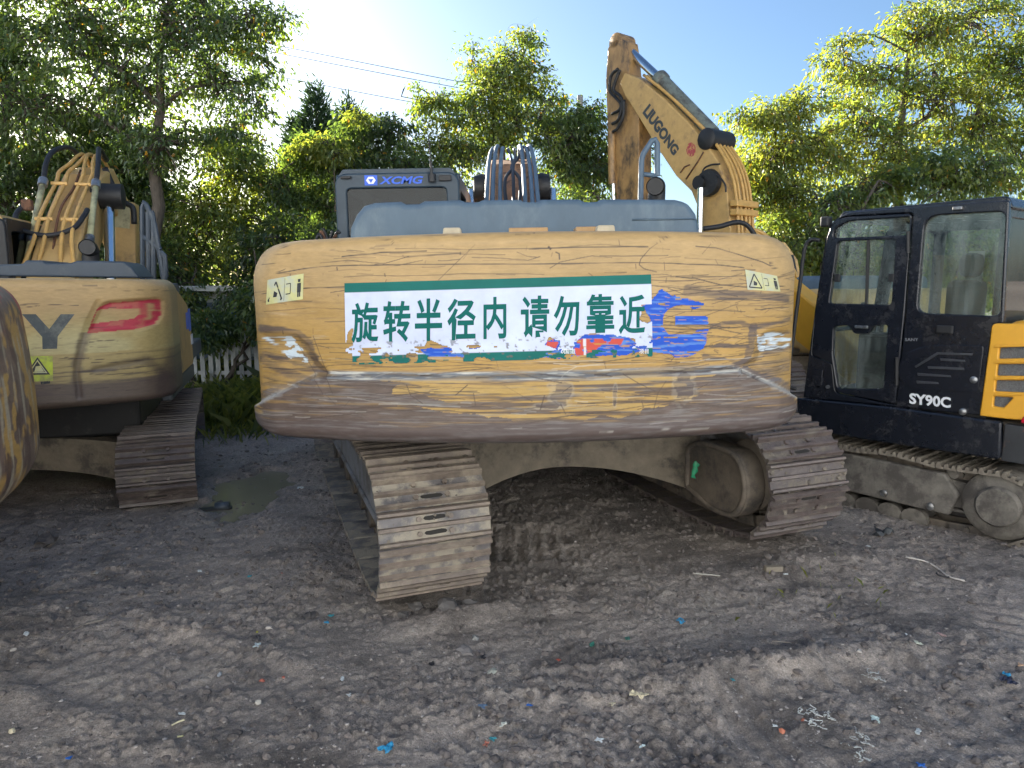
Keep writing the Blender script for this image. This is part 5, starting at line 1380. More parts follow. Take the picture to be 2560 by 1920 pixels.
q = c7(258, 838); bb = MB(); bb.box((XL - .006, q[0] - .045, q[1] - .07), (XL + .006, q[0] + .045, q[1] + .07)); bb.build('recessed_plate', M['black_paint'], cabs, bevel=.01)
q = c7(308, 878); bb = MB(); bb.lathe([(.014, -.01), (.014, .01)], (XL - .008, *q), (1, 0, 0), 10); bb.build('plug', M['steel'], cabs)
# lower panel with pressed slots, latch and number
pan_o = rounded(P7([(640, 730), (760, 688), (1012, 690), (985, 905), (675, 885), (618, 830)]), [.1, .06, .03, .03, .03, .05])
sp_ = panel('service_panel', pan_o, [], .012, yz(XL - .002), M['black_paint'], cabs, .005)
M['black_satin'] = mat('satin_black_trim', (.05, .053, .06), .4, var=.1)
for P in ([(700, 785), (800, 722), (962, 728), (958, 736), (806, 732), (706, 792)], [(815, 749), (925, 757), (928, 765), (818, 760)], [(758, 784), (920, 792), (924, 802), (760, 796)], [(712, 815), (860, 826), (864, 834), (714, 827)], [(708, 850), (805, 857), (808, 865), (710, 862)]):
    panel('pressed_slot', P7(P), [], .012, yz(XL - .009), M['black_satin'], cabs, .003)
bb = MB(); q = c7(836, 620); bb.box((XL - .02, q[0] - .055, q[1] - .03), (XL + .0, q[0] + .055, q[1] + .03)); bb.build('panel_handle', M['black'], cabs, bevel=.014)
for cx, cy in ((966, 846), (916, 990)):
    bb = MB(); bb.lathe([(.024, -.012), (.024, .006), (.015, .012)], (XL - .01, *c7(cx, cy)), (-1, 0, 0), 14); bb.build('lock_cap', M['steel'], cabs, smooth='angle')
lettering('model_number', 'SY90C', lambda a_, b2: Vector((XL - .0075, *c7(675 + 187 * a_, 955 + 20 * a_ - 50 * b2 + 0 * a_))), M['white_txt'], cabs, off=.036)
lettering('small_plate_text', 'SANY', lambda a_, b2: Vector((XL - .0065, *c7(655 + 60 * a_, 672 - 14 * b2))), mat('dim_silver', (.25, .25, .26), .4), cabs, off=.01)
# roof, pillars, rear wall, far side, interior
rz = c7(372, 92)[1]; ry0 = c7(1118, 40)[0]; ry1 = c7(330, 95)[0]; zb_ = c7(300, 920)[1]
bb = MB(); bb.prism(rounded([(ry0 - .02, rz - .05), (ry1, rz - .06), (ry1 - .04, rz + .012), (ry0 + .02, rz + .035)], .03), lambda a_, c_, t: Vector((t, a_, c_)), XL + .06, XL + 1.02)
bb.build('roof', M['black_paint'], sy, bevel=.02)
xr = XL + 1.0
far_o = [(ry0, zb_), (ry1 + .12, zb_), (ry1, rz - .05), (ry0, rz - .05)]
zm = zb_ + .62
far = panel('far_side', rounded(far_o, .03), [rounded([(ry0 + .1, zm), (ry0 + .72, zm), (ry0 + .72, rz - .12), (ry0 + .1, rz - .12)], .05), rounded([(ry0 + .8, zm - .2), (ry1, zm - .2), (ry1 - .08, rz - .12), (ry0 + .8, rz - .12)], .05)], .04, yz(xr), M['black_paint'], sy, .004)
bb = MB(); bb.box((xr - .003, ry0 + .05, zm - .25), (xr + .003, ry1 + .02, rz - .08)); bb.build('far_window', M['glass'], far)
def xz(y0): return lambda a_, b2, t: Vector((a_, y0 + t, b2))
rw = panel('rear_wall', rounded([(XL + .06, zb_), (xr - .025, zb_), (xr - .025, rz - .03), (XL + .06, rz - .03)], [.01, .01, .05, .05]), [rounded([(XL + .12, zm - .05), (xr - .1, zm - .05), (xr - .1, rz - .1), (XL + .12, rz - .1)], .05)], .04, xz(ry0 + .03), M['black_paint'], sy, .004)
bb = MB(); bb.box((XL + .08, ry0 + .027, zm - .1), (xr - .06, ry0 + .033, rz - .06)); bb.build('rear_window', M['glass'], rw)
bb = MB(); bb.tube([(XL + .45, ry0 - .12, zm + .0), (XL + .46, ry0 - .12, zm + .5)], .022, 8); bb.build('amber_lamp_bar', mat('amber_rod', (.75, .30, .02), .4), sy)
bb = MB()
for xx in (XL + .055, xr - .03):
    bb.tube([(xx, ry1 + .10, zb_), (xx, ry1 - .01, rz - .12), (xx, ry1 - .10, rz - .02)], .03, 8)
bb.tube([(XL + .06, ry1 + .05, zm - .1), (xr - .03, ry1 + .05, zm - .1)], .02, 8); bb.build('front_pillar', M['black_paint'], sy, smooth='angle')
bb = MB(); bb.add([(XL + .06, ry1 + .08, zb_ + .05), (xr - .03, ry1 + .08, zb_ + .05), (xr - .03, ry1 - .02, rz - .1), (XL + .06, ry1 - .02, rz - .1)], [(0, 1, 2, 3)]); bb.build('windscreen', M['glass'], sy)
bb = MB(); bb.box((XL + .05, ry0 + .02, zb_ - .04), (xr, ry1 + .1, zb_ + .02)); bb.build('cab_floor', M['black'], sy)
sy0 = ry0 + .35; sxm = XL + .52
bb = MB(); bb.box((sxm - .24, sy0, zb_ + .25), (sxm + .24, sy0 + .48, zb_ + .40)); bb.box((sxm - .23, sy0 - .06, zb_ + .36), (sxm + .23, sy0 + .09, zb_ + .92)); bb.box((sxm - .14, sy0 - .05, zb_ + .94), (sxm + .14, sy0 + .05, zb_ + 1.12)); bb.box((sxm - .18, sy0 + .05, zb_), (sxm + .18, sy0 + .4, zb_ + .25))
bb.build('seat', mat('grey_seat_fabric', (.05, .06, .07), .9, var=.2), sy, bevel=.05)
for xx in (sxm - .33, sxm + .33):
    bb = MB(); bb.box((xx - .07, sy0 + .1, zb_ + .02), (xx + .07, sy0 + .62, zb_ + .52)); co = bb.build('side_console', M['black'], sy, bevel=.03)
    bb = MB(); bb.tube([(xx, sy0 + .55, zb_ + .5), (xx, sy0 + .60, zb_ + .66)], .018, 8); bb.lathe([(.02, -.05), (.035, 0), (.02, .05)], (xx, sy0 + .61, zb_ + .70), (0, .2, 1), 10); bb.build('joystick', M['black'], co, smooth='angle')
for xx in (sxm - .1, sxm + .1):
    bb = MB(); bb.tube([(xx, ry1 - .15, zb_ + .02), (xx, ry1 - .22, zb_ + .55)], .012, 8); bb.build('travel_lever', M['steel'], sy, smooth=True)
bb = MB(); bb.add([(sxm + .1, ry0 + .3, rz - .3), (sxm + .12, ry0 + .42, rz - .3), (sxm + .1, ry0 + .42, rz - .62), (sxm + .08, ry0 + .3, rz - .62)], [(0, 1, 2, 3)])
bb.build('hanging_notice', mat('pale_paper', (.4, .42, .42), .8), sy)
# grab rail and bracket at the front
bb = MB(); bb.tube(bez([(XL - .04, *c7(282, 218)), (XL - .06, *c7(245, 218)), (XL - .07, *c7(222, 260)), (XL - .07, *c7(200, 420)), (XL - .07, *c7(172, 640)), (XL - .07, *c7(148, 850)), (XL - .05, *c7(178, 888))], 5), .015, 10); bb.build('grab_rail', M['black'], sy, smooth=True)
bb = MB(); q = c7(300, 128); bb.box((XL - .03, q[0] - .03, q[1] - .05), (XL + .04, q[0] + .04, q[1] + .03)); bb.build('work_lamp', M['black'], sy, bevel=.012)
bb = MB(); q = c7(893, 74); bb.box((XL - .02, q[0] - .03, q[1] - .012), (XL + .02, q[0] + .03, q[1] + .012)); bb.build('roof_hook', M['steel'], sy, bevel=.005)
# skirt
sk_o = rounded(P7([(170, 926), (600, 968), (1092, 1034), (1086, 1206), (560, 1128), (300, 1088), (176, 1045)]), [.01, 0, .01, .03, 0, .05, .02])
panel('side_skirt', sk_o, [], .06, yz(XL + .01), M['black_paint'], sy, .015)
zs0 = c7(1086, 1200)[1]
bb = MB(); bb.box((XL + .06, ry0 - .5, zs0 + .06), (-XL - .06, c7(180, 1000)[0], zb_ - .03)); bb.build('deck', M['frame'], sy, bevel=.02)
# engine cover with louvres
yc = c7(1045, 600)[0]; ye = yc - .62; zt_ = c7(1045, 592)[1] + .02
cov = rounded([c7(1048, 592), c7(1036, 690), c7(992, 1008), c7(1125, 1024), (ye, c7(1130, 1018)[1] + .03), (ye, zt_)], [.03, 0, .01, .05, .1, .15])
sl = [P7([(1082, 702), (1330, 690), (1330, 745), (1076, 752)]), P7([(1074, 776), (1320, 772), (1318, 830), (1068, 828)]), P7([(1066, 848), (1300, 850), (1296, 908), (1060, 898)]), P7([(1058, 920), (1145, 926), (1100, 972), (1052, 966)])]
ec = panel('engine_cover', cov, [rounded(q, .012) for q in sl], .035, yz(XL + .005), M['yellow_new'], sy, .008)
for q in sl:
    me = panel_mesh('louvre_mesh', shrink(q, -.04), [], .006)
    for v in me.vertices: v.co = Vector((XL + .02 + v.co.z, v.co.x, v.co.y))
    me.materials.append(M['mesh_grey'] if 'mesh_grey' in M else M.setdefault('mesh_grey', mat('grey_mesh', (.12, .125, .13), .7, var=.6, dirt_scale=60, bump=.6, bump_scale=200))); link('louvre_mesh', me, ec)
for cy0, cy1 in ((688, 700), (762, 772), (836, 846), (908, 918)):
    panel('louvre_ridge', P7([(1062, cy0), (1340, cy0 - 8), (1340, cy1 - 6), (1058, cy1)]), [], .02, yz(XL - .012), M['yellow_new'], ec, .004)
bb = MB(); bb.box((XL + .08, ye, zb_), (-XL - .1, ry0 - .02, zt_)); bb.build('engine_bay', M['yellow_new'], sy, bevel=.08, seg=4)
# small counterweight, black with rust
yq = c7(1092, 1040)[0]; pl = rounded([(XL + .01, yq - .01), (XL + .01, yq - .35), (XL + .25, yq - .62), (-XL - .25, yq - .62), (-XL - .01, yq - .35), (-XL - .01, yq - .01)], [.01, .25, .3, .3, .25, .01], 8)
bb = MB(); bb.prism(pl, lambda a_, b2, t: Vector((a_, b2, t)), zs0 - .02, zs0 + .235)
bb.build('counterweight', mat('chipped_black_casting', (.03, .032, .036), .4, dirt=(.17, .08, .05), dirt_scale=4, dirt_lo=.55, dirt_hi=.62, rough2=.8, var=.2), sy, smooth='angle', bevel=.04, seg=4)
bb = MB(); q = c7(1215, 1030, XL - .01); bb.prism(rounded([(q[0] - .12, q[1] - .03), (q[0] + .05, q[1] - .02), (q[0] + .03, q[1] + .03), (q[0] - .12, q[1] + .04)], .02), lambda a_, c_, t: Vector((t, a_, c_)), XL - .03, XL - .002)
bb.build('tail_lamp', mat('red_lens', (.45, .01, .03), .15), sy, bevel=.01)
# crawlers, blade, stub of the boom
M['shoe_small'] = mat('dry_clay_shoe', (.155, .132, .105), .85, dirt=(.24, .21, .165), dirt_scale=6, dirt_lo=.45, dirt_hi=.62, var=.3, bump=.8, bump_scale=40, objrand=.15)
zsp = plane_pt(YI, 2490, 1290, XL)[1]; ysp = plane_pt(YI, 2490, 1290, XL)[0]
undercarriage(sy, 0, L=2.15, gauge=1.62, w=.45, pitch=.135, r=.255, zc=.285, mats=[M['shoe_small'], M['shoe_small'], M['hole']], seed=43, guards=False, oy=ysp + 2.15 / 2, frame_mat='frame_mud')
bb = MB(); bb.prism([(ysp + .30, .14), (ysp + 1.75, .16), (ysp + 1.75, .36), (ysp + 1.5, .46), (ysp + .35, .44), (ysp + .25, .30)], lambda a_, c_, t: Vector((t, a_, c_)), XL + .03, XL + .09)
bb.build('track_frame_plate', M['frame_mud'], sy, bevel=.015)
bb = MB(); bb.lathe([(.02, -.085), (.125, -.08), (.14, -.06), (.14, .05)], (XL + .07, ysp, .285), (1, 0, 0), 24); bb.build('final_drive_cap', M['frame_mud'], sy, smooth='angle')
for k, yy in enumerate((ysp + .42, ysp + .75, ysp + 1.1, ysp + 1.4)):
    bb = MB(); bb.lathe([(.02, -.02), (.028, -.015), (.028, .01)], (XL + .03, yy, .18 + .02 * (k % 2)), (1, 0, 0), 10); bb.build('roller_bolt', M['steel'], sy, smooth='angle')
bb = MB(); bb.box((XL + .02, ysp + 1.45, .30), (XL + .10, ysp + 1.52, .53)); bb.lathe([(.06, -.08), (.06, .05)], (XL + .06, ysp + 1.48, .53), (1, 0, 0), 12); bb.build('carrier_bracket', M['mud'], sy, bevel=.01)
bb = MB(); bb.box((-.72, ysp + 2.35, .16), (-.55, ysp + 3.0, .30)); bb.box((.55, ysp + 2.35, .16), (.72, ysp + 3.0, .30)); bb.prism([(ysp + 2.96, .12), (ysp + 3.10, .10), (ysp + 3.02, .30), (ysp + 3.08, .56), (ysp + 3.0, .56), (ysp + 2.94, .32)], lambda a_, c_, t: Vector((t, a_, c_)), -.92, .95)
bb.build('dozer_blade', M['frame_grey'], sy, bevel=.012)
bb = MB(); bb.prism([(.9, .75), (1.6, 1.2), (2.2, 1.9), (3.2, 1.5), (3.3, 1.65), (2.25, 2.15), (1.4, 1.55), (.8, 1.0)], lambda a_, c_, t: Vector((.35 + t, a_, c_)), -.15, .15); bb.build('boom', M['yellow_new'], sy, bevel=.02)

# ================================================================ vegetation
def leaf_mat(name, trans=0.55, gloss=0.06):
    m = bpy.data.materials.new(name); m.use_nodes = True
    nt = m.node_tree; N = nt.nodes; L = nt.links; N.clear()
    o = N.new('ShaderNodeOutputMaterial'); a = N.new('ShaderNodeAttribute'); a.attribute_name = 'leaf'
    d = N.new('ShaderNodeBsdfDiffuse'); t = N.new('ShaderNodeBsdfTranslucent'); g = N.new('ShaderNodeBsdfGlossy'); g.inputs['Roughness'].default_value = .38
    g.inputs['Color'].default_value = (.8, .85, .8, 1)
    hs = N.new('ShaderNodeVectorMath'); hs.operation = 'MULTIPLY'; hs.inputs[1].default_value = (2.0, 1.95, .75)
    L.new(a.outputs['Color'], d.inputs[0]); L.new(a.outputs['Color'], hs.inputs[0]); L.new(hs.outputs[0], t.inputs[0])
    m1 = N.new('ShaderNodeMixShader'); m1.inputs[0].default_value = trans; L.new(d.outputs[0], m1.inputs[1]); L.new(t.outputs[0], m1.inputs[2])
    m2 = N.new('ShaderNodeMixShader'); m2.inputs[0].default_value = gloss; L.new(m1.outputs[0], m2.inputs[1]); L.new(g.outputs[0], m2.inputs[2])
    L.new(m2.outputs[0], o.inputs['Surface'])
    return m
M['leaf'] = leaf_mat('broad_leaf')
M['needle'] = leaf_mat('needle_foliage', .2, .03)
M['bark'] = mat('grey_brown_bark', (.085, .07, .055), .9, dirt=(.04, .034, .028), dirt_scale=6, var=.3, bump=.6, bump_scale=18, stretch=(3, 3, .6))
DKG = np.array((.044, .076, .036)); MDG = np.array((.105, .16, .045)); YLG = np.array((.22, .235, .05)); ORG = np.array((.42, .22, .03))
def leaves_from(C, per, rad, ln, rg, tint=0.5, droop=.45, wid=.46, org=.006):
    """leaf quads round the cluster centres C"""
    n = len(C) * per
    cc = np.repeat(C, per, 0)
    p = cc + rg.normal(0, 1, (n, 3)) * np.array([rad, rad, rad * .62])
    d = rg.normal(0, 1, (n, 3)); d[:, 2] = d[:, 2] * .6 - droop; d += .5 * (p - cc) / rad * np.array([1, 1, .2])
    d /= np.linalg.norm(d, axis=1)[:, None]
    up = np.array([0, 0, 1.0]) + rg.normal(0, .55, (n, 3))
    s = np.cross(d, up); s /= np.linalg.norm(s, axis=1)[:, None] + 1e-9
    nn = np.cross(s, d)
    L = ln * rg.uniform(.65, 1.25, n)[:, None]; W = L * wid * .5
    V = np.stack([p, p + d * L * .42 + s * W + nn * W * .25, p + d * L, p + d * L * .42 - s * W + nn * W * .25], 1).reshape(-1, 3)
    F = np.arange(n * 4).reshape(n, 4)
    t = np.clip(rg.normal(tint, .22, n) + .18 * rg.normal(0, 1, len(C)).repeat(per), 0, 1)[:, None]
    col_ = np.where(t < .5, DKG + (MDG - DKG) * t * 2, MDG + (YLG - MDG) * (t - .5) * 2)
    col_ = np.where(rg.random(n)[:, None] < org, ORG, col_) * rg.uniform(.8, 1.2, n)[:, None]
    return V, F, np.repeat(col_, 4, 0)
def crown_points(blobs, n, rg, shell=.55):
    vol = np.array([b[3] * b[4] * b[5] for b in blobs]) ** .8; cnt = np.maximum(4, (n * vol / vol.sum()).astype(int))
    out = []; own = []
    for i, (b, k) in enumerate(zip(blobs, cnt)):
        u = rg.normal(0, 1, (k, 3)); u /= np.linalg.norm(u, axis=1)[:, None]
        r = rg.random(k) ** (1 / 3.0) ; r = shell * (1 - .25 * (1 - r)) + (1 - shell) * r
        r = np.where(rg.random(k) < .7, .62 + .42 * rg.random(k), r * .8)
        out.append(np.array(b[:3]) + u * r[:, None] * np.array(b[3:6])); own.append(np.full(k, i))
    return np.concatenate(out), np.concatenate(own)
def sprays(bl, nb, rg):
    """boughs inside each crown lobe: (list of 3-point paths, sprig points, their outward directions)"""
    vol = np.array([b[3] * b[4] * b[5] for b in bl]) ** .75; cnt = np.maximum(5, (nb * vol / vol.sum()).astype(int))
    paths = []; P = []; D = []; own = []
    for i, (b, k) in enumerate(zip(bl, cnt)):
        c0 = np.array(b[:3]); r_ = np.array(b[3:6])
        for j in range(k):
            u = rg.normal(0, 1, 3); u /= np.linalg.norm(u)
            s0 = c0 + rg.normal(0, .22, 3) * r_; e0 = c0 + u * r_ * rg.uniform(.70, 1.12)
            L_b = np.linalg.norm(e0 - s0)
            m0 = (s0 + e0) / 2 + np.array([0, 0, .10 * L_b]); e0 = e0 - np.array([0, 0, .12 * L_b])
            paths.append((i, s0, m0, e0))
            d0 = (e0 - m0) / (np.linalg.norm(e0 - m0) + 1e-6); side = np.cross(d0, [0, 0, 1.0]); side /= np.linalg.norm(side) + 1e-6
            for t in np.arange(.30, 1.02, .14):
                q = s0 * (1 - t) ** 2 + 2 * m0 * t * (1 - t) + e0 * t * t
                for sg in (-1, 0, 1):
                    if rg.random() < .15: continue
                    w_ = (1.05 - t) * .30 + .07
                    dd = d0 + sg * side * .9 + np.array([0, 0, -.15])
                    P.append(q + sg * side * w_ * rg.uniform(.5, 1.2) + rg.normal(0, .035, 3)); D.append(dd); own.append(len(paths))
    return paths, np.array(P), np.array(D), np.array(own)
def spray_leaves(P, D, own, per, rad, ln, rg, tint, droop, org, wid=.44):
    n = len(P) * per; cc = np.repeat(P, per, 0); d = np.repeat(D, per, 0)
    p = cc + rg.normal(0, 1, (n, 3)) * np.array([rad, rad, rad * .55])
    d = d / np.linalg.norm(d, axis=1)[:, None] + rg.normal(0, .55, (n, 3)); d[:, 2] -= droop
    d /= np.linalg.norm(d, axis=1)[:, None]
    up = np.array([0, 0, 1.0]) + rg.normal(0, .45, (n, 3)); s = np.cross(d, up); s /= np.linalg.norm(s, axis=1)[:, None] + 1e-9; nn = np.cross(s, d)
    L = ln * (rg.uniform(.45, 1.35, n) ** 1.1)[:, None]; W = L * wid * .5
    V = np.stack([p, p + d * L * .40 + s * W + nn * W * .3, p + d * L - nn * L * .08, p + d * L * .40 - s * W + nn * W * .3], 1).reshape(-1, 3)
    bo = rg.normal(0, .16, own.max() + 2)
    t = np.clip(rg.normal(tint, .16, n) + bo[np.repeat(own, per)], 0, 1)[:, None]
    c_ = np.where(t < .5, DKG + (MDG - DKG) * t * 2, MDG + (YLG - MDG) * (t - .5) * 2)
    c_ = np.where(rg.random(n)[:, None] < org, ORG, c_) * rg.uniform(.8, 1.2, n)[:, None]
    return V, np.repeat(c_, 4, 0)
def tree(name, label, base, blobs, ncl, per, seed, lean=(0, 0), trunk_r=.13, leaf=.100, rad=.24, tint=.45, group='trees behind the machines', cat='tree', stems=1, droop=.45, org=.006):
    """blobs in world coordinates (x, y, z, rx, ry, rz)"""
    rg = np.random.default_rng(seed); r2 = random.Random(seed)
    root = empty(name, base)
    tag(root, label, cat, group)
    bx_, by_, bz_ = base
    bl = [(b[0] - bx_, b[1] - by_, b[2] - bz_, b[3], b[4], b[5]) for b in blobs]
    paths, P, D, own = sprays(bl, int(ncl * .62), rg)
    top = max(b[2] + b[5] * .6 for b in bl); mx = np.mean([b[0] for b in bl]); my = np.mean([b[1] for b in bl])
    tb = MB(); limbs = []
    for s in range(stems):
        a0 = r2.uniform(0, 6.28); sp = .0 if stems == 1 else .18
        tp = []
        for k in range(9):
            t = k / 8
            tp.append(Vector((mx * t * .8 + sp * math.cos(a0) * (1 + 3 * t) + r2.gauss(0, .05) * (k > 0), my * t * .8 + sp * math.sin(a0) * (1 + 3 * t) + r2.gauss(0, .05) * (k > 0), top * .86 * t - .1 * (k == 0))))
        rs = [trunk_r * (1 - .8 * k / 8) * (1.35 if k == 0 else 1) for k in range(9)]
        tb.tube(tp, 1, 9, rs=rs)
        limbs += [(p, r_) for p, r_ in zip(tp, rs)][2:]
    for b in bl:
        for q in range(3 if b[3] > .8 else 2):
            tgt = Vector((b[0] + r2.uniform(-.5, .5) * b[3], b[1] + r2.uniform(-.5, .5) * b[4], b[2] + r2.uniform(-.1, .7) * b[5]))
            cand = [l for l in limbs if l[0].z < tgt.z + .2] or limbs
            st_, sr = min(cand, key=lambda l: (l[0] - tgt).length + .6 * abs((tgt.z - l[0].z) - .5 * (tgt - l[0]).length))
            mid = (st_ + tgt) / 2 + Vector((r2.gauss(0, .1), r2.gauss(0, .1), r2.gauss(.12, .1)))
            pts = bez([st_, mid, tgt], 5); r0 = min(sr * .7, .07)
            rs = [r0 * (1 - .75 * k / (len(pts) - 1)) for k in range(len(pts))]
            tb.tube(pts, 1, 6, rs=rs); limbs += list(zip(pts, rs))[1:]
    LP = np.array([tuple(l[0]) for l in limbs])
    for (i, s0, m0, e0) in paths:
        k = int(np.argmin(((LP - s0) ** 2).sum(1))); a_ = limbs[k][0]
        tb.tube([a_, (a_ + Vector(s0)) / 2 + Vector((0, 0, .03)), Vector(s0), Vector((np.array(s0) + m0 * 2 + e0) / 4), Vector(e0)], 1, 4, cap=False, rs=[min(.022, limbs[k][1] * .8), .017, .013, .009, .004])
    tb.build('trunk', M['bark'], root, smooth=True, fix=False)
    V, cl = spray_leaves(P, D, own, max(4, int(per * .135)), rad * .40, leaf, rg, tint, droop, org)
    k = (V.reshape(-1, 4, 3)[:, :, 2].min(1) > -.02)
    V = V.reshape(-1, 4, 3)[k].reshape(-1, 3); cl = cl.reshape(-1, 4, 3)[k].reshape(-1, 3); F = np.arange(len(V)).reshape(-1, 4)
    link('crown', np_mesh('crown', V, F, M['leaf'], {'leaf': cl}, smooth=False), root)
    return root
def B(u, v, Yd, ru, rv, ry):
    """crown lobe centred where the photograph shows it; ru, rv in photograph pixels at that distance"""
    p = at(u, v, Yd); s = Yd / FPX
    return (p.x, Yd, p.z, ru * s, ry, rv * s)
def gpt(u, Yd): p = at(u, 900, Yd); return (p.x, Yd, 0)
# --- left side
tree('tree', 'tall forked tree in front of the sun, branching above the yellow excavator boom', gpt(355, 12.2),
     [B(330, 200, 12.2, 190, 120, 1.2), B(200, 90, 12.0, 200, 120, 1.2), B(480, 90, 12.2, 170, 110, 1.1), B(610, 60, 12.0, 105, 75, .7), B(560, 220, 12.0, 130, 90, .9), B(640, 250, 11.8, 55, 45, .5), B(90, 280, 12.4, 150, 100, 1.1), B(400, -60, 12.2, 260, 110, 1.3), B(120, -40, 12, 200, 120, 1.2), B(660, 150, 12, 60, 50, .5), B(440, 360, 12, 150, 80, 1), B(600, 340, 12, 90, 60, .7), B(690, 55, 12, 45, 40, .4)],
     540, 52, 1, trunk_r=.17, leaf=.095, tint=.28, rad=.27, org=.012)
tree('tree', 'broad dark tree filling the upper corner beside the sun', gpt(40, 13.6),
     [B(20, 150, 13.6, 150, 150, 1.2), B(-120, 300, 13.4, 160, 150, 1.2), B(150, 420, 13.6, 200, 110, 1.2), B(0, 480, 13.2, 130, 110, 1), B(-150, 60, 13.6, 200, 160, 1.3), B(280, 330, 13.8, 130, 90, 1)], 430, 74, 2, trunk_r=.18, tint=.16)
tree('tree', 'dense dark tree standing directly behind the yellow boom', gpt(300, 14.6),
     [B(280, 480, 14.6, 190, 110, 1.2), B(150, 560, 14.4, 170, 120, 1.2), B(400, 560, 14.6, 140, 120, 1.1), B(330, 390, 14.6, 120, 80, 1)], 320, 75, 3, trunk_r=.14, tint=.12, leaf=.11, rad=.28)
tree('tree', 'bushy tree with backlit yellow leaves above the picket fence', gpt(520, 14.0),
     [B(520, 540, 14.0, 150, 110, 1.0), B(600, 440, 14.0, 120, 90, 1), B(470, 650, 14.0, 120, 90, .9), B(640, 580, 14.0, 90, 120, .9), B(560, 360, 13.6, 100, 60, .8)], 250, 50, 4, stems=2, trunk_r=.09, tint=.62, rad=.26)
tree('tree', 'tree at the far left beyond the edge of the view', gpt(-420, 13.4), [B(-420, 180, 13.4, 190, 170, 1.3), B(-300, 380, 13.2, 180, 150, 1.2), B(-560, 350, 13.4, 200, 170, 1.3), B(-450, 560, 13.2, 200, 130, 1.1)], 260, 55, 14, trunk_r=.17, tint=.3)
# --- conifers
def conifer(label, u, v, Yd, w, seed):
    rg = np.random.default_rng(seed); p = at(u, v, Yd); H = p.z
    root = empty('conifer_tree', (p.x, Yd, 0)); tag(root, label, 'tree', 'trees behind the machines')
    b = MB(); b.tube([(0, 0, -.1), (0, 0, H * .95)], 1, 8, rs=[.14, .02]); b.build('trunk', M['bark'], root, smooth=True)
    n = 620; t = rg.random(n) ** .7; zz = H * (1 - t * .95) ; r_ = w * (t ** .8) * rg.uniform(.55, 1.05, n); a = rg.uniform(0, 6.28, n)
    C = np.stack([r_ * np.cos(a), r_ * np.sin(a), zz - .15 * r_], 1)
    m = n * 34; cc = np.repeat(C, 34, 0)
    q = cc + rg.normal(0, .10, (m, 3)) * np.array([1, 1, 1.3])
    d = np.stack([np.cos(np.repeat(a, 34)), np.sin(np.repeat(a, 34)), np.full(m, .9)], 1) + rg.normal(0, .45, (m, 3)); d /= np.linalg.norm(d, axis=1)[:, None]
    s = np.cross(d, rg.normal(0, 1, (m, 3))); s /= np.linalg.norm(s, axis=1)[:, None]
    L = rg.uniform(.12, .26, m)[:, None]
    V = np.stack([q, q + d * L * .5 + s * .018, q + d * L, q + d * L * .5 - s * .018], 1).reshape(-1, 3)
    c_ = np.repeat(np.array((.030, .058, .030)) * rg.uniform(.6, 1.5, m)[:, None], 4, 0)
    link('crown', np_mesh('crown', V, np.arange(m * 4).reshape(m, 4), M['needle'], {'leaf': c_}, smooth=False), root)
conifer('dark pointed conifer rising beyond the broadleaf trees', 789, 226, 17.6, 1.5, 71)
conifer('second dark conifer with a blunter top, partly hidden by bushes', 872, 262, 18.6, 1.5, 72)
conifer('low dark conifer at the gap beside the big tree', 735, 312, 18.4, 1.2, 73)
# --- middle
tree('tree', 'slender tree with a tall loose crown behind the grey cab', gpt(1220, 15.4),
     [B(1280, 130, 15.4, 75, 60, .7), B(1310, 95, 15.4, 40, 35, .4), B(1240, 220, 15.4, 110, 70, .9), B(1330, 210, 15.4, 70, 70, .7), B(1180, 290, 15.4, 130, 70, 1), B(1080, 250, 15.2, 90, 45, .7), B(1300, 320, 15.4, 130, 80, 1), B(1150, 390, 15.4, 160, 80, 1.1), B(1370, 260, 15.4, 60, 50, .6), B(1180, 150, 15.4, 45, 40, .5)],
     340, 46, 5, trunk_r=.11, tint=.62, rad=.24, org=.01)
tree('tree', 'rounded dark green tree between the boom and the cab', gpt(1460, 15.0),
     [B(1440, 330, 15.0, 80, 80, .9), B(1480, 290, 15.0, 50, 45, .6), B(1390, 380, 15.0, 90, 80, .9), B(1470, 430, 15.0, 110, 80, 1), B(1560, 400, 15.2, 80, 80, .9)], 210, 55, 6, trunk_r=.1, tint=.34)
tree('tree', 'dark leafy tree left of the grey cab', gpt(900, 14.6),
     [B(900, 360, 14.6, 110, 70, .9), B(800, 420, 14.4, 120, 90, 1), B(980, 330, 14.6, 80, 60, .8), B(1000, 430, 14.6, 120, 80, 1), B(720, 480, 14.2, 100, 100, 1), B(860, 520, 14.4, 130, 90, 1)], 270, 60, 7, trunk_r=.11, tint=.20)
tree('tree', 'small yellow-green sapling lit by the sun beside the conifer', gpt(850, 13.6), [B(815, 360, 13.6, 40, 18, .35), B(905, 290, 13.8, 22, 22, .25), B(770, 375, 13.6, 30, 14, .25), B(840, 390, 13.6, 50, 20, .4)], 40, 40, 8, trunk_r=.05, tint=.75)
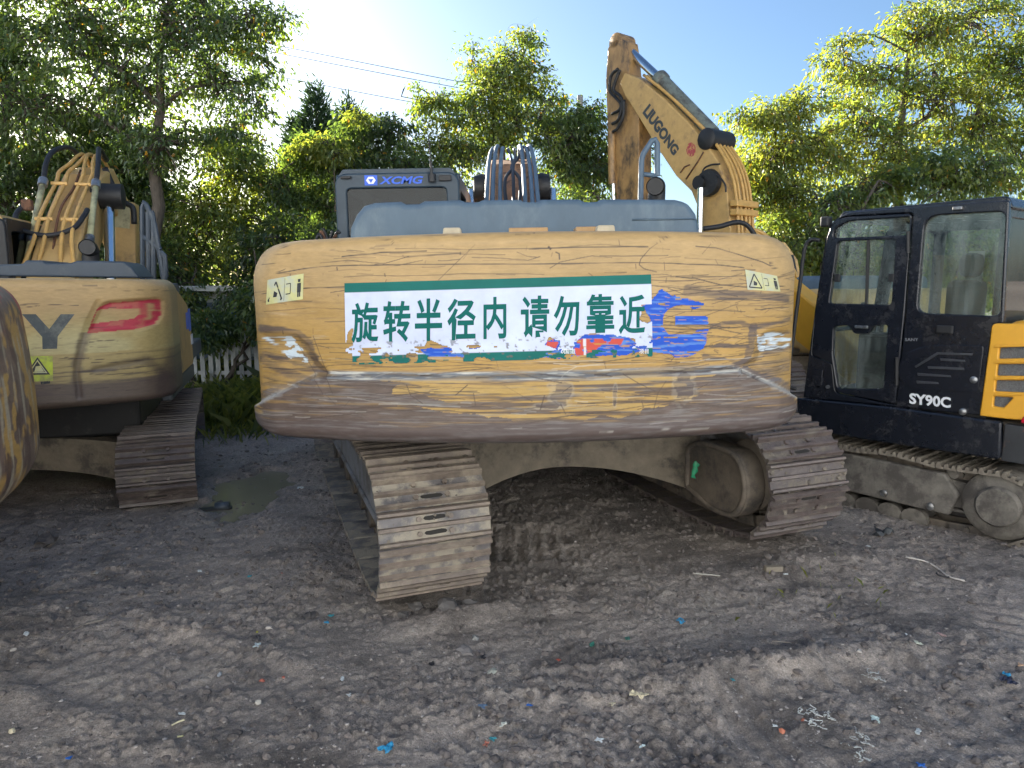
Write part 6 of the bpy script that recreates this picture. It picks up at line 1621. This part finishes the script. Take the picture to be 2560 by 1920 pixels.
# --- right side
tree('tree', 'large sunlit tree with arching sprays above the small black cab', gpt(2230, 15.0),
     [B(2120, 110, 15.0, 55, 40, .5), B(2090, 160, 15.0, 65, 40, .6), B(2180, 200, 15.0, 110, 70, 1), B(2300, 90, 15.0, 110, 80, 1), B(2280, 35, 15.0, 70, 50, .7), B(2420, 60, 15.0, 110, 100, 1), B(2330, 240, 15.0, 150, 100, 1.2), B(2140, 300, 15.0, 110, 80, 1), B(2230, 380, 15.0, 160, 90, 1.2), B(2420, 330, 15.0, 140, 110, 1.2), B(2080, 400, 15.0, 110, 80, 1), B(2500, 180, 15, 110, 120, 1.1)],
     470, 50, 9, trunk_r=.19, tint=.74, rad=.25, org=.012)
tree('tree', 'yellow-green tree just right of the raised boom', gpt(1930, 14.6),
     [B(1930, 290, 14.6, 100, 50, .8), B(1860, 300, 14.6, 60, 40, .5), B(2000, 260, 14.6, 70, 50, .7), B(1920, 400, 14.6, 120, 80, 1), B(1960, 500, 14.6, 130, 80, 1), B(1870, 470, 14.6, 70, 80, .7), B(2020, 370, 14.6, 90, 70, .9)], 290, 48, 10, trunk_r=.11, tint=.80, rad=.24, org=.014)
tree('tree', 'low sprawling tree behind the small black excavator roof', gpt(2120, 13.6),
     [B(2080, 520, 13.6, 110, 60, .9), B(2200, 470, 13.6, 120, 60, .9), B(2330, 450, 13.6, 130, 70, 1), B(2460, 430, 13.6, 110, 80, 1), B(2040, 600, 13.6, 100, 80, .9), B(2250, 580, 13.6, 180, 90, 1)], 290, 52, 11, stems=2, trunk_r=.10, tint=.5)
tree('tree', 'tree at the far corner behind the small black excavator', gpt(2640, 14.4), [B(2600, 200, 14.4, 150, 130, 1.2), B(2620, 380, 14.4, 160, 120, 1.2), B(2700, 80, 14.4, 130, 120, 1.1)], 170, 55, 12, trunk_r=.14, tint=.55)
# --- shrubs low behind the machines
SH = [('dark bramble shrub behind the tail of the left excavator', 120, 640, 13.0, 170, 120, .16, 21), ('dark shrub behind the left excavator grab rails', 400, 690, 13.2, 110, 100, .22, 22), ('ivy-covered shrub growing through the picket fence', 672, 760, 11.45, 34, 60, .30, 23),
      ('small ivy clump hanging on the picket fence', 520, 815, 11.5, 24, 34, .3, 33), ('dark shrub at the end of the picket fence', 690, 660, 13.0, 110, 140, .12, 24), ('shrub behind the grey cab window', 900, 600, 13.2, 150, 90, .12, 25), ('shrub behind the raised pipes of the big excavator', 1200, 520, 13.6, 190, 80, .25, 26),
      ('shrub behind the exhaust of the big excavator', 1480, 540, 13.8, 150, 90, .3, 27), ('bright shrub behind the pipe bundle of the raised boom', 1930, 620, 13.6, 110, 90, .7, 28), ('bright shrub seen through the cab door glass', 2130, 680, 13.4, 140, 110, .6, 29), ('shrub seen through the rear side glass', 2400, 620, 13.4, 180, 130, .5, 30), ('dark shrub beyond the edge of the left excavator', -150, 620, 12.8, 180, 150, .15, 31)]
for lb_, u, v, Yd, ru_, rv_, tn, sd in SH:
    tree('shrub', lb_, gpt(u, Yd), [B(u, v, Yd, ru_, rv_, .8), B(u - ru_ * .5, v + rv_ * .6, Yd, ru_ * .7, rv_ * .7, .7), B(u + ru_ * .5, v + rv_ * .5, Yd - .2, ru_ * .7, rv_ * .8, .7)], 170, 55, sd, trunk_r=.05, stems=3, tint=tn, rad=.25, leaf=.10, group='shrubs behind the machines', cat='shrub')
# --- far belt of trees that reads as one mass
rg = np.random.default_rng(99)
nc = 1000; C = np.stack([rg.uniform(-34, 34, nc), rg.uniform(25, 31, nc), rg.uniform(.1, 1, nc)], 1)
C[:, 2] = .2 + C[:, 2] * (2.6 + 1.6 * fbm(C[:, 0] * .25, C[:, 1] * .1, 3, 7))
V, F, cl = leaves_from(C, 40, .5, .27, rg, .45)
fw = link('far_woods', np_mesh('far_woods', V, F, M['leaf'], {'leaf': cl}, smooth=False), kind='stuff'); tag(fw, 'distant green belt of trees beyond the yard', 'woods')

# ================================================================ fence, shed, wires, weeds
fence = empty('picket_fence', (-5.1, 11.7, 0)); tag(fence, 'white picket fence half hidden by ivy between the two large excavators', 'fence')
M['picket'] = mat('weathered_shade_toned_white_paint', (.42, .44, .44), .7, dirt=(.16, .18, .14), dirt_scale=5, dirt_lo=.5, dirt_hi=.75, var=.1)  # weathered white, greyed and blotched further to paint in the fence's shade
b = MB(); b.prism([(-.036, 0), (.036, 0), (.036, .90), (0, .97), (-.036, .90)], lambda a, c_, t: Vector((a, t, c_)), -.010, .010)
pk0 = b.build('picket', M['picket'], fence); pk0.location = (-1.3, 0, .08)
r2 = random.Random(4)
for k in range(1, 23):
    o = pk0.copy(); col.objects.link(o); o.parent = fence; o.location = (-1.3 + .128 * k, r2.gauss(0, .003), .08 + r2.gauss(0, .008)); o.rotation_euler = (0, r2.gauss(0, .012), 0)
for zz in (.25, .70):
    b = MB(); b.box((-1.4, .0115, zz), (1.6, .040, zz + .06)); b.build('rail', M['picket'], fence)
for xx in (-1.35, .1, 1.55):
    b = MB(); b.box((xx - .04, .042, -.1), (xx + .04, .12, 1.02)); b.build('post', M['picket'], fence)
shed = empty('shed', (-5.3, 13.0, 0)); tag(shed, 'small pale shed with a white roof edge glimpsed over the picket fence', 'shed')
b = MB(); b.box((-.8, 0, 0), (.9, 1.4, 1.6)); b.build('wall', mat('pale_shed_wall', (.34, .36, .35), .8, dirt=(.2, .2, .18)), shed)
b = MB(); b.box((-.95, -.2, 1.605), (1.05, 1.5, 1.70)); b.build('roof', M['picket'], shed, bevel=.01)
b = MB(); b.box((.15, -.012, 1.15), (.4, -.002, 1.4)); b.build('notice_board', M['blue_txt'], shed)
b = MB(); b.box((.35, -.012, .9), (.62, -.002, 1.1)); b.build('poster', M['red_txt'], shed)
b = MB(); b.box((-.6, -.02, 0), (-.05, -.002, 1.4)); b.build('door', M['grey_blue'], shed)
for lb_, pts in (('uppermost of three thin power lines crossing the sky', ((-500, -120), (150, 5), (700, 115), (1085, 192), (1450, 262))), ('middle of three thin power lines crossing the sky', ((-500, -90), (150, 25), (690, 132), (1085, 208), (1450, 275))), ('lowest of three thin power lines crossing the sky', ((-500, -10), (150, 90), (590, 171), (990, 248), (1450, 330)))):
    b = MB(); b.tube(bez([at(u, v, 25.0) for u, v in pts], 6), .011, 5); tag(b.build('power_line', M['black'], smooth=True), lb_, 'power line', 'power lines')
pp = at(1450, 262, 25.0); b = MB(); b.tube([(pp.x, 25, -.2), (pp.x, 25, pp.z + .3)], 1, 10, rs=[.16, .10]); b.tube([(pp.x, 24.5, pp.z - .05), (pp.x, 25.6, pp.z - .05)], .05, 6)
tag(b.build('utility_pole', mat('concrete_pole', (.3, .29, .27), .9), smooth='angle'), 'concrete pole carrying the power lines behind the trees', 'pole')
def weeds(name, label, cx, cy, sx, sy, n, h, seed, wid=.010, tint=.5):
    rg = np.random.default_rng(seed)
    x_ = cx + rg.normal(0, sx, n); y_ = cy + rg.normal(0, sy, n); z_ = gh(x_, y_)
    H = h * rg.uniform(.4, 1.2, n); a = rg.uniform(0, 6.28, n); ln = rg.uniform(.1, .6, n)
    p = np.stack([x_, y_, z_ - .01], 1); d = np.stack([np.cos(a) * ln, np.sin(a) * ln, np.ones(n)], 1); s = np.stack([-np.sin(a), np.cos(a), 0 * a], 1) * wid * rg.uniform(.5, 1.3, n)[:, None]
    m_ = p + d * (H * .55)[:, None]; t_ = p + d * H[:, None] * np.array([1.7, 1.7, .85])
    V = np.stack([p - s, p + s, m_ + s, t_, m_ - s], 1).reshape(-1, 3); F = np.arange(n * 5).reshape(n, 5)
    t = np.clip(rg.normal(tint, .25, n), 0, 1)[:, None]; cl = np.repeat(DKG + (YLG - DKG) * t, 5, 0)
    o = link(name, np_mesh(name, V, F, M['leaf'], {'leaf': cl}, smooth=False), kind='stuff'); tag(o, label, 'weeds')
weeds('tall_weeds', 'tall green weeds growing before the picket fence', -3.7, 9.7, .5, .6, 2000, .42, 1, .012, .6)
weeds('tall_weeds', 'dark weeds along the far edge of the yard', -1.0, 12.6, 4.5, .5, 3500, .5, 2, .016, .3)
weeds('grass', 'short grass at the muddy edge beside the weeds', -3.45, 8.9, .45, .5, 1400, .16, 3, .006, .5)
weeds('grass', 'few sparse green grass blades sprouting from the bare mud', 1.75, 3.9, .22, .2, 22, .07, 6, .0009, .7)

# ================================================================ building behind the photographer (mirrored in the cab glass), unseen, sized and tinted for bounce light
hall = empty('building', (2.0, -11.5, 0)); tag(hall, 'long pale three-storey building unseen but mirrored in the small cab side glass, sized to bounce sunlight', 'building')
M['render'] = mat('pale_grey_wall_render', (.56, .61, .69), .9, dirt=(.45, .475, .51), dirt_scale=.8, dirt_lo=.55, dirt_hi=.8, var=.06)
wins = []
for k in range(13):
    xx = -25.5 + 4.1 * k
    for z0, z1 in ((1.0, 2.8), (4.8, 6.6), (8.6, 10.4)): wins.append([(xx, z0), (xx + 1.8, z0), (xx + 1.8, z1), (xx, z1)])
panel('wall', [(-29, 0), (29, 0), (29, 12.4), (-29, 12.4)], wins, .3, lambda a, b_, t: Vector((a, t, b_)), M['render'], hall, 0)
for w_ in wins:
    b = MB(); b.box((w_[0][0] + .002, -.06, w_[0][1] + .002), (w_[2][0] - .002, -.04, w_[2][1] - .002)); wo_ = b.build('window', M['glass_dark'], hall)
    b = MB(); b.box((w_[0][0] + .87, -.038, w_[0][1] + .01), (w_[0][0] + .93, .0, w_[2][1] - .01)); b.build('mullion', M['picket'], wo_)
b = MB(); b.box((-29, -9.2, 0), (29, -.16, 12.3)); b.build('building_core', M['render'], hall)
b = MB(); b.box((-29.5, -9.6, 12.42), (29.5, .5, 12.75)); b.build('roof', M['frame_grey'], hall)

# ================================================================ litter and stones on the mud
_mc = {}
def cmat(c_, rough=.6):
    if c_ not in _mc: _mc[c_] = mat('litter_tint', c_, rough, dirt=(.17, .15, .14), dirt_scale=14, dirt_lo=.52, dirt_hi=.72, dirt_amt=.6, var=.15)
    return _mc[c_]
def put(u, v):
    p = ground_at(u, v)
    for _ in range(3): p = ground_at(u, v, gz(p.x, p.y))
    return p
def scrap(u, v, s, c_, label, asp=.7, curl=.35, name='plastic_scrap', cat='litter'):
    """crumpled thin piece with thickness"""
    rg = np.random.default_rng(int(u * 7 + v)); n = 7
    a, b_ = np.meshgrid(np.linspace(-1, 1, n), np.linspace(-1, 1, n)); a = a.ravel(); b_ = b_.ravel()
    r_ = np.maximum(np.abs(a), np.abs(b_)); th = np.arctan2(b_, a); k = 1 - .28 * r_ * (1 + np.sin(th * rg.integers(2, 5) + rg.uniform(0, 6)))
    X_ = a * k * s; Y_ = b_ * k * s * asp; Z_ = s * curl * (fbm(a * 1.6 + u, b_ * 1.6 + v, 3, 3) - .25) + .25 * s * curl * rg.normal(0, 1, n * n) * .5
    t = rg.uniform(0, 6.28); c, sn_ = math.cos(t), math.sin(t); p = put(u, v)
    top = np.stack([X_ * c - Y_ * sn_, X_ * sn_ + Y_ * c, np.maximum(Z_, 0) + .006], 1); bot = top - np.array([0, 0, .0025])
    F = grid_faces(n, n); ring = list(range(n)) + [n * i + n - 1 for i in range(1, n)] + [n * (n - 1) + i for i in range(n - 2, -1, -1)] + [n * i for i in range(n - 2, 0, -1)]
    Q = [tuple(f) for f in F] + [tuple(int(i) + n * n for i in f[::-1]) for f in F] + [(ring[i], ring[i] + n * n, ring[(i + 1) % len(ring)] + n * n, ring[(i + 1) % len(ring)]) for i in range(len(ring))]
    b = MB(); b.add(np.concatenate([top, bot]).tolist(), [tuple(int(i) for i in q) for q in Q])
    o = b.build(name, cmat(c_), fix=True); o.location = p
    return tag(o, label, cat, 'litter on the mud')
def stone(u, v, s, c_, label, squash=.6, name='stone', sub=2, asp=.75, cat='stone'):
    V_, F_ = lump(int(u + v), sub, squash); t = u * .7; c, sn_ = math.cos(t), math.sin(t); p = put(u, v)
    V_ = V_ * s * np.array([1, asp, 1]); W_ = np.stack([V_[:, 0] * c - V_[:, 1] * sn_, V_[:, 0] * sn_ + V_[:, 1] * c, V_[:, 2]], 1)
    o = link(name, np_mesh(name, W_, F_, cmat(c_, .85), smooth=False)); o.location = p + Vector((0, 0, s * squash * .25))
    return tag(o, label, cat, 'stones on the mud')
def strip(pts, r, c_, label, name='strap', flat=.35, cat='litter'):
    P = [put(u, v) + Vector((0, 0, .012)) for u, v in pts]; P = bez(P, 6); o3 = P[0].copy()
    b = MB(); b.tube([p - o3 for p in P], r, 6); o = b.build(name, cmat(c_), smooth=True); o.location = o3
    for v_ in o.data.vertices: pass
    return tag(o, label, cat, 'litter on the mud')
def shred(u0, v0, u1, v1, n, label, c_=(.50, .52, .50)):
    """tangle of torn film"""
    r2 = random.Random(int(u0 + v1)); p0 = put(u0, v0); p1 = put(u1, v1); b = MB()
    for k in range(n):
        t = k / max(1, n - 1); q = p0.lerp(p1, t) - p0; pts = [q + Vector((r2.gauss(0, .010), r2.gauss(0, .008), .008 + abs(r2.gauss(0, .005))))]
        for j in range(5): pts.append(pts[-1] + Vector((r2.gauss(0, .009), r2.gauss(0, .008), r2.gauss(0, .004))))
        for q_ in pts: q_.z = max(q_.z, .006)
        b.tube(bez(pts, 3), r2.uniform(.0010, .0024), 4)
    o = b.build('shredded_film', cmat(c_), smooth=True); o.location = p0
    return tag(o, label, 'litter', 'litter on the mud')
W_ = (.58, .61, .61); TE = (.03, .22, .26); BL = (.02, .12, .44); CY = (.02, .24, .44); RD = (.42, .13, .09); BK = (.02, .02, .024); BE = (.55, .48, .33); GN = (.05, .22, .16)
for kind, u, v, s, c_, lb_ in (
    ('p', 66, 1587, .026, W_, 'thin white flake lying alone near the left edge of the mud'), ('p', 500, 1430, .022, W_, 'pale shard on top of the dark clod heap'), ('s', 33, 1626, .020, (.4, .36, .32), 'small tan stone below the lone white flake'),
    ('s', 31, 1830, .022, BE, 'cream stone chip in the lower left corner'), ('p', 173, 1898, .014, BL, 'tiny bright blue plastic bit at the lower left'), ('p', 624, 1443, .020, TE, 'teal scrap beside the dark clod heap'),
    ('s', 673, 1572, .024, (.5, .45, .4), 'pinkish white stone below the teal scrap'), ('p', 642, 1616, .028, (.45, .52, .53), 'ribbed grey-white plastic piece left of the near crawler'), ('s', 550, 1688, .022, (.30, .32, .34), 'upright grey shard in the clods'),
    ('s', 655, 1704, .018, RD, 'round reddish brick chip'), ('s', 708, 1694, .012, RD, 'smaller red brick chip beside the round one'), ('s', 645, 1756, .020, (.42, .39, .34), 'oval tan pebble below the brick chips'),
    ('p', 455, 1787, .018, W_, 'bent white flake on the lower left mud'), ('p', 451, 1844, .014, (.6, .56, .30), 'yellowish chip under a grey stone at the lower left'), ('s', 468, 1825, .030, (.16, .15, .14), 'flat grey stone above the yellowish chip'),
    ('p', 828, 1542, .020, TE, 'teal rag scrap left of the near crawler, upper one'), ('p', 818, 1558, .017, CY, 'blue-green rag scrap left of the near crawler, lower one'), ('s', 774, 1544, .050, (.06, .055, .055), 'dark lump of earth beside the teal rag scraps'),
    ('p', 643, 1582, .009, (.6, .58, .04), 'tiny lime yellow scrap'), ('s', 704, 1434, .012, RD, 'red chip near the small teal scrap'), ('p', 167, 1523, .016, (.5, .48, .44), 'flat pale sliver at the left'), ('p', 241, 1435, .024, (.33, .32, .30), 'grey torn flap on the left clods'),
    ('p', 856, 1700, .020, W_, 'white ceramic flake, upper of a pair'), ('p', 875, 1741, .019, W_, 'white pointed flake, lower of a pair'), ('r', 969, 1877, .036, CY, 'crumpled bright blue rag at the bottom of the view'), ('p', 1324, 1766, .015, BL, 'vivid blue plastic chip on the centre mud'),
    ('p', 1206, 1768, .024, (.07, .12, .2), 'dull blue film half buried in the mud'), ('p', 1256, 1813, .024, (.6, .6, .52), 'white splinter standing at the centre bottom'), ('r', 1598, 1743, .040, BE, 'crumpled cream paper on the right centre mud'), ('p', 1532, 1762, .018, (.48, .42, .3), 'small tan scrap left of the cream paper'),
    ('p', 1497, 1853, .022, W_, 'white flake below the cream paper'), ('p', 1604, 1867, .017, (.6, .7, .7), 'bluish white flake right of the lower white flake'), ('s', 1231, 1682, .030, (.30, .31, .27), 'grey-green angular stone in the centre'), ('s', 1161, 1630, .060, (.22, .20, .19), 'wide flat pale stone sunk in the mud'),
    ('s', 1188, 1597, .026, (.26, .26, .25), 'rounded grey stone above the wide flat stone'), ('r', 1204, 1647, .026, BK, 'black rag scrap beside the wide flat stone'), ('p', 1079, 1663, .026, BK, 'black film scrap left of the wide flat stone'), ('r', 1702, 1556, .034, CY, 'blue rag lying under the big machine tail'),
    ('p', 1480, 1614, .028, GN, 'dull green plastic piece on the centre mud'), ('p', 1569, 1599, .024, (.05, .16, .13), 'dark green curved plastic near the dull green piece'), ('p', 1396, 1652, .011, (.5, .1, .06), 'orange-red speck of plastic in the centre'), ('p', 1215, 1863, .018, (.45, .16, .11), 'reddish tile chip at the bottom centre'),
    ('p', 1231, 1850, .018, TE, 'thin teal thread scrap above the reddish tile chip'), ('r', 2516, 1690, .022, CY, 'bright blue knot at the right edge'), ('r', 2522, 1708, .040, (.015, .02, .05), 'dark navy rag under the bright blue knot'), ('p', 2271, 1591, .020, W_, 'white chip at the head of a pale row on the right'),
    ('p', 2290, 1610, .030, (.5, .52, .42), 'long pale sliver on the right mud'), ('s', 2147, 1628, .022, (.42, .39, .36), 'tan stone left of the pale row'), ('p', 2353, 1589, .024, (.45, .3, .27), 'pinkish torn piece on the right mud'), ('p', 2188, 1801, .032, (.55, .66, .62), 'folded white strip on the lower right'),
    ('s', 1955, 1830, .020, (.50, .17, .10), 'orange brick fragment, lower one'), ('s', 2007, 1801, .014, (.50, .17, .10), 'orange brick fragment, upper one'), ('p', 1937, 1817, .013, W_, 'white crumb above the lower brick fragment'), ('p', 2295, 1832, .024, (.5, .52, .5), 'bent white bracket on the lower right'),
    ('p', 2170, 1367, .018, W_, 'white chip in front of the small excavator crawler'), ('p', 1964, 1437, .016, W_, 'white chip before the far crawler of the big machine'), ('p', 2551, 1665, .020, (.5, .32, .2), 'orange chip at the right edge'), ('p', 1832, 1702, .012, TE, 'tiny teal bit right of the cream paper'), ('p', 2303, 1916, .018, BL, 'blue bit cut by the bottom edge'),
    ('r', 2205, 1338, .10, (.03, .035, .04), 'heap of black plastic by the small excavator crawler'), ('s', 115, 1355, .10, (.09, .08, .076), 'large dark flat rock near the rusty tail'), ('s', 750, 1222, .035, (.5, .54, .56), 'pale lump by the puddle'), ('p', 1000, 1340, .001, W_, '')):
    if not lb_: continue
    s *= .88
    if kind == 's': stone(u, v, s, c_, lb_, squash=.45 if s > .045 else .65, sub=2 if s > .02 else 1)
    elif kind == 'r': scrap(u, v, s, c_, lb_, asp=.8, curl=.9, name='rag' if 'rag' in lb_ or 'knot' in lb_ else 'crumpled_sheet')
    else: scrap(u, v, s, c_, lb_)
shred(2010, 1778, 2075, 1802, 16, 'long shredded white film on the lower right'); shred(2018, 1810, 2045, 1822, 9, 'short knot of shredded white film below the long one'); shred(2140, 1842, 2165, 1862, 9, 'shredded white film nearer the bottom right'); shred(2140, 1875, 2155, 1910, 8, 'lowest shred of white film at the bottom right')
shred(2160, 1690, 2205, 1705, 10, 'grey-white net scrap on the right mud', (.42, .43, .41))
strip([(2264, 1397), (2314, 1408), (2345, 1426), (2372, 1446), (2411, 1457)], .006, (.45, .42, .38), 'long curved pale strap on the mud before the small excavator')
strip([(2345, 1432), (2342, 1440), (2365, 1447), (2380, 1446)], .005, BK, 'short black looped cord beside the pale strap', 'cord')
strip([(1930, 1608), (1985, 1614), (2030, 1626)], .003, (.26, .22, .18), 'thin dry twig on the right mud', 'twig')
strip([(100, 1640), (190, 1575), (265, 1552)], .003, (.22, .19, .16), 'thin dry twig on the left mud', 'twig')
strip([(430, 1820), (445, 1812), (462, 1806)], .004, (.5, .46, .3), 'short straw-coloured stick at the lower left', 'stick')
strip([(1732, 1438), (1780, 1442), (1800, 1444)], .004, (.4, .38, .33), 'short pale stick in front of the far crawler', 'stick')
# wooden block, slipper, concrete slabs by the near crawler
p = put(1933, 1428); b = MB(); b.box((-.055, -.02, 0), (.055, .02, .035)); o = b.build('wooden_block', cmat((.20, .17, .13), .9), bevel=.004); o.location = p; o.rotation_euler = (0, 0, .1); tag(o, 'small weathered wooden block before the far crawler', 'block', 'litter on the mud')
p = put(538, 1276); b = MB()
so = rounded([(-.13, -.035), (.13, -.045), (.13, .045), (-.13, .035)], [.03, .04, .04, .03]); b.prism(so, lambda a, c_, t: Vector((a, c_, t)), 0, .022)
sl_ = empty('slipper', p, (0, 0, .25)); tag(sl_, 'single black slipper lying at the puddle edge', 'slipper', 'litter on the mud'); b.build('sole', M['black'], sl_, bevel=.005)
b = MB(); n = 8; V_ = []; F_ = []
for i in range(n + 1):
    a = math.pi * i / n
    for xx in (.0, .11): V_.append((xx, -.043 * math.cos(a), .02 + .045 * math.sin(a)))
for i in range(n): F_.append((2 * i, 2 * i + 1, 2 * i + 3, 2 * i + 2))
b.add(V_, F_); st_ = b.build('strap', M['dark_blue'], sl_, smooth=True); st_.modifiers.new('s', 'SOLIDIFY').thickness = .006
for k, (u, v, s, lb_) in enumerate(((1040, 1520, .055, 'cracked grey mud slab at the left of the near crawler foot'), (1120, 1522, .085, 'widest cracked mud slab at the near crawler foot'), (1175, 1512, .05, 'cracked mud slab at the inner corner of the near crawler'), (1010, 1540, .04, 'small mud slab fallen from the near crawler'))):
    stone(u, v, s, (.125, .115, .108), lb_, squash=.5, name='mud_slab', cat='mud')
# rag and scraps caught on the big machine
p = big.matrix_world.inverted() @ at(1728, 1172, 4.86)
rg_ = random.Random(2); b = MB(); nn = 6
V_ = [(p.x + .017 * i + .005 * rg_.gauss(0, 1) + .012 * math.sin(j), p.y - .02 - .012 * rg_.random(), p.z + .06 - .024 * j + .006 * rg_.gauss(0, 1) * (j in (0, 5))) for j in range(6) for i in range(3)]
b.add(V_, [(j * 3 + i, j * 3 + i + 1, j * 3 + i + 4, j * 3 + i + 3) for j in range(5) for i in range(2)])
o = b.build('rag', cmat((.02, .26, .12)), smooth=True); o.modifiers.new('s', 'SOLIDIFY').thickness = .004
o.matrix_world = big.matrix_world.copy(); tag(o, 'green rag snagged on the inner frame of the far crawler', 'rag', 'litter on the mud')
